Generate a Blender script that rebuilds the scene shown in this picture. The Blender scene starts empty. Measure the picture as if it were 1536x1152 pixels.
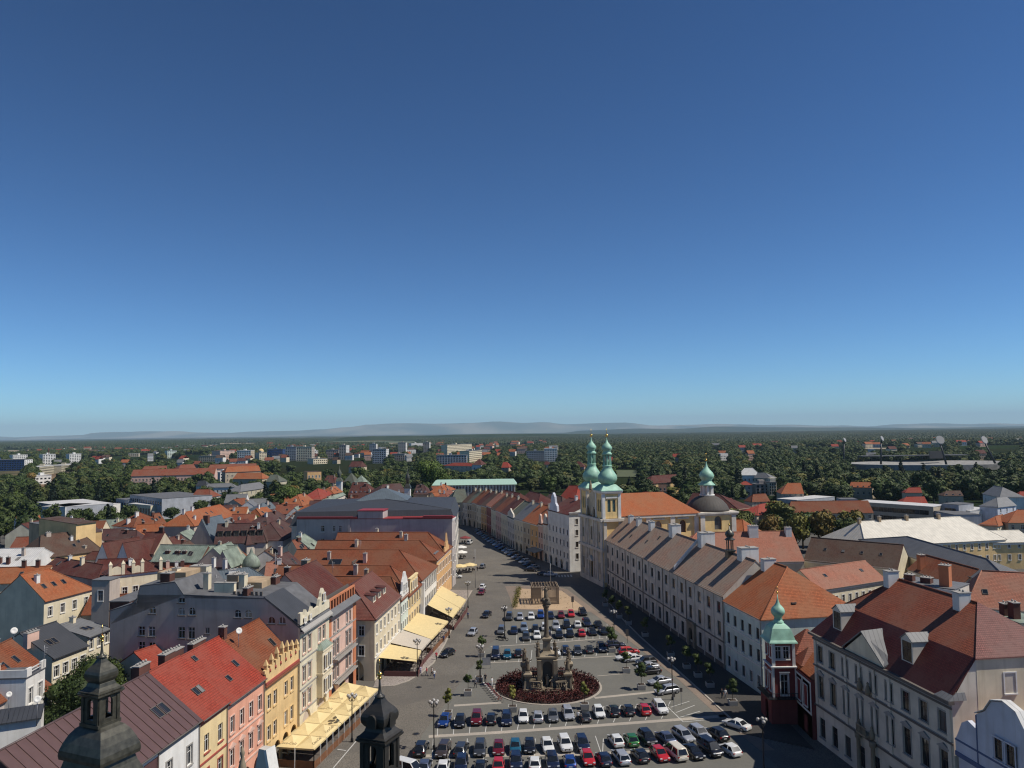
import bpy, math, random
from mathutils import Vector, Matrix, noise
random.seed(7)
C = bpy.context.scene.collection
SC = bpy.context.scene
# ---------------------------------------------------------------- camera
FPX = 1152.0; PITCH = math.radians(3.576); ROLL = math.radians(0.75); EYE = 48.0
_f = Vector((0, math.cos(PITCH), math.sin(PITCH))); _r0 = Vector((1, 0, 0)); _u0 = Vector((0, -math.sin(PITCH), math.cos(PITCH)))
_R = _r0*math.cos(ROLL) - _u0*math.sin(ROLL); _U = _r0*math.sin(ROLL) + _u0*math.cos(ROLL)
cd = bpy.data.cameras.new('camera'); cam = bpy.data.objects.new('camera', cd); C.objects.link(cam)
cd.sensor_width = 36; cd.lens = 36*FPX/1536; cd.clip_start = 1; cd.clip_end = 120000
M = Matrix((( _R.x, _U.x, -_f.x, 0), (_R.y, _U.y, -_f.y, 0), (_R.z, _U.z, -_f.z, EYE), (0, 0, 0, 1)))
cam.matrix_world = M
SC.camera = cam
# ---------------------------------------------------------------- sky, sun, exposure
SUN_EL = math.radians(53); SUN_AZ = math.radians(99)      # azimuth measured clockwise from +Y (the view direction)
w = bpy.data.worlds.new('World'); SC.world = w; w.use_nodes = True
nt = w.node_tree; nt.nodes.clear()
sky = nt.nodes.new('ShaderNodeTexSky'); sky.sky_type = 'NISHITA'; sky.sun_disc = False
sky.sun_elevation = SUN_EL; sky.sun_rotation = SUN_AZ; sky.altitude = 280
sky.air_density = 0.7; sky.dust_density = 0.0; sky.ozone_density = 3.0
bg = nt.nodes.new('ShaderNodeBackground'); bg.inputs['Strength'].default_value = 0.056
wo = nt.nodes.new('ShaderNodeOutputWorld')
ga = nt.nodes.new('ShaderNodeGamma'); ga.inputs[1].default_value = 1.36      # camera's contrasty rendering of the sky
mu = nt.nodes.new('ShaderNodeMix'); mu.data_type = 'RGBA'; mu.blend_type = 'MULTIPLY'; mu.inputs[0].default_value = 1.0; mu.inputs[7].default_value = (.63, .90, 1.0, 1)
nt.links.new(sky.outputs[0], ga.inputs[0]); nt.links.new(ga.outputs[0], mu.inputs[6]); nt.links.new(mu.outputs[2], bg.inputs[0]); nt.links.new(bg.outputs[0], wo.inputs[0])
sl = bpy.data.lights.new('sun', 'SUN'); sl.energy = 5.0; sl.angle = math.radians(0.5); sl.color = (1.0, 0.94, 0.85)
so = bpy.data.objects.new('sun', sl); C.objects.link(so)
sd = Vector((math.sin(SUN_AZ)*math.cos(SUN_EL), math.cos(SUN_AZ)*math.cos(SUN_EL), math.sin(SUN_EL)))
so.rotation_euler = sd.to_track_quat('Z', 'Y').to_euler()
SC.view_settings.view_transform = 'Standard'; SC.view_settings.look = 'None'
SC.view_settings.exposure = 0.0; SC.view_settings.gamma = 1.0; SC.view_settings.use_curve_mapping = False
SC.cycles.filter_width = 1.2; SC.cycles.max_bounces = 6; SC.cycles.diffuse_bounces = 4; SC.cycles.glossy_bounces = 2
SC.cycles.transmission_bounces = 2; SC.cycles.volume_bounces = 0; SC.cycles.caustics_reflective = False; SC.cycles.caustics_refractive = False

# ---------------------------------------------------------------- surveying helpers (photo point -> place on the ground)
def ray(px, py): return _f + _R*((px-768)/FPX) + _U*((576-py)/FPX)
def G(px, py, z=0.0):
    d = ray(px, py); t = (z-EYE)/d.z
    return Vector((d.x*t, d.y*t))
def AT(px, py, D):
    d = ray(px, py); t = D/d.y
    return Vector((d.x*t, D, EYE+d.z*t))
# ---------------------------------------------------------------- mesh builder
class MB:
    def __init__(s): s.v = []; s.f = []; s.m = []; s.s = []
    def face(s, pts, m=0, sm=False):
        n = len(s.v); s.v.extend([tuple(p) for p in pts]); s.f.append(tuple(range(n, n+len(pts)))); s.m.append(m); s.s.append(sm)
    def grid(s, rows, m=0, sm=False, closed=True, cap0=False, cap1=False):
        n0 = len(s.v); k = len(rows[0])
        for r in rows: s.v.extend([tuple(p) for p in r])
        for i in range(len(rows)-1):
            for j in range(k if closed else k-1):
                a = n0+i*k+j; b = n0+i*k+(j+1) % k
                s.f.append((a, b, b+k, a+k)); s.m.append(m); s.s.append(sm)
        if cap0: s.f.append(tuple(n0+j for j in range(k-1, -1, -1))); s.m.append(m); s.s.append(False)
        if cap1: s.f.append(tuple(n0+(len(rows)-1)*k+j for j in range(k))); s.m.append(m); s.s.append(False)
    def box(s, x0, x1, y0, y1, z0, z1, m=0):
        s.grid([[(x0, y0, z0), (x1, y0, z0), (x1, y1, z0), (x0, y1, z0)], [(x0, y0, z1), (x1, y0, z1), (x1, y1, z1), (x0, y1, z1)]], m, cap0=True, cap1=True)
    def lathe(s, prof, n=12, cx=0, cy=0, m=0, sm=True, ph=0.0, cap=True):
        k = 1.0/math.cos(math.pi/n) if n <= 8 else 1.0
        rows = [[(cx+r*k*math.cos(ph+2*math.pi*(j+.5)/n), cy+r*k*math.sin(ph+2*math.pi*(j+.5)/n), z) for j in range(n)] for r, z in prof]
        s.grid(rows, m, sm, cap0=cap, cap1=cap)
    def sq(s, prof, cx=0, cy=0, m=0, sx=1, sy=1, sub=1, sm=False):
        rows = []
        for r, z in prof:
            c = [(cx-r*sx, cy-r*sy), (cx+r*sx, cy-r*sy), (cx+r*sx, cy+r*sy), (cx-r*sx, cy+r*sy)]
            rows.append([(p[0], p[1], z) for p in c])
        s.grid(rows, m, sm, cap0=True, cap1=True)
    def tube(s, pts, r, n=6, m=0, r1=None, sm=True):
        P = [Vector(p) for p in pts]; rows = []
        for i, p in enumerate(P):
            d = (P[min(i+1, len(P)-1)]-P[max(i-1, 0)]).normalized()
            a = d.cross(Vector((0, 0, 1)) if abs(d.z) < .9 else Vector((1, 0, 0))).normalized(); b = d.cross(a)
            rr = r if r1 is None else r+(r1-r)*i/max(1, len(P)-1)
            rows.append([tuple(p+(a*math.cos(2*math.pi*j/n)+b*math.sin(2*math.pi*j/n))*rr) for j in range(n)])
        s.grid(rows, m, sm, cap0=True, cap1=True)
    def prism(s, poly, y0, y1, m=0):       # poly in (x,z), extruded along y
        s.grid([[(x, y0, z) for x, z in poly], [(x, y1, z) for x, z in poly]], m, cap0=True, cap1=True)
    def slab(s, poly, z0, z1, m=0):        # poly in (x,y) extruded up
        s.grid([[(p[0], p[1], z0) for p in poly], [(p[0], p[1], z1) for p in poly]], m, cap0=True, cap1=True)
    def ball(s, x, y, z, r, n=8, m=0, k=1.0):
        s.lathe([(max(.01, r*math.sin(math.pi*i/(n-2))), z-r*k*math.cos(math.pi*i/(n-2))) for i in range(n-1)], n, x, y, m)
    def mesh(s, name, mats):
        me = bpy.data.meshes.new(name); me.from_pydata(s.v, [], s.f)
        for q in (mats if isinstance(mats, (list, tuple)) else [mats]): me.materials.append(q)
        me.polygons.foreach_set('material_index', s.m); me.polygons.foreach_set('use_smooth', s.s)
        me.update()
        uv = me.uv_layers.new(name='UVMap'); dat = [0.0]*(2*len(me.loops)); V = me.vertices; L = me.loops
        for p in me.polygons:
            n = p.normal
            if abs(n.z) > .995: ux, uy, uz = 1., 0., 0.
            else:
                l = math.hypot(n.x, n.y); ux, uy, uz = -n.y/l, n.x/l, 0.
            vx, vy, vz = n.y*uz-n.z*uy, n.z*ux-n.x*uz, n.x*uy-n.y*ux
            for li in p.loop_indices:
                c = V[L[li].vertex_index].co
                dat[2*li] = c.x*ux+c.y*uy; dat[2*li+1] = c.x*vx+c.y*vy+c.z*vz
        uv.data.foreach_set('uv', dat)
        return me
    def build_parts(s, name, mats, parent=None, loc=(0, 0, 0), rz=0.0):
        """one object per separate piece"""
        par = list(range(len(s.v)))
        def fd(a):
            while par[a] != a: par[a] = par[par[a]]; a = par[a]
            return a
        for f in s.f:
            r = fd(f[0])
            for q in f[1:]: par[fd(q)] = r
        grp = {}
        for i, f in enumerate(s.f): grp.setdefault(fd(f[0]), []).append(i)
        out = []
        for ids in grp.values():
            m = MB(); mp = {}
            for i in ids:
                for q in s.f[i]:
                    if q not in mp: mp[q] = len(m.v); m.v.append(s.v[q])
                m.f.append(tuple(mp[q] for q in s.f[i])); m.m.append(s.m[i]); m.s.append(s.s[i])
            out.append(m.build(name, mats, parent, loc, rz))
        return out
    def build(s, name, mats, parent=None, loc=(0, 0, 0), rz=0.0):
        return ob(name, s.mesh(name, mats), parent, loc, rz)
def ob(name, me, parent=None, loc=(0, 0, 0), rz=0.0, sc=None):
    o = bpy.data.objects.new(name, me); C.objects.link(o); o.location = loc; o.rotation_euler = (0, 0, rz)
    if parent: o.parent = parent
    if sc: o.scale = sc
    return o
def empty(name, loc, rz=0.0):
    o = bpy.data.objects.new(name, None); C.objects.link(o); o.location = loc; o.rotation_euler = (0, 0, rz); o.empty_display_size = .5
    return o
def tag(o, label=None, cat=None, group=None, kind=None):
    if label: o['label'] = label
    if cat: o['category'] = cat
    if group: o['group'] = group
    if kind: o['kind'] = kind
    return o
def copy_tree(o, parent=None):
    c = o.copy(); C.objects.link(c)
    if parent: c.parent = parent
    for k in ('label', 'category', 'group'):
        if parent is None and k in c: pass
    for ch in o.children: copy_tree(ch, c)
    return c
# ---------------------------------------------------------------- materials
def nodes(name):
    m = bpy.data.materials.new(name); m.use_nodes = True; n = m.node_tree
    return m, n, n.nodes['Principled BSDF']
def mk(n, t, **kw):
    x = n.nodes.new(t)
    for k, v in kw.items():
        if k in x.inputs: x.inputs[k].default_value = v
        else: setattr(x, k, v)
    return x
def ramp(n, src, stops):
    r = n.nodes.new('ShaderNodeValToRGB'); n.links.new(src, r.inputs[0]); e = r.color_ramp.elements
    e[0].position, e[0].color = stops[0][0], (*stops[0][1], 1); e[1].position, e[1].color = stops[-1][0], (*stops[-1][1], 1)
    for p, c in stops[1:-1]: q = e.new(p); q.color = (*c, 1)
    return r.outputs[0]
def mixc(n, fac, a, b, mode='MIX'):
    x = n.nodes.new('ShaderNodeMix'); x.data_type = 'RGBA'; x.blend_type = mode
    for s_, v in ((0, fac), (6, a), (7, b)):
        if hasattr(v, 'node'): n.links.new(v, x.inputs[s_])
        else: x.inputs[s_].default_value = v if s_ == 0 else ((*v, 1) if len(v) == 3 else v)
    return x.outputs[2]
def bump(n, src, dist, strength=.6):
    b = mk(n, 'ShaderNodeBump', Distance=dist, Strength=strength); n.links.new(src, b.inputs['Height']); return b.outputs[0]
MC = {}
def sc3(c, k): return tuple(min(1, x*k) for x in c)
def plaster(name, c, dirt=.22, rough=.9):
    if name in MC: return MC[name]
    c = sc3(c, .94)
    m, n, b = nodes(name)
    tc = mk(n, 'ShaderNodeTexCoord')
    n1 = mk(n, 'ShaderNodeTexNoise', Scale=.35, Detail=5.0); n.links.new(tc.outputs['Object'], n1.inputs[0])
    mp = mk(n, 'ShaderNodeMapping'); mp.inputs['Scale'].default_value = (1.6, 1.6, .12); n.links.new(tc.outputs['Object'], mp.inputs[0])
    n2 = mk(n, 'ShaderNodeTexNoise', Scale=1.0, Detail=4.0); n.links.new(mp.outputs[0], n2.inputs[0])
    a = mixc(n, ramp(n, n1.outputs[0], [(.35, (0, 0, 0)), (.7, (1, 1, 1))]), sc3(c, 1.04), sc3(c, 1-dirt))
    a = mixc(n, ramp(n, n2.outputs[0], [(.52, (0, 0, 0)), (.8, (.55, .55, .55))]), a, sc3((c[0]*.62, c[1]*.58, c[2]*.52), 1))
    n.links.new(a, b.inputs['Base Color']); b.inputs['Roughness'].default_value = rough
    n3 = mk(n, 'ShaderNodeTexNoise', Scale=14.0, Detail=3.0); n.links.new(tc.outputs['Object'], n3.inputs[0])
    n.links.new(bump(n, n3.outputs[0], .012), b.inputs['Normal'])
    MC[name] = m; return m
def tile(name, c, var=.25, course=.33, width=.24, gloss=.8):
    if name in MC: return MC[name]
    c = sc3(c, .80)
    m, n, b = nodes(name)
    uv = mk(n, 'ShaderNodeUVMap'); tc = mk(n, 'ShaderNodeTexCoord')
    br = n.nodes.new('ShaderNodeTexBrick'); n.links.new(uv.outputs[0], br.inputs[0])
    for k, v in (('Scale', 1.0), ('Brick Width', width), ('Row Height', course), ('Mortar Size', .040), ('Mortar Smooth', .3), ('Bias', 0.0)): br.inputs[k].default_value = v
    br.inputs['Color1'].default_value = (*sc3(c, 1+var*.5), 1); br.inputs['Color2'].default_value = (*sc3(c, 1-var), 1); br.inputs['Mortar'].default_value = (*sc3(c, .35), 1)
    n1 = mk(n, 'ShaderNodeTexNoise', Scale=.22, Detail=6.0); n.links.new(tc.outputs['Object'], n1.inputs[0])
    a = mixc(n, ramp(n, n1.outputs[0], [(.36, (0, 0, 0)), (.62, (.9, .9, .9))]), br.outputs[0], sc3((c[0]*.62+.02, c[1]*.75+.02, c[2]*.8+.015), 1))
    n2 = mk(n, 'ShaderNodeTexNoise', Scale=1.7, Detail=5.0); n.links.new(tc.outputs['Object'], n2.inputs[0])
    a = mixc(n, ramp(n, n2.outputs[0], [(.52, (0, 0, 0)), (.75, (.6, .6, .6))]), a, sc3(c, .45))
    n.links.new(a, b.inputs['Base Color']); b.inputs['Roughness'].default_value = gloss; b.inputs['Specular IOR Level'].default_value = .22
    wv = mk(n, 'ShaderNodeTexWave', Scale=0.314159/course, wave_profile='SAW', bands_direction='Y'); n.links.new(uv.outputs[0], wv.inputs[0])
    n.links.new(bump(n, wv.outputs[1], -.06, .8), b.inputs['Normal'])
    MC[name] = m; return m
def seam(name, c, rough=.5, metal=0.0, pitch=.6, stain=(.8, .8, .8)):
    if name in MC: return MC[name]
    c = sc3(c, .80)
    m, n, b = nodes(name)
    uv = mk(n, 'ShaderNodeUVMap'); tc = mk(n, 'ShaderNodeTexCoord')
    sx = mk(n, 'ShaderNodeSeparateXYZ'); n.links.new(uv.outputs[0], sx.inputs[0])
    md = mk(n, 'ShaderNodeMath', operation='PINGPONG'); n.links.new(sx.outputs[0], md.inputs[0]); md.inputs[1].default_value = pitch/2
    lt = mk(n, 'ShaderNodeMath', operation='LESS_THAN'); n.links.new(md.outputs[0], lt.inputs[0]); lt.inputs[1].default_value = .035
    n1 = mk(n, 'ShaderNodeTexNoise', Scale=.5, Detail=6.0); n.links.new(tc.outputs['Object'], n1.inputs[0])
    a = mixc(n, ramp(n, n1.outputs[0], [(.35, (0, 0, 0)), (.7, (1, 1, 1))]), c, tuple(c[i]*stain[i] for i in range(3)))
    a = mixc(n, lt.outputs[0], a, sc3(c, .55))
    n.links.new(a, b.inputs['Base Color']); b.inputs['Roughness'].default_value = rough; b.inputs['Metallic'].default_value = metal
    n.links.new(bump(n, lt.outputs[0], .04), b.inputs['Normal'])
    MC[name] = m; return m
def plain(name, c, rough=.7, metal=0.0, coat=0.0, nz=.12, scale=3.0):
    if name in MC: return MC[name]
    m, n, b = nodes(name)
    if nz:
        tc = mk(n, 'ShaderNodeTexCoord'); n1 = mk(n, 'ShaderNodeTexNoise', Scale=scale, Detail=5.0); n.links.new(tc.outputs['Object'], n1.inputs[0])
        n.links.new(mixc(n, n1.outputs[0], sc3(c, 1+nz), sc3(c, 1-nz*2)), b.inputs['Base Color'])
    else: b.inputs['Base Color'].default_value = (*c, 1)
    b.inputs['Roughness'].default_value = rough; b.inputs['Metallic'].default_value = metal
    if coat: b.inputs['Coat Weight'].default_value = coat; b.inputs['Coat Roughness'].default_value = .05
    MC[name] = m; return m
def foliage(name, c1, c2, c3):
    m, n, b = nodes(name)
    oi = mk(n, 'ShaderNodeObjectInfo'); tc = mk(n, 'ShaderNodeTexCoord'); ge = mk(n, 'ShaderNodeNewGeometry')
    n1 = mk(n, 'ShaderNodeTexNoise', Scale=.55, Detail=3.0); n.links.new(tc.outputs['Object'], n1.inputs[0])
    lo = mk(n, 'ShaderNodeTexNoise', Scale=.012, Detail=3.0); n.links.new(oi.outputs['Location'], lo.inputs[0])
    mr = mk(n, 'ShaderNodeMath', operation='MULTIPLY_ADD'); n.links.new(lo.outputs[0], mr.inputs[0]); mr.inputs[1].default_value = 1.6; mr.inputs[2].default_value = -.8
    ad = mk(n, 'ShaderNodeMath', operation='ADD'); n.links.new(oi.outputs['Random'], ad.inputs[0]); n.links.new(mr.outputs[0], ad.inputs[1])
    a = ramp(n, ad.outputs[0], [(0, c2), (.35, c1), (.6, c2), (.85, c1), (1, c3)])
    a = mixc(n, ramp(n, n1.outputs[0], [(.4, (0, 0, 0)), (.65, (.8, .8, .8))]), a, sc3(c2, .62))
    r2 = ramp(n, ge.outputs['Random Per Island'], [(0, (.78, .78, .78)), (1, (1.22, 1.22, 1.22))])
    a = mixc(n, 1.0, a, r2, 'MULTIPLY')
    n.links.new(a, b.inputs['Base Color']); b.inputs['Roughness'].default_value = .65; b.inputs['Specular IOR Level'].default_value = .25
    return m
P = {}
P['cream'] = plaster('cream_plaster', (.72, .64, .46)); P['palecream'] = plaster('pale_cream_plaster', (.76, .66, .47))
P['white'] = plaster('white_plaster', (.76, .74, .69)); P['offwhite'] = plaster('grey_white_plaster', (.72, .65, .55), .3)
P['yellow'] = plaster('yellow_plaster', (.78, .54, .25)); P['lemon'] = plaster('lemon_plaster', (.80, .62, .33))
P['salmon'] = plaster('salmon_plaster', (.74, .36, .24)); P['orange'] = plaster('orange_plaster', (.72, .43, .19))
P['brick'] = plaster('orange_brick_wall', (.56, .20, .09)); P['pink'] = plaster('pink_plaster', (.72, .48, .38))
P['grey'] = plaster('grey_render', (.50, .42, .35), .2); P['dgrey'] = plaster('dark_render', (.50, .36, .22), .4); P['mauve'] = plaster('mauve_grey_render', (.46, .41, .38), .15)
P['mint'] = plaster('mint_plaster', (.62, .70, .62)); P['aub'] = plaster('aubergine_plaster', (.10, .045, .045)); P['red'] = plaster('red_plaster', (.22, .042, .036))
P['bluewhite'] = plaster('bluish_white_plaster', (.62, .64, .70)); P['tan'] = plaster('tan_plaster', (.54, .45, .32)); P['chyellow'] = plaster('church_yellow_plaster', (.88, .62, .27)); P['facade'] = plaster('church_facade_plaster', (.64, .54, .38), .3); P['college'] = plaster('aged_white_plaster', (.68, .61, .51), .3); P['palace'] = plaster('palace_cream_plaster', (.70, .63, .51), .25)
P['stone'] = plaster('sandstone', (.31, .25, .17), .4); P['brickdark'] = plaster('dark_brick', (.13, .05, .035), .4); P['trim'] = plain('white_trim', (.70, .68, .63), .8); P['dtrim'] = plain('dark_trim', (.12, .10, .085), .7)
P['gtrim'] = plain('grey_trim', (.33, .31, .28), .8); P['rtrim'] = plain('red_trim', (.34, .07, .05), .7)
T = {}
T['rust'] = tile('rust_tile', (.31, .088, .038)); T['orange'] = tile('orange_tile', (.50, .145, .055)); T['red'] = tile('red_tile', (.45, .066, .038)); T['dred'] = tile('dark_red_tile', (.155, .042, .032))
T['brown'] = tile('brown_tile', (.155, .082, .058)); T['pinkish'] = tile('pale_terracotta_tile', (.52, .20, .125), .18); T['plum'] = tile('plum_brown_tile', (.13, .055, .05)); T['college'] = tile('aged_grey_brown_tile', (.52, .32, .225), .2)
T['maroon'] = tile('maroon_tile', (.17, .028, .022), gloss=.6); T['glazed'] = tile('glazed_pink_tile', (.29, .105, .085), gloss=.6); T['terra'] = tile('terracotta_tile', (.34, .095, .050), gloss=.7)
T['seam'] = seam('brown_seam_metal', (.115, .068, .062), .45, pitch=1.25); T['zinc'] = seam('zinc_sheet', (.20, .20, .20), .6); T['slate'] = seam('dark_slate', (.055, .058, .066), .6, pitch=.5)
T['copper'] = seam('green_copper_sheet', (.31, .37, .29), .65, stain=(.5, .5, .5)); T['whiteroof'] = seam('white_sheet_roof', (.74, .72, .68), .6); T['verdigris'] = plain('verdigris_copper', (.31, .55, .41), .55, nz=.35, scale=.6)
T['darkcopper'] = plain('blackened_copper', (.085, .080, .060), .42, metal=.3, nz=.5, scale=2.0); T['flat'] = plain('grey_roofing_felt', (.12, .12, .125), .9, nz=.3, scale=.8); T['creamroof'] = seam('cream_sheet_roof', (.78, .72, .60), .6, pitch=1.1)
T['bluegrey'] = seam('blue_grey_sheet', (.13, .16, .18), .5); T['greygreen'] = tile('mossy_grey_tile', (.17, .17, .13)); T['redmetal'] = plain('red_metal_cap', (.28, .03, .03), .5)
T['blackroof'] = plain('black_painted_sheet', (.034, .031, .026), .5, metal=.1, nz=.4, scale=2.0)
gold = plain('gold_leaf', (.80, .50, .14), .25, 1.0, nz=0)
def glassmat(name, c, rough=.08):
    m, n, b = nodes(name); oi = mk(n, 'ShaderNodeObjectInfo')
    n.links.new(ramp(n, oi.outputs['Random'], [(0, sc3(c, .5)), (.6, c), (.85, sc3(c, 1.5)), (1, (.22, .21, .19))]), b.inputs['Base Color'])
    b.inputs['Roughness'].default_value = rough; b.inputs['Specular IOR Level'].default_value = .7
    return m
glass = glassmat('window_glass', (.016, .018, .021)); carglass = plain('car_glass', (.012, .014, .016), .06, nz=0, coat=.6)
wframe = plain('white_window_frame', (.74, .72, .67), .6, nz=0); bframe = plain('brown_window_frame', (.075, .04, .028), .6, nz=0)
iron = plain('black_iron', (.02, .02, .022), .45, .4); grey_metal = plain('galvanised_metal', (.33, .33, .34), .5, .5); wood = plain('brown_timber', (.20, .085, .035), .7, nz=.3, scale=2)
greywood = plain('weathered_timber', (.26, .20, .14), .85, nz=.3); rubber = plain('tyre_rubber', (.012, .012, .013), .8, nz=0); rimm = plain('wheel_rim', (.38, .38, .40), .35, .7, nz=0)
lampred = plain('tail_lamp', (.30, .01, .01), .2, nz=0); lampclear = plain('head_lamp', (.62, .64, .66), .12, nz=0); plate = plain('number_plate', (.72, .72, .70), .5, nz=0)
canvas = plain('cream_canvas', (.66, .52, .26), .85, nz=.08, scale=1.5); canvas2 = plain('pale_striped_canvas', (.50, .44, .36), .85, nz=.1); inkm = plain('canvas_print', (.26, .20, .11), .9, nz=0)
globe = plain('frosted_globe', (.36, .34, .31), .25, nz=0); bark = plain('tree_bark', (.09, .065, .045), .95, nz=.4); soil = plain('soil', (.05, .035, .025), 1.0)
leafA = foliage('broadleaf_foliage', (.066, .088, .018), (.034, .054, .012), (.085, .085, .020)); leafB = foliage('yellowing_foliage', (.16, .145, .026), (.090, .100, .020), (.19, .115, .028)); leafC = foliage('dark_conifer_foliage', (.014, .028, .011), (.010, .020, .009), (.020, .034, .014))
leafD = foliage('bright_foliage', (.060, .092, .017), (.045, .075, .015), (.075, .105, .020))
# ================================================================ building kit
LAND = []; USED = {}
def short(l):
    import re
    q = re.split(r' (?:with|beside|behind|at|near|in|under|right|left|below|between|facing|from|above|before|by|to|joined|next|leading|on|of|the|over|before|dotted|and|running|past|along|around|crossing|glimpsed|sharing|catching|descending|continuing|closing|hidden|seen|touching|lining|standing|as|cut|deep|among) ', l)
    out = q[0]
    return ' '.join(out.split()[:6])
def pxof(x, y): return 768+FPX*x/y
def where(x, D, maxw=9):
    """place a tree or far house by the nearest described building"""
    best = None
    for s, c in LAND:
        d = abs(c.x-x)+.6*abs(c.y-D)
        if best is None or d < best[0]: best = (d, s, c)
    _, s, c = best; dp = pxof(x, D)-pxof(c.x, c.y)
    r = 'right of' if dp > 14 else ('left of' if dp < -14 else ('behind' if D > c.y else 'in front of'))
    far = 'just ' if abs(dp) < 45 and abs(D-c.y) < 80 else ('' if abs(dp) < 110 else 'well ')
    return far+r+' the '+' '.join(s.split()[-5:] if len(s.split()) > 5 else s.split())
def uniq(l):
    USED[l] = USED.get(l, 0)+1
    return l
FOOT = []            # footprints (centre, radius) kept clear of trees
def wall(mb, o, u, nrm, W, z0, z1, ops=(), m=0, rev=.22):
    """one wall with real openings; o = start point, u = along, nrm = outward; op = (u0,u1,za,zb[,arch])"""
    def pt(a, z, d=0.0): return (o[0]+u[0]*a-nrm[0]*d, o[1]+u[1]*a-nrm[1]*d, z)
    ops = [q for q in ops if q[0] > 0.02 and q[1] < W-.02]
    us = sorted({0.0, W, *[round(q[0], 3) for q in ops], *[round(q[1], 3) for q in ops]}); zs = sorted({z0, z1, *[round(q[2], 3) for q in ops], *[round(q[3], 3) for q in ops]})
    for i in range(len(us)-1):
        for j in range(len(zs)-1):
            cu, cz = (us[i]+us[i+1])/2, (zs[j]+zs[j+1])/2
            if any(q[0] < cu < q[1] and q[2] < cz < q[3] for q in ops): continue
            mb.face([pt(us[i], zs[j]), pt(us[i+1], zs[j]), pt(us[i+1], zs[j+1]), pt(us[i], zs[j+1])], m)
    for q in ops:
        a, b, c, d = q[:4]
        mb.face([pt(a, c), pt(a, d), pt(a, d, rev), pt(a, c, rev)], m); mb.face([pt(b, d), pt(b, c), pt(b, c, rev), pt(b, d, rev)], m)
        mb.face([pt(a, c), pt(a, c, rev), pt(b, c, rev), pt(b, c)], m)
        if len(q) > 4 and q[4]:
            r = (b-a)/2; N = 8; cx = (a+b)/2
            arc = [(cx-r*math.cos(math.pi*k/N), d-r+r*math.sin(math.pi*k/N)) for k in range(N+1)]
            for k in range(N):
                (x0, y0), (x1, y1) = arc[k], arc[k+1]
                mb.face([pt(x0, y0), pt(x1, y1), pt(x1, d), pt(x0, d)], m); mb.face([pt(x0, y0), pt(x0, y0, rev), pt(x1, y1, rev), pt(x1, y1)], m)
        else: mb.face([pt(a, d), pt(b, d), pt(b, d, rev), pt(a, d, rev)], m)
WM = {}
def wmesh(wd, h, fr, arch=False):
    k = ('w', round(wd, 2), round(h, 2), fr.name, arch)
    if k in WM: return WM[k]
    mb = MB(); b = .07; t = .05
    for x0, x1, z0, z1 in ((-wd/2, -wd/2+b, 0, h), (wd/2-b, wd/2, 0, h), (-wd/2+b, wd/2-b, 0, b), (-wd/2+b, wd/2-b, h-b, h), (-.035, .035, b, h-b)): mb.box(x0, x1, 0, t, z0, z1)
    if h > 1.1:
        zz = h*.66; mb.box(-wd/2+b, -.035, .005, t, zz-.03, zz+.03); mb.box(.035, wd/2-b, .005, t, zz-.03, zz+.03)
    WM[k] = mb.mesh('window', fr); return WM[k]
def pmesh(wd, h):
    k = ('p', round(wd, 2), round(h, 2))
    if k not in WM:
        mb = MB(); mb.box(-wd/2+.01, wd/2-.01, .022, .04, .01, h-.01); WM[k] = mb.mesh('pane', glass)
    return WM[k]
def smesh(wd, h, style, tm):
    k = ('s', round(wd, 2), round(h, 2), style, tm.name)
    if k in WM: return WM[k]
    mb = MB(); b = .16; y = -.245
    def bx(x0, x1, z0, z1, d): mb.box(x0, x1, y+.018-d, y+.018, z0, z1)
    bx(-wd/2-b, wd/2+b, -.16, 0, .16)
    if style != 'sill':
        bx(-wd/2-b, -wd/2, .0, h+b, .06); bx(wd/2, wd/2+b, .0, h+b, .06); bx(-wd/2, wd/2, h, h+b, .06)
    if style == 'cap': bx(-wd/2-b*1.6, wd/2+b*1.6, h+b+.12, h+b+.28, .22)
    if style == 'ped':
        z = h+b+.12; a = wd/2+b*1.7
        mb.prism([(-a, z), (a, z), (a, z+.12), (0, z+.62), (-a, z+.12)], y-.20, y+.018)
    WM[k] = mb.mesh('surround', tm); return WM[k]
def put_window(root, x, y, z, wd, h, rz, fr, style=None, tm=None, rev=.22, pane=True, name='window', flat=False):
    """window facing -y when rz = 0"""
    c, s = math.cos(rz), math.sin(rz); d = rev-.06
    o = ob(name, wmesh(wd, h, fr), root, (x-s*d, y+c*d, z), rz)
    if pane:
        if flat: ob('pane', pmesh(wd, h), root, (x-s*d, y+c*d, z), rz)
        else: ob('pane', pmesh(wd, h), o)
    if style and tm:
        q = ob('surround' if style != 'sill' else 'sill', smesh(wd, h, style, tm), o, (0, .245-rev+.22-.16+.0, 0))
        q.location = (0, .06-.22+.245-.0, 0)
        q.location.y = -d+.227
    return o
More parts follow.
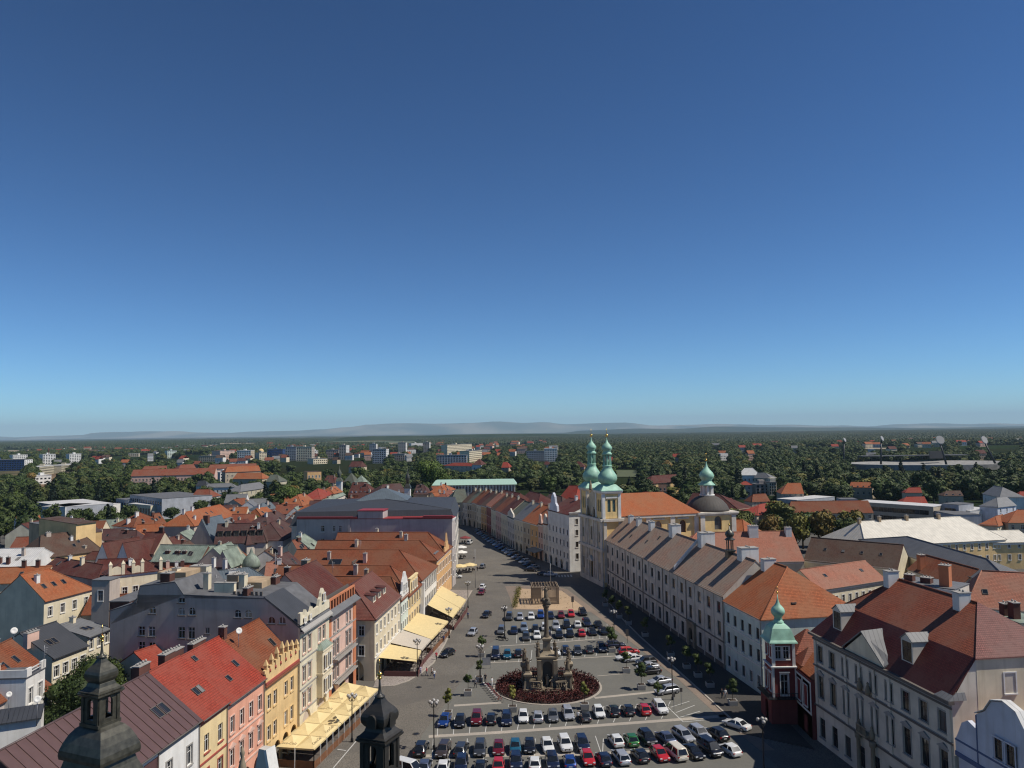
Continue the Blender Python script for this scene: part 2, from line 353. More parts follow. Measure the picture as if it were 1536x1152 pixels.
def rings_of(roof, L, W, h, rise, o=.4, hips='', rf=.5, og=.06, mz=0, mi=0, e=None):
    s = rise/(W*rf) if roof in ('para', 'mansard') else rise/(L*.5)
    if roof == 'flat': return [(-.1, L+.1, -.1, W+.1, h), (-.1, L+.1, -.1, W+.1, h+.02)], ''
    if roof == 'para':
        ee = e if e is not None else W*.5*.95
        l0, l1 = (-o, ee) if 'l' in hips else (-og, -og); r0, r1 = (L+o, L-ee) if 'r' in hips else (L+og, L+og)
        return [(l0, r0, -o, W+o, h-o*s), (l1, r1, W*rf, W*rf, h+rise)], ''.join(q for q in 'lr' if q not in hips)
    if roof == 'perp':
        ee = e if e is not None else L*.5*.95
        f0, f1 = (-o, ee) if 'f' in hips else (-og, -og); b0, b1 = (W+o, W-ee) if 'b' in hips else (W+og, W+og)
        return [(-o, L+o, f0, b0, h-o*s), (L/2, L/2, f1, b1, h+rise)], ''.join(q for q in 'fb' if q not in hips)
    if roof == 'mansard':
        il = mi if 'l' in hips else 0; ir = mi if 'r' in hips else 0; g0 = -o if 'l' in hips else -og; g1 = L+o if 'r' in hips else L+og
        e2 = W*.5*.9
        return [(g0, g1, -o, W+o, h-.15), (il if il else g0, L-ir if ir else g1, mi, W-mi, h+mz), (e2 if il else g0, L-e2 if ir else g1, W/2, W/2, h+mz+rise)], ''.join(q for q in 'lr' if q not in hips)
    if roof == 'pyr': return [(-o, L+o, -o, W+o, h-.1), (L/2-.05, L/2+.05, W/2-.05, W/2+.05, h+rise)], ''
    if roof == 'profile':
        a, b = mz[0], mz[-1]
        return [(-og, L+og, a[0], b[0], a[1]), (-og, L+og, a[0]+.01, b[0], max(p[1] for p in mz))], 'lr'
    if roof == 'shed': return [(-og, L+og, -o, W+.0, h-o*rise/W), (-og, L+og, W, W, h+rise)], 'lr'
def roof_mesh(rings, skip, th=.16, mats=1, flatcap=False):
    mb = MB()
    def cor(r, dz=0): return [(r[0], r[2], r[4]+dz), (r[1], r[2], r[4]+dz), (r[1], r[3], r[4]+dz), (r[0], r[3], r[4]+dz)]
    sides = 'frbl'
    for i in range(len(rings)-1):
        a, b = cor(rings[i]), cor(rings[i+1]); a2, b2 = cor(rings[i], -th), cor(rings[i+1], -th)
        for k in range(4):
            if sides[k] in skip: continue
            q = [a[k], a[(k+1) % 4], b[(k+1) % 4], b[k]]; r = [a2[k], a2[(k+1) % 4], b2[(k+1) % 4], b2[k]]
            def clean(x):
                y = []
                for p in x:
                    if not y or (Vector(p)-Vector(y[-1])).length > 1e-4: y.append(p)
                if (Vector(y[0])-Vector(y[-1])).length < 1e-4: y.pop()
                return y
            q, r = clean(q), clean(r)
            mi = i if mats > 1 else 0
            if len(q) > 2: mb.face(q, min(mi, mats-1)); mb.face(r[::-1], min(mi, mats-1))
            if i == 0: mb.face([a2[k], a2[(k+1) % 4], a[(k+1) % 4], a[k]], 0)
            # verge edges
            kn, kp = sides[(k+1) % 4], sides[(k-1) % 4]
            if kn in skip: mb.face([a[(k+1) % 4], a2[(k+1) % 4], b2[(k+1) % 4], b[(k+1) % 4]], 0)
            if kp in skip: mb.face([a2[k], a[k], b[k], b2[k]], 0)
    if flatcap: mb.face(cor(rings[-1]), 0)
    return mb
def gable_poly(rings, side, W_or_L):
    pts = []
    for r in rings: pts.append((r[2] if side in 'lr' else r[0], r[4]-.1))
    for r in reversed(rings): pts.append((r[3] if side in 'lr' else r[1], r[4]-.1))
    out = []
    for p in pts:
        if not out or abs(p[0]-out[-1][0])+abs(p[1]-out[-1][1]) > 1e-3: out.append(p)
    return out
def house(name, label, P0, Q0, depth, h, roof='para', rise=4.0, wm='white', rm='rust', cat='house', group=None, rows=(), n=3, ww=1.1, mx=None,
          side={}, fr=None, style='frame', tm='trim', hips='', rf=.5, mz=0, mi=0, e=None, o=.4, cornice=True, courses=(), arc=None, ridge=True,
          gutter=True, rm2=None, rcut=0, sidetop=None, base=0.0, ncx=None, pane=True, plinth=None, gmat=None):
    P_ = Vector(P0[:2]); Q_ = Vector(Q0[:2]); L = (Q_-P_).length; ang = math.atan2(Q_.y-P_.y, Q_.x-P_.x)
    L -= .06
    root = empty(name, (P_.x+.03*math.cos(ang), P_.y+.03*math.sin(ang), base), ang); tag(root, label, cat, group)
    W = depth; fr = fr or wframe; wmm = P[wm]; tmm = P[tm]
    inw = Vector((-math.sin(ang), math.cos(ang))); cen = P_+(Q_-P_)*.5+inw*W*.5
    FOOT.append((P_.copy(), ang, L, W))
    if len(short(label).split()) > 2: LAND.append((short(label), cen))
    rings, skip = rings_of(roof, L, W, h, rise, o, hips, rf, mz=mz, mi=mi, e=e)
    if rcut: a = rings[-1]; rings[-1] = (a[0], L-rcut, a[2], a[3], a[4])
    mb = MB()
    spec = {'f': dict(rows=rows, n=n, cx=ncx, arc=arc), **side}
    frames = {'f': ((0, 0), (1, 0), (0, -1), L, 0.0), 'r': ((L, 0), (0, 1), (1, 0), W, math.pi/2), 'b': ((L, W), (-1, 0), (0, 1), L, math.pi), 'l': ((0, W), (0, -1), (-1, 0), W, -math.pi/2)}
    for k, (oo, u, nn, wid, rz) in frames.items():
        sp = spec.get(k); ops = []
        if sp:
            cx = sp.get('cx') or [wid*(i+.5)/sp['n'] for i in range(sp['n'])]
            for row in sp.get('rows', ()):
                zb, ht = row[0], row[1]; st = row[2] if len(row) > 2 else style; w2 = row[3] if len(row) > 3 else ww; ar = len(row) > 4 and row[4]
                for c in cx:
                    if c-w2/2 < .05 or c+w2/2 > wid-.05: continue
                    ops.append((c-w2/2, c+w2/2, zb, zb+ht, ar))
                    put_window(root, oo[0]+u[0]*c, oo[1]+u[1]*c, zb, w2, ht, rz, fr, st if st != 'none' else None, tmm, pane=pane)
            for c, zb, w2, ht, ar in sp.get('custom', ()):
                ops.append((c-w2/2, c+w2/2, zb, zb+ht, ar)); put_window(root, oo[0]+u[0]*c, oo[1]+u[1]*c, zb, w2, ht, rz, fr, 'sill', tmm)
            if sp.get('arc'):
                na, wa, ha = sp['arc']
                for i in range(na):
                    c = wid*(i+.5)/na; ops.append((c-wa/2, c+wa/2, .02, ha, True))
        wall(mb, oo, u, nn, wid, 0, h, [q for q in ops if q[3] < h])
        if sidetop and k == 'l':
            hi = [q for q in ops if q[3] > h]; a0 = W-26.9; a1 = W-5.4; a2 = W-1.9
            for b0, b1, zt in ((a0, a1, 22.3), (a1, a2, 19.75)): wall(mb, (oo[0]+u[0]*b0, oo[1]+u[1]*b0), u, nn, b1-b0, h, zt, [(q[0]-b0, q[1]-b0, *q[2:]) for q in hi if q[0] > b0 and q[1] < b1])
        if sp and sp.get('arc'):      # arcade: passage with a back wall
            d = 3.2
            a = (oo[0]-nn[0]*d, oo[1]-nn[1]*d); b = (a[0]+u[0]*wid, a[1]+u[1]*wid)
            mb.face([(a[0], a[1], 0), (b[0], b[1], 0), (b[0], b[1], sp['arc'][2]+.3), (a[0], a[1], sp['arc'][2]+.3)])
            mb.face([(oo[0], oo[1], sp['arc'][2]+.3), (oo[0]+u[0]*wid, oo[1]+u[1]*wid, sp['arc'][2]+.3), (b[0], b[1], sp['arc'][2]+.3), (a[0], a[1], sp['arc'][2]+.3)])
    for q in skip:
        gp = gable_poly(rings[:-1] if rcut and q == 'r' else rings, q, 0)
        if roof == 'profile': gp = [(0, h)]+[(y, z-.1) for y, z in mz]+[(W, h)]+([(26.9, h), (26.9, 22.3), (5.4, 22.3), (5.4, 19.75), (1.9, 19.75), (1.9, h)] if sidetop and q == 'l' else [])
        gp = [(max(0, min(W if q in 'lr' else L, p[0])), max(h, p[1])) for p in gp]
        if q == 'l': mb.face([(0, p[0], p[1]) for p in gp][::-1])
        if q == 'r': mb.face([(L, p[0], p[1]) for p in gp])
        if q == 'f': mb.face([(p[0], 0, p[1]) for p in gp])
        if q == 'b': mb.face([(p[0], W, p[1]) for p in gp][::-1])
    mb.build('wall', wmm, root)
    if roof != 'none':
        mm = [T[rm]] if not rm2 else [T[rm], T[rm2]]
        if roof == 'profile':
            mb = MB()
            for (ya, za), (yb, zb) in zip(mz[:-1], mz[1:]): mb.grid([[(-.06, ya, za), (L+.06, ya, za), (L+.06, yb, zb), (-.06, yb, zb)], [(-.06, ya, za-.16), (L+.06, ya, za-.16), (L+.06, yb, zb-.16), (-.06, yb, zb-.16)]], 0, cap0=True, cap1=True)
            mb.build('roof', mm, root)
        else: roof_mesh(rings, skip, mats=len(mm), flatcap=(roof == 'flat' or roof == 'mansard')).build('roof', mm, root)
        if ridge and roof in ('para', 'perp', 'mansard'):
            a = rings[-1]; mb = MB(); z = a[4]+.03
            if roof == 'perp': mb.tube([(a[0], a[2], z), (a[0], a[3], z)], .13, 5)
            else: mb.tube([(a[0], a[2], z), (a[1], a[2], z)], .13, 5)
            lo = rings[-2]
            if roof == 'perp':
                if 'f' in hips: mb.tube([(lo[0], lo[2], lo[4]), (a[0], a[2], z)], .12, 5); mb.tube([(lo[1], lo[2], lo[4]), (a[0], a[2], z)], .12, 5)
            else:
                for q, i in (('l', 0), ('r', 1)):
                    if q in hips: mb.tube([(lo[i], lo[2], lo[4]), (a[i], a[2], z)], .12, 5)
            mb.build('ridge_cap', mm[-1], root)
    if cornice and h > 5:
        mb = MB(); mb.box(-.02 if skip else -.2, L+.02 if skip else L+.2, -.26, -.003, h-.55, h-.2); mb.box(0, L, -.12, -.002, h-.95, h-.55)
        for z in courses: mb.box(0, L, -.12, -.002, z-.1, z+.12)
        mb.build('cornice', tmm, root)
    if gutter and roof in ('para', 'mansard'):
        mb = MB(); z = rings[0][4]-.05; mb.tube([(0, rings[0][2]-.07, z), (L, rings[0][2]-.07, z)], .085, 6); mb.tube([(L-.15, -.18, z), (L-.15, -.18, .1)], .06, 5)
        mb.build('gutter', P['dtrim'], root)
    root['_z'] = 0.0; del root['_z']
    R = dict(root=root, L=L, W=W, h=h, rise=rise, rings=rings, roof=roof, rf=rf)
    return R
def chimney(R, x, y, w_=.9, d_=.7, top=1.2, zb=None, m=None, cap=True):
    """stack standing on the roof: base sunk below the surface"""
    z0 = zb if zb is not None else zroof(R, x, y)
    mb = MB(); mb.box(x-w_/2, x+w_/2, y-d_/2, y+d_/2, z0-1.2, z0+top, 0)
    if cap:
        mb.box(x-w_/2-.08, x+w_/2+.08, y-d_/2-.08, y+d_/2+.08, z0+top, z0+top+.12, 1)
        k = max(1, int(w_/.55))
        for i in range(k): xx = x-w_/2+w_*(i+.5)/k; mb.lathe([(.11, z0+top+.12), (.10, z0+top+.42)], 6, xx, y, 1)
    return mb.build('chimney', [m or P['brickdark'], P['gtrim']], R['root'])
def zroof(R, x, y):
    rg = R['rings']
    best = 1e9
    a, b = rg[-2], rg[-1]
    for s_, (p, q, v) in {'f': (a[2], b[2], y), 'b': (-a[3], -b[3], -y), 'l': (a[0], b[0], x), 'r': (-a[1], -b[1], -x)}.items():
        if abs(q-p) < .01: continue
        best = min(best, a[4]+(b[4]-a[4])*(v-p)/(q-p))
    if len(rg) > 2:
        a, b = rg[0], rg[1]
        for p, q, v in ((a[2], b[2], y), (-a[3], -b[3], -y)):
            if abs(q-p) > .01: best = min(best, a[4]+(b[4]-a[4])*(v-p)/(q-p))
    return min(best, rg[-1][4])
def skylight(R, x, y, w_=.8, l_=1.2, side='f'):
    dz = .5; z = zroof(R, x, y)
    if side in 'fb':
        s = (zroof(R, x, y+.2)-zroof(R, x, y-.2))/.4; a = math.atan(s); rot = (a, 0, 0)
    else:
        s = (zroof(R, x+.2, y)-zroof(R, x-.2, y))/.4; a = math.atan(s); rot = (0, -a, 0)
    mb = MB()
    if side in 'fb':
        for x0, x1, y0, y1 in ((-w_/2, w_/2, -l_/2, -l_/2+.08), (-w_/2, w_/2, l_/2-.08, l_/2), (-w_/2, -w_/2+.08, -l_/2+.08, l_/2-.08), (w_/2-.08, w_/2, -l_/2+.08, l_/2-.08)): mb.box(x0, x1, y0, y1, -.05, .13)
    else: mb.box(-l_/2, l_/2, -w_/2, w_/2, -.05, .09)
    f = mb.build('skylight', P['dtrim'], R['root'], (x, y, z)); f.rotation_euler = rot
    mb = MB()
    if side in 'fb': mb.box(-w_/2+.08, w_/2-.08, -l_/2+.08, l_/2-.08, -.02, .09)
    else: mb.box(-l_/2+.08, l_/2-.08, -w_/2+.08, w_/2-.08, 0, .11)
    mb.build('pane', glass, f)
    return f
def dormer(R, x, y, w_=1.4, hh=1.5, wm='white', rm='rust', roof='gable', side='f', zb=None, fr=None, win=True):
    """dormer whose front stands at (x,y) looking out of the front (or right) slope"""
    z0 = (zroof(R, x, y) if zb is None else zb)-.15
    W2 = w_/2; s = max(.25, (zroof(R, x, y+1)-zroof(R, x, y)) if side == 'f' else .8); dep = (hh+.9)/s+.2
    rz = {'f': 0, 'r': math.pi/2, 'l': -math.pi/2}[side]
    mb = MB()
    f = ob('dormer', None, R['root'], (x, y, z0), rz) if False else None
    wall(mb, (-W2, 0), (1, 0), (0, -1), w_, 0, hh, [(.22, w_-.22, .25, hh-.15)], 0, .12)
    mb.face([(-W2, 0, 0), (-W2, 0, hh), (-W2, dep, hh)]); mb.face([(W2, 0, 0), (W2, dep, hh), (W2, 0, hh)])
    if roof == 'gable': mb.face([(-W2, 0, hh), (W2, 0, hh), (0, 0, hh+W2*.7)])
    d = mb.build('dormer', P[wm], R['root'], (x, y, z0), rz)
    mb = MB(); e = .12
    if roof == 'gable':
        t = hh+W2*.7
        for sg in (-1, 1):
            mb.grid([[(sg*(W2+e), -e, hh-.06), (0, -e, t+.03), (0, dep, t+.03), (sg*(W2+e), dep, hh-.06)], [(sg*(W2+e), -e, hh+.05), (0, -e, t+.13), (0, dep, t+.13), (sg*(W2+e), dep, hh+.05)]], 0, cap0=True, cap1=True)
    else:
        mb.grid([[(-W2-e, -e, hh), (W2+e, -e, hh), (W2+e, dep+.4, hh+.35), (-W2-e, dep+.4, hh+.35)], [(-W2-e, -e, hh+.1), (W2+e, -e, hh+.1), (W2+e, dep+.4, hh+.45), (-W2-e, dep+.4, hh+.45)]], 0, cap0=True, cap1=True)
    mb.build('dormer_roof', T[rm], d)
    if win: put_window(d, 0, 0, .25, w_-.44, hh-.4, 0, fr or wframe, rev=.12, flat=True)
    return d
def pxhouse(name, label, p1, p2, ze, r1, r2, rm='rust', wm='white', slope=38, **kw):
    """house surveyed from its eave line and its ridge line"""
    A, B = G(*p1, ze), G(*p2, ze); d = (B-A).normalized(); inw = Vector((-d.y, d.x)); best = None
    for i in range(60):
        zr = ze+1.0+i*.2; R1, R2 = G(*r1, zr), G(*r2, zr); pd = ((R1-A).dot(inw)+(R2-A).dot(inw))/2
        if pd <= .5: continue
        err = abs(math.degrees(math.atan2(zr-ze, pd))-slope)
        if best is None or err < best[0]: best = (err, zr, pd, (R1-A).dot(d), (B-R2).dot(d))
    if best is None: print('PXFAIL', label); best = (0, ze+4, 6, 0, 0)
    err, zr, pd, e1, e2 = best; hips = ''
    L = (B-A).length
    if abs(e1) > 2.0 and e1 > 0: hips += 'l'
    if e2 > 2.0: hips += 'r'
    print('PX', label[:40], 'L%.0f D%.0f depth%.1f rise%.1f e1 %.1f e2 %.1f err%.0f' % (L, A.y, pd*2, zr-ze, e1, e2, err))
    ee = None
    if hips: ee = min(max(e1 if 'l' in hips else 0, e2 if 'r' in hips else 0), L*.48)
    return house(name, label, A, B, pd*2, ze, 'para', zr-ze, wm, rm, hips=hips, e=ee, **kw)
# ================================================================ the setting: ground, streets, square
def sheet(name, poly, z, m, lab=None, kind='structure'):
    mb = MB(); mb.face([(p[0], p[1], z) for p in poly]); o = mb.build(name, m)
    o['kind'] = kind; return o
def groundmat():
    m, n, b = nodes('country_ground'); tc = mk(n, 'ShaderNodeTexCoord')
    v = mk(n, 'ShaderNodeTexVoronoi', Scale=.0022); n.links.new(tc.outputs['Object'], v.inputs[0])
    mp = mk(n, 'ShaderNodeMapping'); mp.inputs['Scale'].default_value = (.0016, .0007, 1); n.links.new(tc.outputs['Object'], mp.inputs[0])
    n1 = mk(n, 'ShaderNodeTexNoise', Scale=1.0, Detail=8.0); n.links.new(mp.outputs[0], n1.inputs[0])
    a = ramp(n, n1.outputs[0], [(.40, (.016, .024, .011)), (.58, (.026, .034, .015)), (.63, (.18, .145, .085)), (.74, (.26, .21, .13))])
    a = mixc(n, .12, a, v.outputs['Color'], 'SOFT_LIGHT')
    n.links.new(a, b.inputs['Base Color']); b.inputs['Roughness'].default_value = 1.0; b.inputs['Specular IOR Level'].default_value = 0; return m
def cobble(name, c, scale=7.0, patch=.25, joint=.55):
    c = sc3(c, .80)
    m, n, b = nodes(name); tc = mk(n, 'ShaderNodeTexCoord')
    v = mk(n, 'ShaderNodeTexVoronoi', Scale=scale); n.links.new(tc.outputs['Object'], v.inputs[0])
    n1 = mk(n, 'ShaderNodeTexNoise', Scale=.16, Detail=7.0); n.links.new(tc.outputs['Object'], n1.inputs[0])
    n2 = mk(n, 'ShaderNodeTexNoise', Scale=1.6, Detail=6.0); n.links.new(tc.outputs['Object'], n2.inputs[0])
    a = mixc(n, ramp(n, n1.outputs[0], [(.35, (0, 0, 0)), (.7, (1, 1, 1))]), sc3(c, 1+patch*.4), sc3(c, 1-patch))
    a = mixc(n, ramp(n, n2.outputs[0], [(.45, (0, 0, 0)), (.8, (.6, .6, .6))]), a, sc3(c, .62))
    v2 = mk(n, 'ShaderNodeTexVoronoi', Scale=.085, feature='F1', distance='MANHATTAN'); n.links.new(tc.outputs['Object'], v2.inputs[0]); sp = mk(n, 'ShaderNodeSeparateColor'); n.links.new(v2.outputs['Color'], sp.inputs[0])
    a = mixc(n, 1.0, a, ramp(n, sp.outputs[0], [(0, (.84, .84, .86)), (1, (1.08, 1.06, 1.03))]), 'MULTIPLY')
    a = mixc(n, ramp(n, v.outputs['Distance'], [(.35, (0, 0, 0)), (.75, (1, 1, 1))]), a, sc3(c, joint))
    n.links.new(a, b.inputs['Base Color']); b.inputs['Roughness'].default_value = .85
    n.links.new(bump(n, v.outputs['Distance'], -.03, .5), b.inputs['Normal']); return m
gm = groundmat(); cob = cobble('street_cobbles', (.205, .184, .152)); cobd = cobble('shade_darkened_setts', (.075, .066, .056), 9.0)  # cobd: base colour lowered to deepen the shade on the right-hand pavement
asph = cobble('parking_surface', (.185, .178, .152), 30.0, .15, .85); lightp = cobble('cream_setts', (.52, .46, .38), 9.0, .15, .75); sand = cobble('sandy_gravel', (.56, .40, .25), 6.0, .12, .85)
tanp = cobble('tan_brick_paving', (.30, .23, .175), 12.0, .2, .7); mosaic = cobble('mosaic_pavement', (.46, .40, .35), 3.0, .3, .5); mulch = plain('dark_mulch', (.04, .022, .018), 1.0)
mb = MB(); N = 48
mb.face([(60000*math.cos(2*math.pi*i/N), 60000*math.sin(2*math.pi*i/N), 0) for i in range(N)]); g = mb.build('ground', gm); g['kind'] = 'structure'
towng = cobble('town_ground', (.13, .12, .105), 4.0, .3)
sheet('town_ground', [(-420, 40), (420, 40), (400, 300), (240, 380), (120, 420), (-40, 520), (-190, 430), (-300, 360), (-420, 330)], .004, towng)
sheet('street', [(-50, 60), (50, 60), (50, 100), (46, 160), (30, 245), (19, 268), (2, 318), (-12, 374), (-22, 402), (-40, 430), (-50, 400), (-24, 250), (-50, 90)], .010, cob)
# parking area
sheet('parking_area', [(-16.5, 96), (40, 96), (36.2, 118), (34.0, 130), (31.0, 152), (22.6, 196), (20.0, 207), (-.6, 211), (-4.8, 182), (-9.0, 161), (-12.5, 140), (-15.0, 126)], .014, asph)
sheet('footpath', [(36.4, 118), (38.6, 118), (36.0, 132), (32.8, 157), (27.0, 184), (21.6, 209), (16.0, 237), (12.5, 243), (-3.0, 243), (-1.4, 226), (-.6, 211.3), (20.2, 207.2), (22.8, 196), (31.2, 152), (34.2, 130)], .018, tanp)
sheet('sand_plot', [(-.4, 212.5), (18.4, 209.0), (19.2, 211), (14.2, 235.2), (.9, 239.5)], .022, sand)
def strip(pts, wd, m=lightp, z=.018, name='paving_strip'):
    mb = MB(); rows = []
    for i, p in enumerate(pts):
        a = Vector(pts[max(0, i-1)]); b = Vector(pts[min(len(pts)-1, i+1)]); d = (b-a).normalized(); n_ = Vector((-d.y, d.x))*wd/2
        rows.append([(p[0]+n_.x, p[1]+n_.y, z), (p[0]-n_.x, p[1]-n_.y, z)])
    mb.grid(rows, closed=False); o = mb.build(name, m); o['kind'] = 'structure'
g2 = lambda x, y: tuple(G(x, y))
strip([g2(643, 1105), g2(760, 1098), g2(900, 1088), g2(1050, 1077), g2(1108, 1072)], 1.1)
strip([g2(632, 1134), g2(760, 1133), g2(885, 1131)], 1.0); strip([g2(900, 1130), g2(1010, 1126), g2(1085, 1120)], 1.0)
strip([g2(681, 1058.5), g2(752, 1054)], .9); strip([g2(892, 1047), g2(982, 1038)], .9)
strip([g2(896, 1014), g2(945, 1010)], .25); strip([g2(736, 970), g2(800, 966), g2(905, 958)], .45); strip([g2(734, 994), g2(790, 992)], .4); strip([g2(822, 990), g2(925, 984)], .4)
whitel = plain('worn_road_paint', (.55, .54, .50), .8, nz=.3, scale=6)
mb = MB()
def bay(x0, y0, x1, y1, wd=.12):
    a, b = G(x0, y0), G(x1, y1); d = (b-a).normalized(); n_ = Vector((-d.y, d.x))*wd/2
    mb.face([(a.x+n_.x, a.y+n_.y, .024), (b.x+n_.x, b.y+n_.y, .024), (b.x-n_.x, b.y-n_.y, .024), (a.x-n_.x, a.y-n_.y, .024)])
for k in range(15): x = 656+24.0*k; y = 1104-1.85*k; bay(x, y, x+1+k*.9, y-26)
for k in range(11): x = 648+25.5*k; bay(x, 1146, x+2, 1108)
for k in range(8): x = 905+25.5*k; y = 1140-2.0*k; bay(x, y, x-12, y-36)
for k in range(14): x = 775+9.9*k*1.05; y = 965-.55*k; bay(x, y, x+.5, y-22, .10)
for k in range(4): bay(742+18*k, 993, 744+18*k, 975)
for k in range(6): bay(826+17*k, 989-1.2*k, 826+18*k, 971-1.2*k)
for x0, y0, x1, y1 in ((985, 1045, 1025, 1083), (1006, 1061, 1034, 1052), (1014, 1069, 1042, 1058), (1020, 1076, 1050, 1067), (1025, 1083, 1059, 1080)): bay(x0, y0, x1, y1, .16)
bay(500, 1152, 546, 1098, .16); bay(546, 1098, 570, 1082, .16); bay(506, 1124, 519, 1126, .2); 
o = mb.build('road_marking', whitel); o['kind'] = 'structure'
# raised pavements with kerbs
def pavement(poly, m, h=.12):
    mb = MB(); mb.slab(poly, -.02, h-.004); mb2 = MB(); o = mb.build('pavement', m); o['kind'] = 'structure'
    k = MB(); n = len(poly)
    return o
def kerb(pts, h=.13, wd=.3):
    mb = MB(); rows = []
    for i, p in enumerate(pts):
        a = Vector(pts[max(0, i-1)]); b = Vector(pts[min(len(pts)-1, i+1)]); d = (b-a).normalized(); n_ = Vector((-d.y, d.x))*wd/2
        rows.append([(p[0]+n_.x, p[1]+n_.y, 0), (p[0]+n_.x, p[1]+n_.y, h), (p[0]-n_.x, p[1]-n_.y, h), (p[0]-n_.x, p[1]-n_.y, 0)])
    mb.grid(rows, cap0=True, cap1=True); o = mb.build('kerb', lightp); o['kind'] = 'structure'
kp = [g2(560, 1031), g2(590, 1029), g2(612, 1022), g2(632, 1010), g2(650, 995), g2(668, 965), g2(684, 930), g2(700, 900), g2(708, 886)]
kerb(kp); pavement([*kp, (-20.5, 238), (-27.3, 153)][::-1], mosaic)
kr = [(35.6, 118), (31.5, 150), (25.5, 180), (22.0, 205), (16.5, 240)]
kr2 = [g2(905, 893), g2(930, 925), g2(960, 955), g2(1010, 1000), g2(1060, 1045), g2(1100, 1082), g2(1112, 1100)]
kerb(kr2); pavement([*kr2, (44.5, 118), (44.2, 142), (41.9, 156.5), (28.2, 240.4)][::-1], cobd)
# manhole covers
for px, py in ((628, 1031), (624, 1101)):
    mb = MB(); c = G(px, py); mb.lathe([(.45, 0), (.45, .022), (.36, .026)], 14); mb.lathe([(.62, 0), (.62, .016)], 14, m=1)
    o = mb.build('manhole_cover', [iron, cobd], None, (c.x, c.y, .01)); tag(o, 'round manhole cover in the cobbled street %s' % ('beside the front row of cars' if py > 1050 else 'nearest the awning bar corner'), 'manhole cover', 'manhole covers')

T['salmonroof'] = tile('salmon_red_tile', (.24, .075, .055))
# ================================================================ left row of houses on the square
def FL(D): return (-48.44+.1203*D, D)
def FR(D): return (-27.5+.0906*(D-152.1), D)
def panels(R, pitch=1.25, x0=0, x1=None):
    a, b = R['rings'][-2], R['rings'][-1]; x1 = x1 or R['L']
    yl, yh, zl, zh = a[2], b[2], a[4], b[4]; sl_ = math.hypot(yh-yl, zh-zl); ang = math.atan2(zh-zl, yh-yl)
    mb = MB(); mb.box(0, pitch-.05, 0, sl_, .0, .03); mb.box(pitch-.05, pitch, 0, sl_, .0, .10); me = mb.mesh('roof_panel', plain('brown_coated_metal', (.125, .072, .066), .42, .15, nz=.15, scale=.7))
    x = x0
    while x+pitch <= x1+.1:
        o = ob('roof_panel', me, R['root'], (x, yl, zl+.005)); o.rotation_euler = (ang, 0, 0); x += pitch
R = house('town_house', 'aubergine house with a brown sheet-metal roof at the near left corner, behind the dark turret', FL(69.4), FL(84.3), 13, 15, 'para', 5, 'aub', 'seam', rows=[(2, 2.2), (6.2, 2.2), (10.6, 2.1)], n=4, arc=None, group='town houses on the left side of the square')
panels(R); skylight(R, 12.2, 1.6, 1.2, 1.5); skylight(R, 10.8, 1.6, 1.2, 1.5)
R = house('town_house', 'white-fronted house sharing the brown sheet-metal roof, left of the yellow house', FL(84.3), FL(92.6), 13, 15, 'para', 5, 'white', 'seam', rows=[(1.6, 2.4), (6.0, 2.3, 'cap'), (10.4, 2.2, 'frame')], n=2, tm='gtrim', group='town houses on the left side of the square')
panels(R); skylight(R, 3.9, 2.6, 1.1, 1.6); skylight(R, 5.2, 2.6, 1.1, 1.6); chimney(R, 7.6, 6.9, 2.2, .8, 1.4, m=P['brickdark'])
R = house('town_house', 'narrow yellow house with plain red tiled roof and twin roof windows, beside the pink house', FL(92.7), FL(99.3), 13, 14.8, 'para', 5.2, 'lemon', 'red', rows=[(6.2, 2.1, 'frame'), (10.3, 2.1, 'sill')], n=2, tm='rtrim', arc=(1, 2.6, 4.0), courses=(5.2, 9.3), group='town houses on the left side of the square')
skylight(R, 3.3, 2.4, .8, 1.2); skylight(R, 4.3, 2.4, .8, 1.2); chimney(R, .4, 8.2, 1.2, 1.0, 1.8); chimney(R, 5.6, 7.6, 2.4, .9, 1.5)
R = house('town_house', 'pink arcaded house with pedimented windows under a bright red tiled roof', FL(99.3), FL(109.8), 13.5, 14.4, 'para', 5.3, 'salmon', 'red', rows=[(5.9, 2.2, 'ped'), (10.1, 2.1, 'frame')], n=4, tm='pink', arc=(3, 2.4, 4.2), courses=(5.0, 9.4), group='town houses on the left side of the square')
skylight(R, 8.0, 3.0, .8, 1.2); skylight(R, 4.2, 2.0, .8, 1.0); skylight(R, 2.4, 5.8, .8, .9); chimney(R, 1.2, 8.0, 3.2, .9, 1.6); chimney(R, 7.4, 8.3, 3.4, .8, 1.3)
# yellow house with battlement gable
R = house('town_house', 'yellow house with a Renaissance stepped and pinnacled parapet', FL(109.8), FL(121.6), 14, 13.2, 'para', 6.2, 'yellow', 'rust', rows=[(4.9, 2.1, 'frame'), (9.2, 2.1, 'frame')], ncx=[1.6, 3.6, 7.4, 9.6], tm='yellow', arc=(4, 2.2, 3.9), gutter=False, rf=.45, group='town houses on the left side of the square')
mb = MB(); LL = R['L']
mb.box(0, LL, -.35, .25, 13.0, 13.35, 1); mb.box(0.1, LL-.1, -.2, .15, 13.35, 14.6)
for i in range(7):
    x = .5+i*(LL-1)/6; hh = [1.1, 1.6, 2.2, 2.6, 2.2, 1.6, 1.1][i]
    mb.box(x-.75, x+.75, -.2, .15, 14.6, 14.6+hh*.45); mb.sq([(.22, 14.6+hh*.45), (.22, 15.0+hh*.6), (.30, 15.0+hh*.62), (.05, 15.6+hh*.75)], x, -.02)
    mb.lathe([(.16, 14.5), (.16, 14.9)], 6, x+.9 if i < 6 else x-.9, -.22, 1)
mb.build_parts('parapet', [P['yellow'], P['rtrim']], R['root']); skylight(R, 9.6, 3.2, .9, 1.5, 'f')
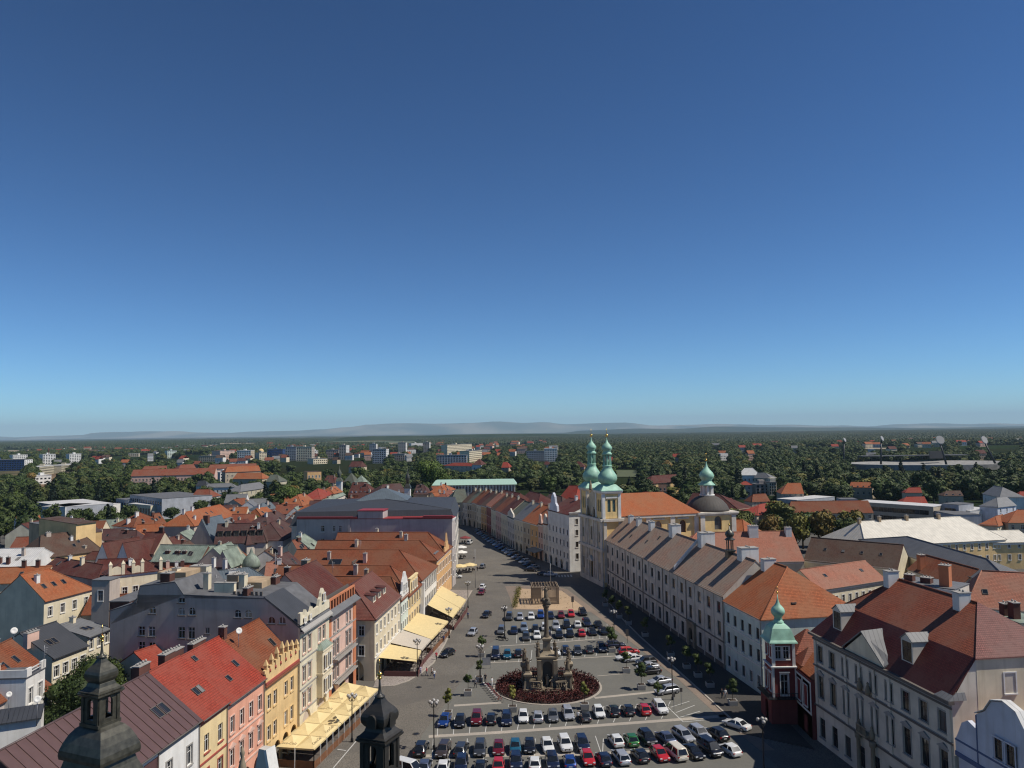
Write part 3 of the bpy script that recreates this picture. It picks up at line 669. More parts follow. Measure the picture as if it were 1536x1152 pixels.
chimney(R, .6, 6.5, .9, .9, 1.6)
# tall grey-sided house with cream front
d_ = Vector((15, 138)).normalized(); inw_ = Vector((-d_.y, d_.x)); E0 = Vector(FL(121.7))
def onside(px, py):
    r = ray(px, py); nx, ny = d_.x, d_.y; t = (nx*E0.x+ny*E0.y)/(nx*r.x+ny*r.y); p = Vector((r.x*t, r.y*t)); return (p-E0).dot(inw_), EYE+r.z*t
cust = []
for px, py, w_, h_, ar in ((227, 915.5, 1.1, 1.2, 1), (271, 899, 1.1, 1.2, 1), (271, 917.6, 1.1, 1.2, 1), (287, 917.6, 1.1, 1.2, 1), (356, 921, 1.1, 1.2, 1), (372, 921, 1.1, 1.2, 1), (407, 924.5, 1.1, 1.2, 1), (423, 925, 1.1, 1.2, 1),
                           (210.5, 944, 1.1, 2.2, 0), (226, 945, 1.1, 2.2, 0), (271, 947.5, 1.1, 2.2, 0), (286, 948.5, 1.1, 2.2, 0), (310, 944, .7, 1.5, 0), (210.5, 973, 1.1, 2.0, 0), (226, 974, 1.1, 2.0, 0)):
    y, z = onside(px, py); cust.append((31.5-y, z-h_/2 if px < 380 or not ar else 18.55, w_, h_ if px < 380 or not ar else 1.05, bool(ar)))
cust = [(c_, zb_, w_, min(h_, 17.8-zb_) if zb_ < 17.5 < zb_+h_+.3 else h_, ar_) for c_, zb_, w_, h_, ar_ in cust]
R = house('town_house', 'tall cream arcaded house with ornate gable and long blank grey side wall', FL(121.7), FL(134.4), 31.5, 18.0, 'profile', 5, 'grey', 'flat', mz=[(-.5, 17.9), (5.5, 22.5), (19, 22.9), (20.5, 24.9), (26.5, 24.2), (27, 21.6), (31.7, 20.2)],
          rows=[], side={'l': dict(n=1, rows=[], custom=cust)}, sidetop=True, gutter=False, tm='dtrim', courses=(), cornice=False, group='town houses on the left side of the square')
LE = R['L']; mb = MB(); ops = []
for c in (1.7, 3.9, 8.2, 10.2):
    for zb, ht in ((5.2, 2.3), (9.2, 2.4), (13.6, 2.4)):
        ops.append((c-.6, c+.6, zb, zb+ht)); put_window(R['root'], c, -.3, zb, 1.2, ht, 0, wframe, 'frame', P['pink'])
ops += [(1.1, 4.5, .02, 4.6, True), (7.3, 11.3, .02, 4.6, True)]
wall(mb, (0, -.3), (1, 0), (0, -1), LE, 0, 18.0, ops, 0, .3); mb.face([(0, -.3, 0), (0, -.3, 18), (0, 0, 18), (0, 0, 0)]); mb.face([(LE, -.3, 0), (LE, 0, 0), (LE, 0, 18), (LE, -.3, 18)])
mb.build('facade', P['cream'], R['root'])
mb = MB(); mb.box(-.05, LE+.05, -1.0, -.3, 17.1, 17.35, 1); mb.grid([[(-.05, -1.0, 17.35), (LE+.05, -1.0, 17.35), (LE+.05, -.0, 18.3), (-.05, -.0, 18.3)], [(-.05, -.9, 17.3), (LE+.05, -.9, 17.3), (LE+.05, 0, 18.1), (-.05, 0, 18.1)]], 1, cap0=True, cap1=True)
mb.build('cornice', [P['trim'], P['gtrim']], R['root'])
for z in (8.3, 12.7, 4.7): mb = MB(); mb.box(0, LE, -.42, -.3, z, z+.2); mb.build('string_course', P['gtrim'], R['root'])
for c in (1.7, 3.9):
    for z in (5.2, 9.2, 13.6): mb = MB(); mb.box(c-.8, c+.8, -.5, -.3, z+2.55, z+2.75); mb.build('window_hood', P['gtrim'], R['root'])
mb = MB(); mb.prism([(0, 18.3), (LE, 18.3), (LE, 19.6), (11.3, 19.8), (11.2, 20.6), (10.6, 20.9), (10.4, 21.5), (9.7, 22.2), (9.0, 21.5), (8.8, 20.9), (8.2, 20.6), (7.8, 19.6), (5.4, 19.5), (4.9, 20.2), (4.3, 19.5), (2.9, 19.5), (2.3, 20.3), (1.7, 19.5), (.9, 19.5), (.9, 20.2), (0, 20.2)], -.35, .1)
mb.build('gable', P['cream'], R['root'])
for c, z, s_ in ((9.7, 20.1, .9), (1.4, 18.5, .5), (3.6, 18.5, .5)): put_window(R['root'], c, -.55, z, s_, s_*1.3, 0, bframe, 'frame', P['trim'])
mb = MB(); mb.box(7.0, 11.5, -1.3, -.3, 5.0, 12.6)
for z in (8.6, 12.3): mb.box(6.9, 11.6, -1.45, -.3, z, z+.25)
mb.build('oriel', P['palecream'], R['root']); mb = MB(); mb.grid([[(6.9, -1.45, 12.6), (11.6, -1.45, 12.6), (11.6, -.3, 12.6), (6.9, -.3, 12.6)], [(7.9, -.7, 13.5), (10.6, -.7, 13.5), (10.6, -.3, 13.5), (7.9, -.3, 13.5)]], cap1=True, cap0=True)
mb.build('oriel_roof', T['copper'], R['root'])
for c in (8.2, 10.2):
    for z in (5.6, 9.4): put_window(R['root'], c, -1.52, z, 1.1, 2.2, 0, bframe, 'frame', P['trim'])
mb = MB(); mb.grid([[(-.05, -.4, 18.3), (7.6, -.4, 18.3), (7.2, 5.6, 22.7), (-.05, 5.6, 22.7)], [(-.05, -.4, 18.2), (7.6, -.4, 18.2), (7.2, 5.6, 22.55), (-.05, 5.6, 22.55)]], cap0=True, cap1=True); mb.build('slate_slope', T['slate'], R['root'])
for x, y, w_, d2, t_, mm in ((1.5, 9, 2.0, .8, 1.0, P['brickdark']), (1.2, 22.5, 1.5, 1.6, 1.6, P['brickdark']), (6, 12, 1.3, 1.0, 2.2, P['palecream']), (9.5, 15, 2.6, 2.0, 1.6, P['dgrey']), (4.5, 17.5, 1.0, .9, 2.6, P['palecream']), (2.8, 13.5, .8, 3.4, 1.4, P['palecream']), (10.8, 8.5, 1.8, .8, 1.0, P['brickdark']), (5.5, 23.5, 1.2, .9, 1.6, P['palecream']), (9.6, 21.5, 1.8, 3.0, 1.3, P['cream'])):
    chimney(R, x, y, w_, d2, t_, zb=22.8 if y < 19.5 else 24.4, m=mm)
mb = MB(); mb.box(6.5, 12, 9, 13.5, 22.6, 23.6); mb.box(4, 9, 21, 26, 24.0, 25.6); mb.build_parts('roof_hatch', [P['dgrey']], R['root'])
mb = MB()
for i in range(7): mb.box(.9+i*.0+.3, 1.5, 6.5+i*.75, 6.9+i*.75, 22.6, 23.2)
mb.build_parts('roof_vent', P['dtrim'], R['root'])
# salmon and brick house
R = house('town_house', 'salmon house with orange brick edges, balconies and an open pillared top storey', FL(134.5), FL(149.3), 15, 17.0, 'para', 6.8, 'pink', 'dred', rows=[(4.9, 2.6, 'frame'), (9.0, 2.6, 'cap'), (13.2, 2.0, 'frame', .8, True)], ncx=[3.2, 5.0, 9.8, 11.6], tm='gtrim', arc=(3, 3.3, 4.3), courses=(8.5, 12.8), gutter=False, rf=.52, group='town houses on the left side of the square')
L_ = R['L']; mb = MB()
for x in (0, L_-1.6): mb.box(x, x+1.6, -.10, .0, 0, 17.0)
mb.box(0, L_, -.08, 0, .0, .8); mb.build_parts('brick_pier', P['brick'], R['root'])
mb = MB(); mb.grid([[(-.1, -1.0, 16.6), (L_+.1, -1.0, 16.6), (L_+.1, .1, 17.3), (-.1, .1, 17.3)], [(-.1, -1.0, 16.75), (L_+.1, -1.0, 16.75), (L_+.1, .1, 17.45), (-.1, .1, 17.45)]], cap0=True, cap1=True); mb.build('eaves_ledge', T['zinc'], R['root'])
mb = MB(); 
for i in range(11): x = .25+i*(L_-.5)/10; mb.box(x-.22, x+.22, .15, .5, 17.3, 19.0)
mb.box(0, L_, .12, .55, 18.9, 19.2); mb.build_parts('attic_pillar', P['brick'], R['root'])
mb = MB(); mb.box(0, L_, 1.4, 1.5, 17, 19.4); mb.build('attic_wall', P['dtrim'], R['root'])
for z in (4.7, 8.8):
    mb = MB(); mb.box(2.0, 12.8, -1.15, -.12, z-.25, z); 
    for i in range(22): mb.box(2.1+i*.5, 2.14+i*.5, -1.12, -1.08, z, z+.95)
    mb.box(2.0, 12.8, -1.15, -1.05, z+.95, z+1.0); mb.build('balcony', P['gtrim'], R['root'])
chimney(R, 12.5, 9.0, 1.6, 1.2, 1.5, m=P['dgrey']); chimney(R, 3, 8.6, .9, .9, 1.4)
# G corner house
R = house('town_house', 'pale cream corner house with hipped pinkish roof and three dormers, beyond the lane', FR(152.6), FR(173.8), 16, 12.1, 'para', 5.2, 'palecream', 'salmonroof', rows=[(4.8, 1.9, 'frame'), (8.6, 1.9, 'frame')], n=7, tm='trim', hips='l', e=6, arc=(5, 2.6, 3.6), side={'l': dict(n=3, rows=[(4.8, 1.9, 'frame'), (8.6, 1.9, 'frame')], arc=(2, 3.6, 4.0))}, courses=(4.3,), rf=.4, group='town houses on the left side of the square')
for x in (7, 11, 15): dormer(R, x, 1.9, 2.1, 1.5, 'palecream', 'dred', 'shed')
# H..L
R = house('town_house', 'narrow pale mint house with a curved white baroque gable', FR(173.9), FR(181.5), 30, 11.2, 'perp', 4.2, 'mint', 'rust', rows=[(3.9, 1.7, 'frame'), (7.6, 1.7, 'frame')], n=4, ww=.9, cornice=True, hips='f', e=3, group='town houses on the left side of the square')
mb = MB(); c = R['L']/2; mb.prism([(.2, 11.2), (c*2-.2, 11.2), (c*2-.3, 12.2), (c*2-1.2, 12.6), (c*2-1.5, 14.6), (c+1.1, 15.6), (c+.6, 16.4), (c, 16.6), (c-.6, 16.4), (c-1.1, 15.6), (1.5, 14.6), (1.2, 12.6), (.3, 12.2)], -.2, .2); mb.build('gable', P['white'], R['root'])
for x in (c-1.1, c+1.1): put_window(R['root'], x, -.42, 12.4, .8, 1.5, 0, wframe, 'frame', P['trim'])
chimney(R, 4.5, 9, 1.0, .8, 2.2, m=P['dgrey'])
R = house('town_house', 'pale yellow house with grey mullioned windows between the mint and the white house', FR(181.6), FR(195.5), 34, 10.4, 'perp', 5.6, 'lemon', 'rust', rows=[(3.4, 2.0, 'frame'), (7.2, 2.0, 'frame')], n=5, ww=1.2, hips='f', e=6, tm='gtrim', group='town houses on the left side of the square')
mb = MB(); mb.prism([(1.5, 10.4), (9.5, 10.4), (9.5, 13.6), (1.5, 13.6)], -.15, .3); mb.box(1.3, 9.7, -.3, .4, 13.6, 13.9, 0); mb.build('gable', P['lemon'], R['root'])
for x in (3.2, 5.5, 7.8): put_window(R['root'], x, -.37, 11, 1.0, 1.8, 0, bframe, 'frame', P['trim'])
chimney(R, 5, 14, 1.0, .9, 2.0, m=P['grey']); chimney(R, 3.0, 26, 1.3, 3.0, 3.0, m=P['pink']); skylight(R, 2.8, 12, .9, 1.4, 'l'); skylight(R, 2.8, 14.5, .9, 1.4, 'l')
R = house('town_house', 'white house with slanting buttress and tall paired windows beside the big cream awnings', FR(195.6), FR(216.5), 36, 11.3, 'perp', 5.8, 'white', 'rust', rows=[(3.4, 2.2, 'frame'), (7.6, 2.2, 'cap')], n=9, ww=1.1, hips='f', e=8, tm='gtrim', group='town houses on the left side of the square')
mb = MB(); mb.prism([(-1.8, 0), (0.6, 0), (.6, 10.5), (.1, 10.5)], -.9, -.02); mb.build('buttress', P['white'], R['root'])
chimney(R, 6, 16, 1.0, .9, 2.2, m=P['pink']); chimney(R, 7, 26, .8, .8, 1.8, m=P['grey']); skylight(R, 6, 24, 3.4, 2.2, 'l')
mb = MB(); mb.box(3, 9, 18.5, 18.7, 14.5, 15.2); mb.build('snow_guard', P['dtrim'], R['root'])
R = house('town_house', 'tan yellow house with grey zinc dormer strip before the pointed gable', FR(216.6), FR(228), 36, 12.9, 'perp', 4.4, 'orange', 'rust', rows=[(4.4, 2.0, 'frame'), (8.8, 2.0, 'frame')], n=5, hips='f', e=6, group='town houses on the left side of the square')
chimney(R, 6, 10, 1.0, .9, 1.8, m=P['grey']); chimney(R, 4, 24, 1.0, .8, 1.6, m=P['palecream']); dormer(R, 5.5, 1.0, 5.5, 1.3, 'white', 'zinc', 'shed', 'f', zb=12.7)
R = house('town_house', 'apricot house with a pointed stepped gable at the end of the left row', FR(228.1), FR(241), 34, 13.0, 'perp', 5.0, 'orange', 'rust', rows=[(4.4, 2.0, 'frame'), (8.8, 2.0, 'frame')], n=5, hips='f', e=6, group='town houses on the left side of the square')
mb = MB(); c = 4; mb.prism([(.3, 13), (7.7, 13), (7.2, 14.2), (6.2, 14.2), (5.8, 15.6), (5.0, 15.6), (4.0, 18.2), (3.0, 15.6), (2.2, 15.6), (1.8, 14.2), (.8, 14.2)], -.2, .2); mb.build('gable', P['orange'], R['root'])
chimney(R, 5, 14, .9, .8, 1.4, m=P['palecream']); chimney(R, 7, 22, .9, .8, 1.4, m=P['palecream'])
# bank building
bp = AT(676, 778, 262); 
R = house('bank_building', 'huge grey bank building with a dark mansard roof at the end of the left row', (-19.2, 250.5), (-21.5, 300), 52, 19.2, 'mansard', 2.0, 'offwhite', 'slate', cat='building', rows=[(2, 2.4), (6.5, 2.4), (11, 2.4), (15.2, 2.0)], n=16, mz=4.0, mi=1.1, hips='lr', side={'l': dict(n=12, rows=[(10.5, 2.4, 'frame'), (14.8, 2.2, 'frame')])}, rm2='slate', fr=bframe, gutter=False)
for i in range(8):
    mb = MB(); rr = 1.9; N = 10
    mb.prism([(rr*math.cos(math.pi*k/N), rr*math.sin(math.pi*k/N)) for k in range(N+1)], -.25, 2.5)
    o = mb.build('arched_dormer', P['dtrim'], R['root'], (.4, 4+i*6.1, 19.6), -math.pi/2); ob('pane', pmesh(1.2, 1.3), o, (0, -.32, .1))
mb = MB(); mb.sq([(9, 24.6), (1, 28.2)], 30, 26); mb.build('skylight_roof', T['bluegrey'], R['root'])
# mauve party wall house in front of the bank
A_, B_ = FR(242.2), FR(248.8)
R = house('town_house', 'mauve-grey party wall with red metal coping standing in front of the bank', A_, B_, 50, 21.3, 'flat', .2, 'mauve', 'redmetal', cat='house', rows=[(3, 2), (7.5, 2), (12, 2)], n=2, side={'l': dict(n=1, rows=[], custom=[(8.5, 13.2, 1.1, 1.9, 0), (12.2, 13.2, .8, 1.9, 0), (14.2, 13.2, .8, 1.9, 0), (8.5, 17.2, 1.1, 1.9, 0), (12.2, 17.2, .8, 1.9, 0), (14.2, 17.2, .8, 1.9, 0)])}, gutter=False)
mb = MB(); mb.box(-.1, 6, 22, 30, 21.35, 23.6); mb.box(-.3, .1, 32.5, 33.3, 6, 21.2); mb.build_parts('raised_block', P['mauve'], R['root'])
mb = MB(); mb.box(-.3, 6.2, 21.8, 30.2, 23.6, 23.9); mb.box(-.5, .7, -.3, 9, 21.4, 22.2); mb.box(-.4, .5, 9.2, 15.5, 21.4, 21.7); mb.box(-.4, .5, 30.3, 49.8, 21.4, 21.9); mb.build_parts('metal_coping', T['redmetal'], R['root'])
# ================================================================ right side: church, college, bishop's palace
def onion(mb, z0, r, h, n=8, cx=0, cy=0, m=0):
    """copper onion: neck - bulb - spike; r = bulb radius"""
    pr = [(.60, 0), (.52, .06), (.72, .13), (.98, .23), (1.04, .32), (.92, .42), (.66, .50), (.40, .58), (.24, .68), (.12, .80), (.04, 1.0)]
    mb.lathe([(a*r, z0+b*h) for a, b in pr], n, cx, cy, m, True, ph=math.pi/n)
# --- Jesuit college
QF, QN = Vector((28.3, 241)), Vector((42.0, 156.9))
R = house('college_building', 'long three-storey off-white college with patched grey-brown roof lining the shaded street', QF, QN, 14.2, 14.9, 'para', 6.4, 'college', 'college', cat='building', rows=[(1.3, 2.9, 'sill'), (6.1, 2.9, 'sill'), (10.7, 2.2, 'sill')], n=17, ww=1.6, tm='college', fr=bframe, courses=(5.3,), o=.5)
LQ = R['L']; mb = MB()
for i in range(18): x = min(max(LQ*i/17, .3), LQ-.3); mb.box(x-.22, x+.22, -.13, -.0, 0, 13.9)
mb.build_parts('pilaster', P['college'], R['root'])
mb = MB(); mb.box(0, LQ, -.16, -.125, 5.15, 5.45); mb.box(0, LQ, -.06, .0, 0, .9)
for x in (LQ*4/17, LQ*7/17, LQ*10/17, LQ*13/17): mb.box(x+.3, x+.42, -.2, -.08, 0, 14.4)
mb.build_parts('downpipe_or_band', P['dtrim'], R['root'])
mb = MB(); wall(mb, (66.2, -.5), (1, 0), (0, -1), 4.4, 0, 5.2, [(1.1, 3.3, .02, 4.2, True)], 0, .5); mb.box(66.2, 70.6, -.7, -.02, 5.2, 5.6); mb.face([(66.2, -.5, 0), (66.2, -.5, 5.2), (66.2, 0, 5.2), (66.2, 0, 0)]); mb.face([(70.6, -.5, 0), (70.6, 0, 0), (70.6, 0, 5.2), (70.6, -.5, 5.2)])
mb.build('portal', P['stone'], R['root'])
for x, w_, t_ in ((7, 1.6, 1.7), (14.5, 1.8, 1.8), (25.5, 2.0, 2.0)): chimney(R, x, 6.2, w_, 1.3, t_, m=P['white'], cap=True)
chimney(R, 41, 7.0, 2.6, 2.4, 2.2, m=P['white']); chimney(R, 59.5, 7.6, 2.4, 3.4, 2.8, m=P['white']); chimney(R, 80, 8.0, 2.2, 3.8, 2.6, m=P['white'])
mb = MB(); mb.prism([(0, 0), (1, 0), (1, .1), (0, .1)], 0, 1)
mb = MB(); ft = MB()
for k in range(1): ft.grid([[(57.9, .0, 15.1), (58.5, .0, 15.1), (58.5, 6.4, 21.7), (57.9, 6.4, 21.7)], [(57.9, .0, 15.9), (58.5, .0, 15.9), (58.5, 6.4, 22.4), (57.9, 6.4, 22.4)]], 0, cap0=True, cap1=True)
ft.build('fire_wall', P['white'], R['root'])
for x, y in ((17, 3), (30, 3.2), (35, 5)): skylight(R, x, y, .8, .7)
# bell turret on the college ridge
t = MB(); z = 21.0; t.sq([(.8, z-1.6), (.8, z+.6), (1.0, z+.7), (1.0, z+.9)]); 
for a in range(8): an = math.pi/4*a; t.box(.68*math.cos(an)-.09, .68*math.cos(an)+.09, .68*math.sin(an)-.09, .68*math.sin(an)+.09, z+.9, z+3.0)
t.lathe([(1.0, z+3.0), (1.0, z+3.2), (.55, z+3.5), (.85, z+4.0), (.9, z+4.4), (.6, z+4.9), (.2, z+5.2), (.06, z+6.2)], 8)
t.build('bell_turret', T['darkcopper'], R['root'], (74.5, 6.6, 0)); mb = MB(); mb.ball(0, 0, 27.3, .22, 8); mb.build('ball', gold, R['root'], (74.5, 6.6, 0))
# --- green/white house with orange hipped roof
R = house('town_house', 'white house with pale green ground floor and hipped orange roof next to the college', (42.05, 156.7), (44.5, 141.2), 20, 13.9, 'para', 7.2, 'mint', 'terracotta' if 0 else 'orange', rows=[(1.2, 2.0), (5.7, 2.2, 'sill'), (9.7, 2.0, 'sill')], n=5, ww=1.2, hips='r', e=8.5, courses=(5.0, 9.0), tm='trim', fr=bframe)
mb = MB(); mb.box(0, R['L'], -.04, -.0, 0, 5.0); 
skylight(R, 13.5, 7.5, .9, .9, 'f'); chimney(R, 1.4, 9.0, 1.6, 2.6, 1.4, m=P['white'])
# --- red house with onion turret
SR = Vector((42.0, 128.2)); ang = -1.48
root = empty('red_turret_house', (SR.x, SR.y, 0), 0); tag(root, 'dark red house with a corner turret under a green onion dome', 'house')
FOOT.append((Vector((42, 126)), 0, 8, 12))
mb = MB(); wx, wy = 3.7, 3.9      # turret block: front-left corner at (0,0): west face x=0, south face y=0
def block(mb, x0, x1, y0, y1, z0, z1, opw=(), ops_=(), m=0):
    wall(mb, (x0, y1), (0, -1), (-1, 0), y1-y0, z0, z1, opw, m); wall(mb, (x0, y0), (1, 0), (0, -1), x1-x0, z0, z1, ops_, m)
    wall(mb, (x1, y0), (0, 1), (1, 0), y1-y0, z0, z1, (), m); wall(mb, (x1, y1), (-1, 0), (0, 1), x1-x0, z0, z1, (), m)
block(mb, -.5, wx+.2, -.3, wy+1.2, 0, 4.2, [(2.2, 3.8, .02, 3.4, True)], []); block(mb, 0, wx, 0, wy, 4.2, 9.0, [(.5, 1.5, 5.0, 7.8), (2.6, 3.6, 5.0, 7.8)], [(1.25, 2.45, 4.6, 7.9)])
block(mb, .1, wx-.3, .1, wy-.2, 9.2, 13.0, [(.5, 1.4, 10.4, 12.2), (2.6, 3.5, 10.4, 12.2)], [(.45, 1.4, 10.3, 12.3), (1.75, 2.7, 10.3, 12.3)])
block(mb, wx, 9.5, -6.5, 9, 0, 9.0, [(1.2, 2.4, 4.4, 7.2)], [])
wall(mb, (wx, .5), (0, -1), (-1, 0), 7.0, 0, 8.6, [(1.2, 2.6, 4.4, 7.6), (4.0, 5.4, 4.4, 7.6), (3.6, 5.0, .3, 2.8)], 0); mb.build('wall', P['red'], root)
for y, z, w_, h_ in ((3.4, 5.0, 1.0, 2.8), (1.3, 5.0, 1.0, 2.8)): put_window(root, 0, y, z, w_, h_, -math.pi/2, wframe, 'cap', P['trim'])
for y in (3.2, 1.1): put_window(root, .1, y, 10.4, .9, 1.8, -math.pi/2, wframe, 'frame', P['trim'])
put_window(root, 1.85, 0, 4.6, 1.2, 3.3, 0, wframe, 'cap', P['trim'])
for x in (1.02, 2.32): put_window(root, x, .1, 10.3, .95, 2.0, 0, wframe, 'frame', P['trim'])
for y in (-1.4, -4.2): put_window(root, wx, y, 4.4, 1.4, 3.2, -math.pi/2, wframe, 'frame', P['trim'])
mb = MB()
for x, y in ((0, 0), (wx, 0), (0, wy)): mb.box(x-.12, x+.22, y-.12, y+.22, 4.2, 9.0)
for x, y in ((.1, .1), (wx-.3, .1)): mb.box(x-.12, x+.35, y-.12, y+.22, 9.2, 13.0)
mb.box(-.6, wx+.3, -.4, wy+1.3, 3.95, 4.2); mb.box(-.3, wx+.2, -.3, wy+.2, 9.0, 9.2); mb.box(wx-.06, wx-.0, -6.5, .4, 8.3, 8.6); mb.box(wx-.06, wx, -6.5, .4, 3.6, 3.9)
for y in (-.1, -2.8, -6.2): mb.box(wx-.07, wx-.0, y-.25, y+.1, 3.9, 8.3)
mb.build_parts('white_band', P['trim'], root)
mb = MB(); mb.sq([(2.35, 12.9), (2.3, 13.1), (2.05, 13.4), (1.8, 14.2), (1.5, 15.1), (1.05, 15.6), (.75, 15.8)], 1.8, 1.95, sm=False); mb.lathe([(.8, 15.7), (.85, 15.95), (.6, 16.2), (.6, 16.5)], 8, 1.8, 1.95); onion(mb, 16.4, 1.12, 4.0, 10, 1.8, 1.95)
mb.build('onion_roof', T['verdigris'], root); mb = MB(); mb.ball(1.8, 1.95, 20.7, .18); mb.tube([(1.8, 1.95, 20.4), (1.8, 1.95, 21.7)], .04); mb.box(1.6, 2.0, 1.93, 1.97, 21.25, 21.35); mb.build('cross', gold, root)
mb = MB()
for i in range(26):
    a = i/25
    p = (-1.0, wy+1-a*12) if a < .45 else (-1.0+(a-.45)*13, -1.1)
    mb.box(p[0]-.03, p[0]+.03, p[1]-.03, p[1]+.03, 4.2, 5.2)
mb.box(-1.05, -.95, -1.1, wy+1, 5.15, 5.22); mb.box(-1.0, 5.6, -1.15, -1.05, 5.15, 5.22); mb.box(-1.1, wx+.9, -1.2, wy+1.2, 4.22, 4.3); mb.build('balcony', iron, root)
R2 = dict(rings=[(4.2, 10, -7, 9.5, 8.9), (7.0, 7.2, -5, 9.4, 11.2)]); roof_mesh(R2['rings'], 'b').build('roof', T['orange'], root)
mb = MB(); mb.sq([(3.2, 10.2), (.2, 13.6)], 8.0, 6.0); mb.sq([(2.2, 9.4), (.1, 11.8)], 6.6, 1.5); mb.build_parts('side_roof', T['terra'], root)
block_ = MB(); block(block_, 5.2, 11.0, 3, 9.2, 8.9, 10.3); block_.build('rear_wall', P['red'], root)
# --- bishop's palace
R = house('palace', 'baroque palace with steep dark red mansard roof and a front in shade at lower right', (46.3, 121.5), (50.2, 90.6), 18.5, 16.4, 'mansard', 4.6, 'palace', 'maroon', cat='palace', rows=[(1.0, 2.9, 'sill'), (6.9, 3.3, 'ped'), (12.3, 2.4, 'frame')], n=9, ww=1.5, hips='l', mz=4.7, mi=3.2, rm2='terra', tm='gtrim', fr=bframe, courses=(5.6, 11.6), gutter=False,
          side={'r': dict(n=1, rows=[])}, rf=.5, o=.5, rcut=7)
LT = R['L']; rt = R['root']
mb = MB()
for z in (5.4, 11.4, 15.4): mb.box(-.1, LT+.1, -.22, -.13, z, z+.25)
mb.box(-.4, LT+.45, -.75, -.0, 16.1, 16.45); mb.build_parts('eaves_cornice', P['dtrim'], rt)
mb = MB()
for x in (.5, 8.8, 12.3, 15.7, 19.1, LT-.6): mb.box(x-.3, x+.3, -.16, -.0, 5.7, 15.4)
mb.build_parts('pilaster', P['palace'], rt)
mb = MB(); x0 = 9.4; x1 = 18.6; xm = (x0+x1)/2
mb.prism([(x0, 16.45), (x1, 16.45), (xm, 19.7)], -.35, -.05); mb.build('pediment', P['palecream'], rt)
mb = MB()
for sg in (-1, 1):
    e0 = xm+sg*(x1-xm+.4)
    mb.grid([[(e0, -.6, 16.5), (xm, -.6, 19.9), (xm, 3.6, 20.2), (e0, 1.0, 17.3)], [(e0, -.6, 16.7), (xm, -.6, 20.1), (xm, 3.6, 20.4), (e0, 1.0, 17.5)]], 0, cap0=True, cap1=True)
mb.build('pediment_roof', T['zinc'], rt)
for x in (5.4, 21.8): dormer(R, x, .9, 2.3, 2.9, 'offwhite', 'zinc', 'gable', fr=bframe)
chimney(R, 7.6, 8.4, 1.25, 1.7, 1.7, m=P['white']); chimney(R, 22.4, 8.4, 1.25, 1.7, 1.6, m=P['white'])
mb = MB(); mb.box(13.0, 15.2, -1.3, -.1, 6.2, 6.5)
for i in range(8): mb.box(13.0+i*.3, 13.08+i*.3, -1.28, -1.2, 6.5, 7.4)
mb.box(13.0, 15.2, -1.3, -1.15, 7.4, 7.5)
for x in (12.2, 15.6): mb.lathe([(.45, 0), (.4, .5), (.28, .6), (.25, 5.0), (.4, 5.2), (.45, 5.9)], 8, x, -.5)
for x, z in ((12.4, 6.1), (15.4, 6.1), (12.9, 11.8), (14.9, 11.8)): mb.lathe([(.3, z), (.34, z+.5), (.22, z+1.1), (.12, z+1.3), (.16, z+1.5), (.05, z+1.7)], 8, x, -.45)
mb.build_parts('portal_sculpture', P['stone'], rt)
# hip end towards the camera: light glazed tiles over a cream wall with two windows
mb = MB(); zt = 16.4+4.7; zr = zt+4.6
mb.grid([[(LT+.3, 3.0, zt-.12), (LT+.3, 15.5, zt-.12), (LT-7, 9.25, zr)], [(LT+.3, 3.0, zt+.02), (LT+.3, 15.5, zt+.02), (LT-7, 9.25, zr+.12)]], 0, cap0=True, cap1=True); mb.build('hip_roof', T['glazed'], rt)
mb = MB(); wall(mb, (LT+.03, 3.25), (0, 1), (1, 0), 12.0, 10, zt-.1, [(3.5, 4.9, 16.9, 19.2), (9.6, 11.0, 16.9, 19.2)], 0, .3); mb.build('gable_wall', P['palecream'], rt)
for y in (7.5, 13.6): put_window(rt, LT+.03, y-.05, 16.9, 1.4, 2.3, math.pi/2, wframe, 'frame', P['trim'], rev=.3)
mb = MB(); mb.box(LT+.02, LT+1.2, 3.6, 22, 14.6, 14.75); mb.build('wall_coping', T['whiteroof'], rt)
mb = MB(); mb.grid([[(LT-2.2, -.7, 16.5), (LT+.4, -.7, 16.5), (LT+.4, 1.6, 16.5), (LT-2.2, 1.6, 16.5)], [(LT-1.6, .5, 17.3), (LT+.1, .5, 17.3), (LT+.1, 1.6, 17.3), (LT-1.6, 1.6, 17.3)]], cap0=True, cap1=True); mb.build('corner_cap', T['zinc'], rt)
# --- blue and white gabled house bottom right
R = house('town_house', 'bluish-white house with curved gable and red tiled roof in the bottom right corner', (50.4, 90.2), (52.2, 74.5), 24, 11.0, 'perp', 6.6, 'bluewhite', 'terra', rows=[(2, 2.2), (6.5, 2.3, 'sill')], n=6, tm='bluewhite', gutter=False, cornice=False, e=1)
c = R['L']/2; mb = MB()
mb.prism([(0, 11), (2*c, 11), (2*c, 12), (2*c-1.5, 13.4), (2*c-3.2, 14.2), (2*c-3.6, 16.4), (2*c-5.0, 17.2), (c+1.8, 18.6), (c, 19.1), (c-1.8, 18.6), (5.0, 17.2), (3.6, 16.4), (3.4, 14.8), (2.2, 15.2), (1.2, 14.6), (.4, 13.0), (0, 12.4)], -.3, .25); mb.build('gable', P['bluewhite'], R['root'])
mb = MB(); mb.box(0, 2*c, -.42, -.3, 10.6, 11.1); mb.box(0, 2*c, -.36, -.3, 12.3, 12.5)
for x in (3.6, 2*c-3.6): mb.box(x-.07, x+.07, -.36, -.3, 11.1, 16.3)
mb.build_parts('blue_band', plain('blue_trim', (.10, .13, .24), .8), R['root'])
for x in (c-.85, c+.85): put_window(R['root'], x, -.55, 12.9, 1.3, 2.2, 0, bframe, 'frame', P['bluewhite'])
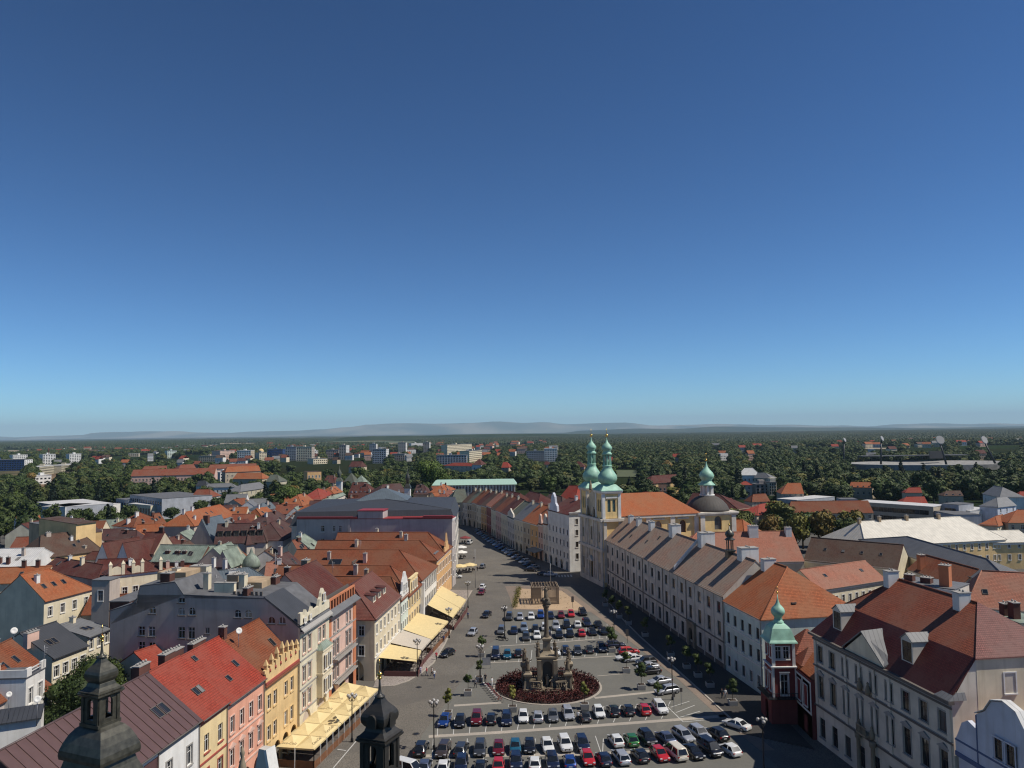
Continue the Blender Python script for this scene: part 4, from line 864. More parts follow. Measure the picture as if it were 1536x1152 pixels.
pts = [(2*c-3.2, 14.3), (2*c-3.6, 16.5), (2*c-5.0, 17.3), (c+1.8, 18.7), (c, 19.2), (c-1.8, 18.7), (5.0, 17.3), (3.6, 16.5)]; mb = MB()
for a, b in zip(pts[:-1], pts[1:]): mb.grid([[(a[0], -.5, a[1]), (a[0], .5, a[1]), (b[0], .5, b[1]), (b[0], -.5, b[1])], [(a[0], -.5, a[1]+.1), (a[0], .5, a[1]+.1), (b[0], .5, b[1]+.1), (b[0], -.5, b[1]+.1)]], cap0=True, cap1=True)
mb.build_parts('gable_coping', T['whiteroof'], R['root'])
# --- Church of the Assumption
CH = Vector((22.3, 258.6)); CN = Vector((27.5, 239.6)); ang = math.atan2(CN.y-CH.y, CN.x-CH.x); LC = (CN-CH).length
ch = empty('church', (CH.x, CH.y, 0), ang); tag(ch, 'yellow and white twin-towered baroque church with green onion spires', 'church'); FOOT.append((CH, ang, LC, 50))
mb = MB(); ops = [(2.0, 3.2, 13.5, 16.5), (9.2, 10.8, 13.3, 17.6, True), (16.4, 17.6, 13.5, 16.5), (2.0, 3.2, 3.5, 7), (16.4, 17.6, 3.5, 7), (8.6, 11.2, .05, 6.6, True)]
wall(mb, (0, 0), (1, 0), (0, -1), LC, 0, 20.6, ops, 0, .5); wall(mb, (LC, 0), (0, 1), (1, 0), 6.4, 0, 20.6, [], 1); wall(mb, (0, 6.4), (0, -1), (-1, 0), 6.4, 0, 20.6, [], 1)
wall(mb, (LC-1.2, 6.4), (0, 1), (1, 0), 27, 0, 21.4, [(3.6, 5.8, 15.2, 19.2, True), (11.9, 14.1, 15.2, 19.2, True), (20.4, 22.6, 15.2, 19.2, True)], 1, .5); wall(mb, (1.2, 33.4), (0, -1), (-1, 0), 27, 0, 21.4, [], 1)
wall(mb, (LC, 33.4), (-1, 0), (0, 1), LC, 0, 21.4, [], 1)
mb.build('wall', [P['facade'], P['chyellow']], ch)
mb = MB()
for x in (.1, 1.0, 4.4, 5.6, 7.2, 11.6, 13.4, 14.6, 17.9, 18.8): mb.box(x, x+.75, -.35, -.0, 1.4, 19.6)
mb.box(-.2, LC+.2, -.45, 0, 0, 1.5)
for z, h_, p in ((10.6, .9, .7), (19.9, .8, .9)): mb.box(-.5, LC+.5, -p, -.0, z, z+h_)
for z, h_, p in ((10.6, .9, .55), (19.9, .8, .75)): mb.box(LC, LC+p, 0, 6.9, z, z+h_)
mb.box(LC, LC+.35, .2, 1.2, 1.4, 19.6); mb.box(LC, LC+.35, 5.2, 6.2, 1.4, 19.6)
for k in range(4): y = 7.4+k*8.4; mb.box(LC-1.2, LC-.75, y-.8, y+.8, 1, 20.4)
mb.box(LC-1.2, LC-.5, 6.5, 34, 20.4, 21.3)
for y in (11.1, 19.4, 27.9): mb.box(LC-1.2, LC-.8, y-2.0, y+2.0, 19.6, 20.0)
mb.prism([(7.5, 6.8), (12.3, 6.8), (9.9, 8.4)], -.9, -.05); mb.build_parts('stone_trim', P['stone'] if 0 else P['offwhite'], ch)
for y in (11.1, 19.4, 27.9): put_window(ch, LC-1.2, y, 15.2, 2.2, 4.0, math.pi/2, bframe, None, None, rev=.5)
for x, z, w_, h_ in ((2.6, 13.5, 1.2, 3), (10, 13.3, 1.6, 4.3), (17, 13.5, 1.2, 3), (2.6, 3.5, 1.2, 3.5), (17, 3.5, 1.2, 3.5)): put_window(ch, x, 0, z, w_, h_, 0, bframe, 'frame', P['offwhite'], rev=.5)
rg = [(-.2, LC-.4, 6.4, 34.0, 21.3), (LC/2-.5, LC/2-.3, 6.4, 25.5, 27.6)]; roof_mesh(rg, 'f').build('roof', tile('church_tile', (.56, .165, .062), .15), ch)
# gable between the towers
mb = MB(); mb.prism([(6.2, 20.8), (LC-6.2, 20.8), (LC-6.2, 26.5), (LC-7.4, 28.0), (10, 29.2), (7.4, 28.0), (6.2, 26.5)], .6, 1.6); mb.build('gable', P['facade'], ch)
mb = MB()
for x, z in ((7.2, 20.8), (12.5, 20.8), (10, 29.0)): mb.lathe([(.5, z), (.45, z+.5), (.42, z+1.6), (.3, z+2.3), (.15, z+2.5), (.22, z+2.8), (.05, z+3.1)], 8, x, -.1)
mb.build_parts('facade_statue', P['stone'], ch)
for cx in (3.1, LC-3.1):
    mb = MB(); W_ = 2.9; z0, z1 = 20.8, 29.3
    for (oo, u, nn) in (((cx-W_, 3.1-W_), (1, 0), (0, -1)), ((cx+W_, 3.1-W_), (0, 1), (1, 0)), ((cx+W_, 3.1+W_), (-1, 0), (0, 1)), ((cx-W_, 3.1+W_), (0, -1), (-1, 0))):
        wall(mb, oo, u, nn, 2*W_, z0, z1, [(1.55, 2.6, 22.8, 26.6, True), (3.2, 4.25, 22.8, 26.6, True)], 0, .3)
    mb.build('tower', P['chyellow'], ch)
    for (oo, u, rz) in (((cx-W_, 3.1-W_), (1, 0), 0), ((cx+W_, 3.1-W_), (0, 1), math.pi/2)):
        for a in (2.07, 3.72): 
            m2 = MB(); m2.box(-.5, .5, 0, .05, 0, 3.7); 
            for k in range(9): m2.box(-.48, .48, -.06, 0, .2+k*.4, .3+k*.4)
            d = .28; x, y = oo[0]+u[0]*a, oo[1]+u[1]*a
            m2.build('louvre', plain('green_louvre', (.10, .17, .14), .6), ch, (x-math.sin(rz)*d, y+math.cos(rz)*d, 22.85), rz)
    mb = MB()
    for sx in (-1, 1):
        for sy in (-1, 1): mb.box(cx+sx*W_-.7+(.0 if sx < 0 else 0)-.0, cx+sx*W_+.7, 3.1+sy*W_-.7, 3.1+sy*W_+.7, z0, 28.6) if False else mb.box(min(cx+sx*(W_+.2), cx+sx*(W_-.75)), max(cx+sx*(W_+.2), cx+sx*(W_-.75)), min(3.1+sy*(W_+.2), 3.1+sy*(W_-.75)), max(3.1+sy*(W_+.2), 3.1+sy*(W_-.75)), z0, 28.4)
    mb.sq([(W_+.3, 28.4), (W_+.7, 28.9), (W_+.7, 29.3)], cx, 3.1); mb.box(cx+W_, cx+W_+.25, 1.2, 5.0, 27.0, 27.5); mb.build_parts('tower_trim', P['offwhite'] if cx < 5 else P['white'], ch)
    mb = MB(); mb.sq([(W_+.8, 29.3), (W_+.75, 29.5), (W_-.3, 30.6), (2.0, 31.2)], cx, 3.1)
    mb.lathe([(1.9, 31.0), (2.1, 31.5), (2.75, 32.1), (3.05, 33.0), (2.9, 33.9), (2.25, 34.9), (1.65, 35.8), (1.35, 36.6), (1.5, 36.9), (1.5, 37.2)], 8, cx, 3.1, sm=True, ph=math.pi/8)
    for a in range(8): an = math.pi/4*a+.39; mb.box(cx+1.15*math.cos(an)-.14, cx+1.15*math.cos(an)+.14, 3.1+1.15*math.sin(an)-.14, 3.1+1.15*math.sin(an)+.14, 37.2, 40.4)
    mb.lathe([(.5, 37.2), (.5, 40.4)], 8, cx, 3.1); mb.lathe([(1.5, 40.4), (1.65, 40.7), (1.2, 41.2), (1.1, 41.6), (1.6, 42.2), (1.65, 42.8), (1.1, 43.6), (.5, 44.3), (.15, 45.2), (.06, 46.2)], 8, cx, 3.1, ph=math.pi/8)
    mb.build('onion_spire', T['verdigris'], ch); mb = MB(); mb.ball(cx, 3.1, 46.5, .45); mb.tube([(cx, 3.1, 46.8), (cx, 3.1, 48.6)], .06); mb.box(cx-.4, cx+.4, 3.05, 3.15, 47.9, 48.0); mb.build('gilded_ball', gold, ch)
# domed chancel
dx, dy = LC-6.9, 40.0
mb = MB(); r_ = 6.6
for k, (oo, u, nn) in enumerate((((dx-r_, dy-r_), (1, 0), (0, -1)), ((dx+r_, dy-r_), (0, 1), (1, 0)), ((dx+r_, dy+r_), (-1, 0), (0, 1)), ((dx-r_, dy+r_), (0, -1), (-1, 0)))):
    wall(mb, oo, u, nn, 2*r_, 0, 21.2, [(5.3, 7.9, 15.6, 20, True)] if k == 1 else [], 0, .5)
mb.build('chancel_wall', P['chyellow'], ch); put_window(ch, dx+r_, dy-r_+6.6, 15.6, 2.6, 4.4, math.pi/2, bframe, None, None, rev=.5)
mb = MB(); mb.sq([(r_+.3, 20.2), (r_+.7, 20.8), (r_+.7, 21.3)], dx, dy)
for a in (-1, 1): mb.box(dx+r_, dx+r_+.3, dy+a*(r_-1)-.8, dy+a*(r_-1)+.8, 8, 20.2)
mb.build('chancel_cornice', P['offwhite'], ch)
mb = MB(); mb.lathe([(7.1, 21.3), (6.9, 22.0), (6.3, 23.2), (5.2, 24.5), (3.8, 25.5), (2.4, 26.1), (2.2, 26.3)], 16, dx, dy); mb.build('dome', seam('dark_dome_sheet', (.085, .072, .060), .75, pitch=1.0), ch)
mb = MB()
for a in range(8): an = math.pi/4*a+.39; mb.box(dx+1.75*math.cos(an)-.28, dx+1.75*math.cos(an)+.28, dy+1.75*math.sin(an)-.28, dy+1.75*math.sin(an)+.28, 26.2, 29.6)
mb.lathe([(1.3, 26.2), (1.3, 29.6)], 8, dx, dy); mb.lathe([(2.3, 26.1), (2.3, 26.5)], 8, dx, dy); mb.build('lantern', P['white'], ch)
mb = MB(); mb.lathe([(2.7, 29.5), (2.6, 29.8), (1.7, 30.7), (1.5, 31.2), (2.2, 32.0), (2.35, 32.8), (1.9, 33.8), (1.1, 34.7), (.5, 35.6), (.15, 36.8), (.06, 37.6)], 8, dx, dy, ph=math.pi/8); mb.build('lantern_onion', T['verdigris'], ch)
mb = MB(); mb.ball(dx, dy, 37.9, .4); mb.tube([(dx, dy, 38), (dx, dy, 40.2)], .06); mb.build('gilded_ball', gold, ch)
R = pxhouse('church_annex', 'orange-roofed annex behind the domed chancel', (1086, 799), (1116, 802), 14, (1090, 777), (1099, 779), 'orange', 'yellow', cat='building', rows=[(8, 2)], n=3)
# --- courtyard wings behind the college
def wing(lab, *a, **k):
    k.setdefault('cat', 'building'); k.setdefault('rows', [(3, 1.8), (7, 1.8)]); k.setdefault('n', 10); k.setdefault('ww', .9)
    return pxhouse('college_wing', lab, *a, **k)
R = wing('terracotta-roofed college wing between the bell turret and the trees', (1010, 843), (1206, 840), 12, (1046, 799), (1216, 796), 'pinkish', 'cream')
chimney(R, R['L']*.68, R['W']*.5-1, 2.6, 1.6, 2.6, m=P['white']); chimney(R, R['L']-1.5, R['W']*.5-1, 1.6, 1.4, 2.0, m=P['white'])
R = wing('dark brown roofed wing running away from the palace, catching little sun', (1206, 838), (1347, 852), 12, (1222, 798), (1378, 829), 'brown', 'cream')
for i in range(4): skylight(R, R['L']*(.2+.2*i), R['W']*.25, .8, .9)
R = wing('pale terracotta wing with two roof hatches right behind the orange hipped roof', (1228, 883.5), (1328, 868), 11, (1172, 851), (1348, 841), 'pinkish', 'cream', slope=34)
for q in (.25, .8): skylight(R, R['L']*q, R['W']*.28, .9, 1.0)
R = wing('very long grey sheet roof crossing the right edge below the cream roof', (1290, 808), (1536, 889), 14, (1297, 799), (1536, 838), 'zinc', 'cream', slope=34)
R = wing('brown-orange hipped roof behind the palace chimneys', (1362, 852), (1442, 877), 12, (1378, 831), (1469, 852), 'rust', 'cream', slope=36)
chimney(R, R['L']*.2, 1.0, 1.6, 1.4, 3.2, m=P['brick'])
R = wing('pale pink-orange roof slope above the glazed hip at the right edge', (1450, 908), (1560, 915), 13, (1469, 853), (1536, 862), 'pinkish', 'palecream', slope=40)
skylight(R, R['L']*.3, R['W']*.2, 1.0, 1.2)
R = house('service_block', 'low grey flat roof with chimneys directly behind the palace ridge', G(1340, 872, 17), G(1432, 884, 17), 8, 17, 'flat', .1, 'offwhite', 'zinc', cat='building', gutter=False)
chimney(R, 2.0, 3, 1.6, 1.6, 1.2, m=P['brickdark']); chimney(R, 9, 2, 1.8, 1.6, 4.0, m=P['brick']); chimney(R, 5.2, 3, 1.9, 1.6, 1.0, m=P['brickdark'])
R = house('service_block', 'small green-topped lift hut with dark stacks on the right-hand roofs', G(1490, 925, 20), G(1530, 940, 20), 4, 20.5, 'flat', .1, 'palecream', 'copper', cat='building', gutter=False, cornice=False)
chimney(R, 1.2, 1, 1.2, 1.0, 1.6, m=P['brickdark']); chimney(R, 3.2, 1, 1.3, 1.0, 2.2, m=P['brickdark'])
R = wing('large cream sheet-metal roof with yellow wall, brightest roof on the right', (1299, 819), (1508, 808), 10, (1292, 782), (1455, 774), 'creamroof', 'yellow', slope=30, n=18)
for q in (.12, .3, .55, .85): chimney(R, R['L']*q*.8+1, R['W']*.5-.5, .9, .9, 1.6, m=P['dgrey'])
R = wing('lower cream roof continuing from the big cream roof to the right edge', (1412, 815), (1552, 812), 9, (1430, 797), (1560, 795), 'creamroof', 'yellow', slope=22, n=9)
# --- far row along the curving street
def PB(px, tbl=((855, 858), (835, 849), (772, 824), (730, 798), (710, 790), (694, 787))):
    for (xa, ya), (xb, yb) in zip(tbl[:-1], tbl[1:]):
        if px >= xb or (xb, yb) == tbl[-1]:
            t = (px-xa)/(xb-xa); return G(px, ya+(yb-ya)*t)
bounds = [855, 823, 815, 808, 796, 785, 772, 762, 752, 744, 737, 730, 722, 715, 708, 701, 694]
cols = ['white', 'offwhite', 'pink', 'orange', 'tan', 'palecream', 'offwhite', 'palecream', 'pink', 'cream', 'brickw', 'orange', 'palecream', 'tan', 'tan', 'offwhite']
P['brickw'] = plaster('dusky_red_plaster', (.35, .12, .09))
rfs = ['dred', 'orange', 'orange', 'orange', 'orange', 'zinc', 'greygreen', 'dred', 'rust', 'brown', 'pinkish', 'brown', 'dred', 'rust', 'greygreen', 'brown']
hs = [19.5, 14, 13.5, 13, 13, 13, 12.5, 13, 13, 12.6, 13.2, 12.6, 12.4, 12.6, 12, 12]
desc = ['tall white corner house with shop openings and a crested dormer', 'greyish-white house with rounded gable next to the tall corner house', 'pinkish house with small rounded gable and orange roof', 'ochre house with a yellow portal and orange roof', 'tan house at the far end of the bright orange roofs', 'plain cream house with sheet roof in the curving row', 'greyish narrow house with small gable in the curving row', 'pale cream house under a dark red roof in the curving row', 'dusty pink house in the middle of the curving row', 'cream house left of the dusky red front', 'dusky red fronted house in the curving row', 'ochre house just past the dusky red front', 'cream house before the street bends', 'tan house where the street bends', 'tan house under a mossy roof at the street\'s far end', 'last small house closing the street']
for i in range(16):
    A, B = PB(bounds[i+1]), PB(bounds[i])
    L_ = (B-A).length
    R = house('town_house', desc[i], A, B, 15 if i else 17, hs[i], 'para', 6.0 if i else 3.8, cols[i], rfs[i], n=max(2, int(L_/2.9)), ww=1.0, rows=[(4.2, 1.9, 'sill'), (8.2, 1.9, 'sill')]+([(12.2, 1.9, 'sill')] if i == 0 else []), arc=(max(1, int(L_/4)), 2.2, 3.2), group='houses of the curving street row', fr=wframe if i % 2 else bframe, gutter=False,
              side={'r': dict(n=3, rows=[(4.2, 1.9), (8.2, 1.9), (12.2, 1.9), (16, 1.9)], arc=(1, 5, 3.6))} if i == 0 else {}, courses=(7.6, 11.6) if i == 0 else ())
    if i == 0:
        mb = MB(); mb.prism([(2, 19.5), (10, 19.5), (9.5, 21.5), (8, 22.5), (7.6, 24.5), (6, 26), (4.4, 24.5), (4, 22.5), (2.5, 21.5)], -.3, .5); mb.build('gable', P['bluewhite'], R['root']); chimney(R, 8, 8, 1, .9, 1.5, m=P['white'])
        mb = MB(); mb.grid([[(L_, 0, 19.5), (L_+.3, 0, 19.5), (L_+.3, 17, 19.5), (L_, 17, 19.5)], [(L_-.2, 0, 20.2), (L_+.5, 0, 20.2), (L_+.5, 17, 20.2), (L_-.2, 17, 20.2)]], cap0=True, cap1=True); mb.build('side_cornice', P['white'], R['root'])
    elif i in (1, 2, 6):
        c = R['L']/2; mb = MB(); mb.prism([(.5, hs[i]), (2*c-.5, hs[i]), (2*c-1.2, hs[i]+1.6), (c+.8, hs[i]+3), (c, hs[i]+3.6), (c-.8, hs[i]+3), (1.2, hs[i]+1.6)], -.2, .4); mb.build('gable', P[cols[i]], R['root'])
    else: chimney(R, R['L']*.4, 6.8, .9, .8, 1.4, m=P['palecream'])
tn = empty('awning', (G(812, 838).x, G(812, 838).y, 0), -1.25); tag(tn, 'grey-green slanted canopy before the arcaded fronts in the shaded street', 'awning')
mb = MB(); mb.grid([[(-5, -4.5, 3.0), (5, -4.5, 3.0), (5, 0, 4.2), (-5, 0, 4.2)], [(-5, -4.5, 3.08), (5, -4.5, 3.08), (5, 0, 4.28), (-5, 0, 4.28)]], cap0=True, cap1=True); mb.build('canopy', plain('grey_green_canvas', (.30, .29, .24), .9), tn)
mb = MB()
for x in (-4.9, 0, 4.9): mb.box(x-.05, x+.05, -4.45, -4.35, 0, 3.0)
mb.build('post', P['dtrim'], tn)
# roofs behind the far row
def misc(lab, *a, **k):
    k.setdefault('rows', [(3, 1.8), (7, 1.8)]); k.setdefault('n', 5); k.setdefault('cornice', False); k.setdefault('gutter', False); k.setdefault('style', 'sill'); k.setdefault('group', 'roofs of the old town')
    return pxhouse('house', lab, *a, **k)
misc('long dark red roof behind the curving row, dotted with chimneys', (776, 752), (806, 762), 13, (780, 735), (815, 739), 'dred', 'palecream')
misc('brown roof behind the curving row nearest the church', (812, 752), (845, 764), 13, (812, 736), (845, 745), 'brown', 'cream')
misc('vivid red roof left of the church towers', (836, 750), (862, 753), 14, (838, 727), (868, 728), 'red', 'palecream', slope=42)
misc('white flat-sloped roof hidden behind the row beside the church', (824, 752), (856, 757), 13, (826, 738), (852, 741), 'whiteroof', 'white', slope=20)
misc('dark red roof at the start of the curving row', (735, 748), (768, 757), 13, (750, 735), (790, 740), 'dred', 'palecream')
misc('mossy green-grey roof closing the end of the street', (676, 753), (702, 752), 12, (688, 733), (730, 733), 'greygreen', 'tan', slope=42)
# ================================================================ old town roofs on the left
HR = random.Random(31)
def H(lab, *a, chim=(), sky=(), **k):
    R = misc(lab, *a, **k); L, W = R['L'], R['W']
    if not chim and W > 5: chim = [(HR.uniform(.15, .85), HR.uniform(.3, .5), HR.uniform(.7, 1.3), HR.uniform(.9, 1.7), HR.choice(['palecream', 'white', 'brickdark', 'tan', 'grey'])) for _ in range(1+int(L > 14))]
    if not sky and W > 7: sky = [(HR.uniform(.15, .85), HR.uniform(.14, .3)) for _ in range(HR.randint(1, 3))]
    for q in chim:
        u, v, w_, t_ = q[:4]; chimney(R, L*u, W*v, w_, .8, t_, m=P[q[4]] if len(q) > 4 else P['palecream'])
    for q in sky: skylight(R, L*q[0], W*q[1], .9, 1.4)
    return R
H('cream house with orange roof, three roof windows and blank gable at the left edge', (66, 900), (138, 881.5), 13, (27, 863), (72, 853), 'orange', 'cream', rows=[(9.2, 2.0, 'frame'), (4.6, 2.0)], n=4, sky=((.2, .22), (.4, .22), (.6, .22)), side={'l': dict(n=1, rows=[])})
mbx = None
H('long orange roof behind the cream house at the left edge', (-20, 874), (66, 871), 12, (-14, 848), (70, 853), 'orange', 'cream', chim=((.5, .5, .9, 1.6, 'brickdark'), (.75, .5, .9, 1.6, 'brickdark')))
H('long dark red roof leading to the ornate cream house', (62, 853), (147, 868), 14, (66, 838.5), (174, 844), 'dred', 'grey', slope=32)
R = H('ornate cream Art Nouveau house with turreted gables', (163, 862), (243, 853), 15.5, (176, 843), (215, 838), 'dred', 'palecream', rows=[(1.5, 2.2), (5.6, 2.2), (9.8, 2.3, 'frame')], n=5, fr=wframe, slope=36, courses=(9.0,), cornice=True)
L_ = R['L']; mb = MB()
for x in (.3, L_*.26, L_*.45, L_*.62, L_-.3): mb = MB(); mb.box(x-.35, x+.35, -.35, .35, 15.2, 17.6); mb.sq([(.42, 17.6), (.42, 17.8), (.05, 18.5)], x, 0); mb.build('gable_pillar', P['palecream'], R['root'])
for a, b in ((.3, L_*.26), (L_*.45, L_*.62)):
    c = (a+b)/2; r = (b-a)/2-.3; mb = MB(); mb.prism([(a, 15.3), (b, 15.3), (b, 16.4)]+[(c+r*math.cos(math.pi*k/8), 16.4+r*.7*math.sin(math.pi*k/8)) for k in range(9)]+[(a, 16.4)], -.25, .2); mb.build('ornate_gable', P['palecream'], R['root'])
mb = MB(); mb.box(L_*.08, L_*.22, -1.0, -.05, 12.6, 12.8); mb.box(L_*.08, L_*.22, -1.0, -.9, 12.8, 13.5); mb.build_parts('balcony', P['palecream'], R['root'])
H('white sheet-metal roof at the left edge', (-30, 851), (38, 850), 13, (-12, 822), (62, 823), 'whiteroof', 'white', slope=24, chim=((.7, .3, .8, 2.0, 'grey'), (.35, .1, .8, 1.6, 'brickdark'), (.55, .08, .8, 1.8, 'brickdark')))
H('broad brown theatre roof with yellow walls', (60, 836), (152, 824), 14, (62, 803), (122, 796), 'brown', 'yellow', slope=34)
R = house('house', 'raised yellow-walled theatre fly block behind the brown roof', G(113, 800, 17), G(153, 797, 17), 16, 17, 'flat', .1, 'yellow', 'brown', cornice=False, gutter=False)
R = house('house', 'grey-topped upper block of the theatre', G(84, 793, 20), G(115, 790, 20), 22, 20.5, 'flat', .1, 'dgrey', 'flat', cornice=False, gutter=False)
R = house('house', 'yellow parapet block at the right of the theatre', G(114, 791, 21), G(144, 787, 21), 16, 22, 'shed', 1.2, 'yellow', 'brown', cornice=False, gutter=False)
H('large dark red roof beside the theatre', (165, 822), (203, 822), 13, (155, 797), (212, 794), 'plum', 'white', slope=40)
H('dark red roof with white verge left of the green copper roof', (202, 829), (231, 829), 13, (216, 798), (281, 798), 'dred', 'tan', slope=40)
H('small cream gabled house with yellow dormer by the green roof', (250, 822), (283, 815), 12, (252, 808), (282, 800), 'dred', 'yellow')
for (a, b, c) in ((143, 163, 'white house with rounded red and white gable'), (174, 193, 'white house with pointed gable')):
    R = house('house', c+' among the dark red roofs', G(a, 840, 12), G(b, 841, 12), 14, 12, 'perp', 5, 'white', 'dred', rows=[(8, 1.6)], n=2, cornice=False, gutter=False)
H('row of dark red roofs in front of the theatre', (82, 838), (146, 838), 12, (90, 828), (150, 826), 'dred', 'white', slope=36, chim=((.2, .3, .8, 1.4, 'white'), (.35, .3, .8, 1.4, 'white'), (.6, .4, 1.0, 2.0, 'tan')))
H('weathered orange roof with white walls and white chimneys near the park', (200, 790), (249, 784), 12, (203, 768), (225, 769), 'rust', 'white', chim=((.1, .4, 1.4, 1.8, 'white'), (.35, .4, 1.4, 1.8, 'white')), sky=((.4, .2), (.7, .2)))
H('rust roof joined to the white-walled house near the park', (233, 786), (250, 784), 12, (224, 769), (264, 769), 'rust', 'grey')
H('big orange roof with blank grey gable on the left', (291, 788), (352, 772), 13, (267, 768.5), (339, 756.5), 'orange', 'grey', chim=((.12, .5, 1.0, 1.8, 'white'), (.3, .5, 1.0, 1.6, 'white'), (.15, .2, 1.2, 1.2, 'white')), sky=((.5, .3), (.62, .3)))
R = H('plum-brown mansard house with five dark dormers', (321, 813.5), (399, 811), 13.5, (326, 784.5), (388, 785.5), 'plum', 'offwhite', slope=48)
for i in range(6): dormer(R, R['L']*(.1+.155*i), R['W']*.14, 1.7, 2.0, 'dtrim', 'plum', 'shed', fr=bframe)
R = house('house', 'angular slate-grey gable wall beside the plum-brown mansard', G(282, 818, 12), G(322, 818, 12), 14, 12, 'perp', 8.5, 'grey', 'bluegrey', cornice=False, gutter=False)
mb = MB(); mb.box(R['L']*.5, R['L']*.5+1.6, 1, 2.4, 19, 21.6); mb.build('chimney', P['brickdark'], R['root'])
H('green copper roof with three hatches', (227, 840), (300, 841.5), 12.5, (239, 817), (312, 818), 'copper', 'brickdark', slope=40, chim=((.25, .25, 1.4, .5, 'brickdark'), (.45, .25, 1.4, .5, 'brickdark'), (.6, .25, 1.2, .5, 'brickdark')))
H('grey-green seamed copper roof right of the three hatches', (292, 841), (345, 841), 12.5, (300, 818), (366, 818), 'copper', 'tan', slope=40)
R = house('house', 'small grey gable in front of the copper roof', G(322, 848, 12), G(345, 848, 12), 9, 12, 'perp', 4.0, 'grey', 'copper', cornice=False, gutter=False)
R = house('house', 'corner house with cream wall under a copper roof', G(345, 846, 12), G(371, 836, 12), 10, 12, 'para', 4.5, 'cream', 'copper', rows=[(8, 1.6)], n=3, gutter=False)
dm = empty('domed_oriel_house', (G(377, 838).x, G(377, 838, 0).y, 0)); c = G(377, 832, 14); dm.location = (c.x, c.y, 0); dm.scale = (.72, .72, .86); tag(dm, 'round bay house with small green copper dome among the roofs', 'house'); FOOT.append((c-Vector((3, 3)), 0, 6, 6))
mb = MB(); mb.lathe([(3.0, 0), (3.0, 12), (3.3, 12.2)], 14); mb.build('wall', P['cream'], dm); mb = MB(); mb.lathe([(3.5, 12.2), (3.5, 13.2), (3.0, 14.6), (2.0, 15.8), (.9, 16.6), (.5, 17.6), (.1, 18.6)], 14); mb.build('dome', T['copper'], dm)
H('salmon-red roof below the copper roofs', (243, 872), (288, 868), 12, (246, 850), (300, 848), 'terra', 'tan', chim=((.2, .5, .8, 1.6, 'pink'), (.5, .5, .8, 1.2, 'white'), (.7, .5, .9, 1.4, 'brickdark')))
H('dark red roof strip with chimneys between copper roof and grey house', (288, 868), (345, 872), 12, (300, 850), (340, 852), 'dred', 'tan', chim=((.3, .5, .8, 2.4, 'white'), (.6, .5, .9, 2.2, 'white')))
H('blue-grey sheet roof behind the flat-roofed grey house', (330, 876), (402, 868), 15, (322, 858), (372, 850), 'bluegrey', 'dgrey', slope=22, chim=((.3, .3, 1.6, 1.0, 'white'),))
H('pale terracotta gabled roof left of the antennas', (431, 866), (403, 874), 13, (397, 842), (369, 849), 'pinkish', 'tan') if False else H('pale terracotta gabled roof left of the antennas', (396, 868), (436, 866), 13, (372, 846), (398, 842), 'pinkish', 'tan')
H('plum-brown roof with dark side beside the cream dormer house', (444, 861), (462, 853), 13, (413, 836), (425, 829), 'plum', 'palecream', chim=((.3, .5, 1.0, 2.0, 'pink'),))
R = house('house', 'cream house with boxy dormer windows behind the rust roofs', G(456, 862, 11), G(474, 852, 11), 9, 11, 'para', 4, 'cream', 'zinc', rows=[(7, 1.8)], n=3, gutter=False)
dormer(R, R['L']*.3, 1.4, 4.0, 2.2, 'palecream', 'zinc', 'shed')
H('faded green-grey seamed roof above a cream wall', (472, 829), (489, 822), 13, (446, 805), (456, 801), 'copper', 'cream', rows=[(8, 1.8), (4, 1.8)], n=3)
H('red roof between the copper-green strip and the plum roof', (450, 832), (471, 829), 13, (424, 814), (442, 808), 'terra', 'cream')
R = H('brown mansard roof with white dormer behind the plum house', (424, 809), (454, 795), 13.5, (397, 784), (431, 777), 'plum', 'white', chim=((.5, .4, 1.0, 1.2, 'palecream'),))
H('plum mansard continuing left with a dark dormer', (370, 815), (402, 812), 13, (372, 786), (397, 786), 'plum', 'offwhite', slope=48)
R = house('house', 'two-tiered orange-brown hipped roof like a pagoda', G(431, 776, 13), G(476, 776, 13), 13, 12, 'mansard', 3.2, 'palecream', 'rust', hips='lr', mz=2.4, mi=1.6, rm2='orange', rows=[(8, 1.8)], n=5, gutter=False)
chimney(R, R['L']*.28, 1.5, .9, 1.2, m=P['tan'])
H('orange roof with white chimneys by the park edge', (405, 753), (434, 752), 12, (409, 741), (440, 740), 'orange', 'white', chim=((.45, .3, .9, 1.6, 'white'), (.95, .5, .9, 1.6, 'white')))
H('orange roof with blue-grey gable facing the camera', (453, 758), (474, 753), 12, (443, 742), (462, 740), 'orange', 'grey')
H('small bright orange roof right of the mansard', (396, 778), (417, 774), 12, (385, 763), (400, 760), 'orange', 'offwhite', chim=((.4, .5, .9, 1.6, 'white'),))
H('blue-grey roof beside the small bright orange roof', (390, 765), (415, 762), 12, (392, 754), (412, 753), 'bluegrey', 'white')
H('brown roof near the left park edge of the old town', (400, 790), (432, 782), 12, (405, 768), (425, 764), 'plum', 'tan')
H('terraced red roof descending beside the light copper roof', (480, 749), (501, 738), 12, (470, 733), (486, 731), 'red', 'tan')
H('orange roof stepping up behind the light copper roof', (500, 740), (514, 737), 12, (490, 731), (506, 729), 'orange', 'tan')
H('light green copper roof left of the bank', (478, 757), (518, 741), 13, (486, 752), (512, 737), 'copper', 'offwhite', slope=30)
R = H('brick-walled house with dark red roof and a row of white dormers', (522, 742), (557, 742), 12, (507, 723), (546, 724), 'dred', 'brick', rows=[(7, 1.8)], n=6)
for i in range(5): dormer(R, R['L']*(.12+.19*i), 1.2, 1.0, 1.0, 'white', 'dred', 'gable')
H('brown hipped roof right of the yellow building', (484, 724), (502, 724), 12, (486, 713), (496, 713), 'dred', 'tan')
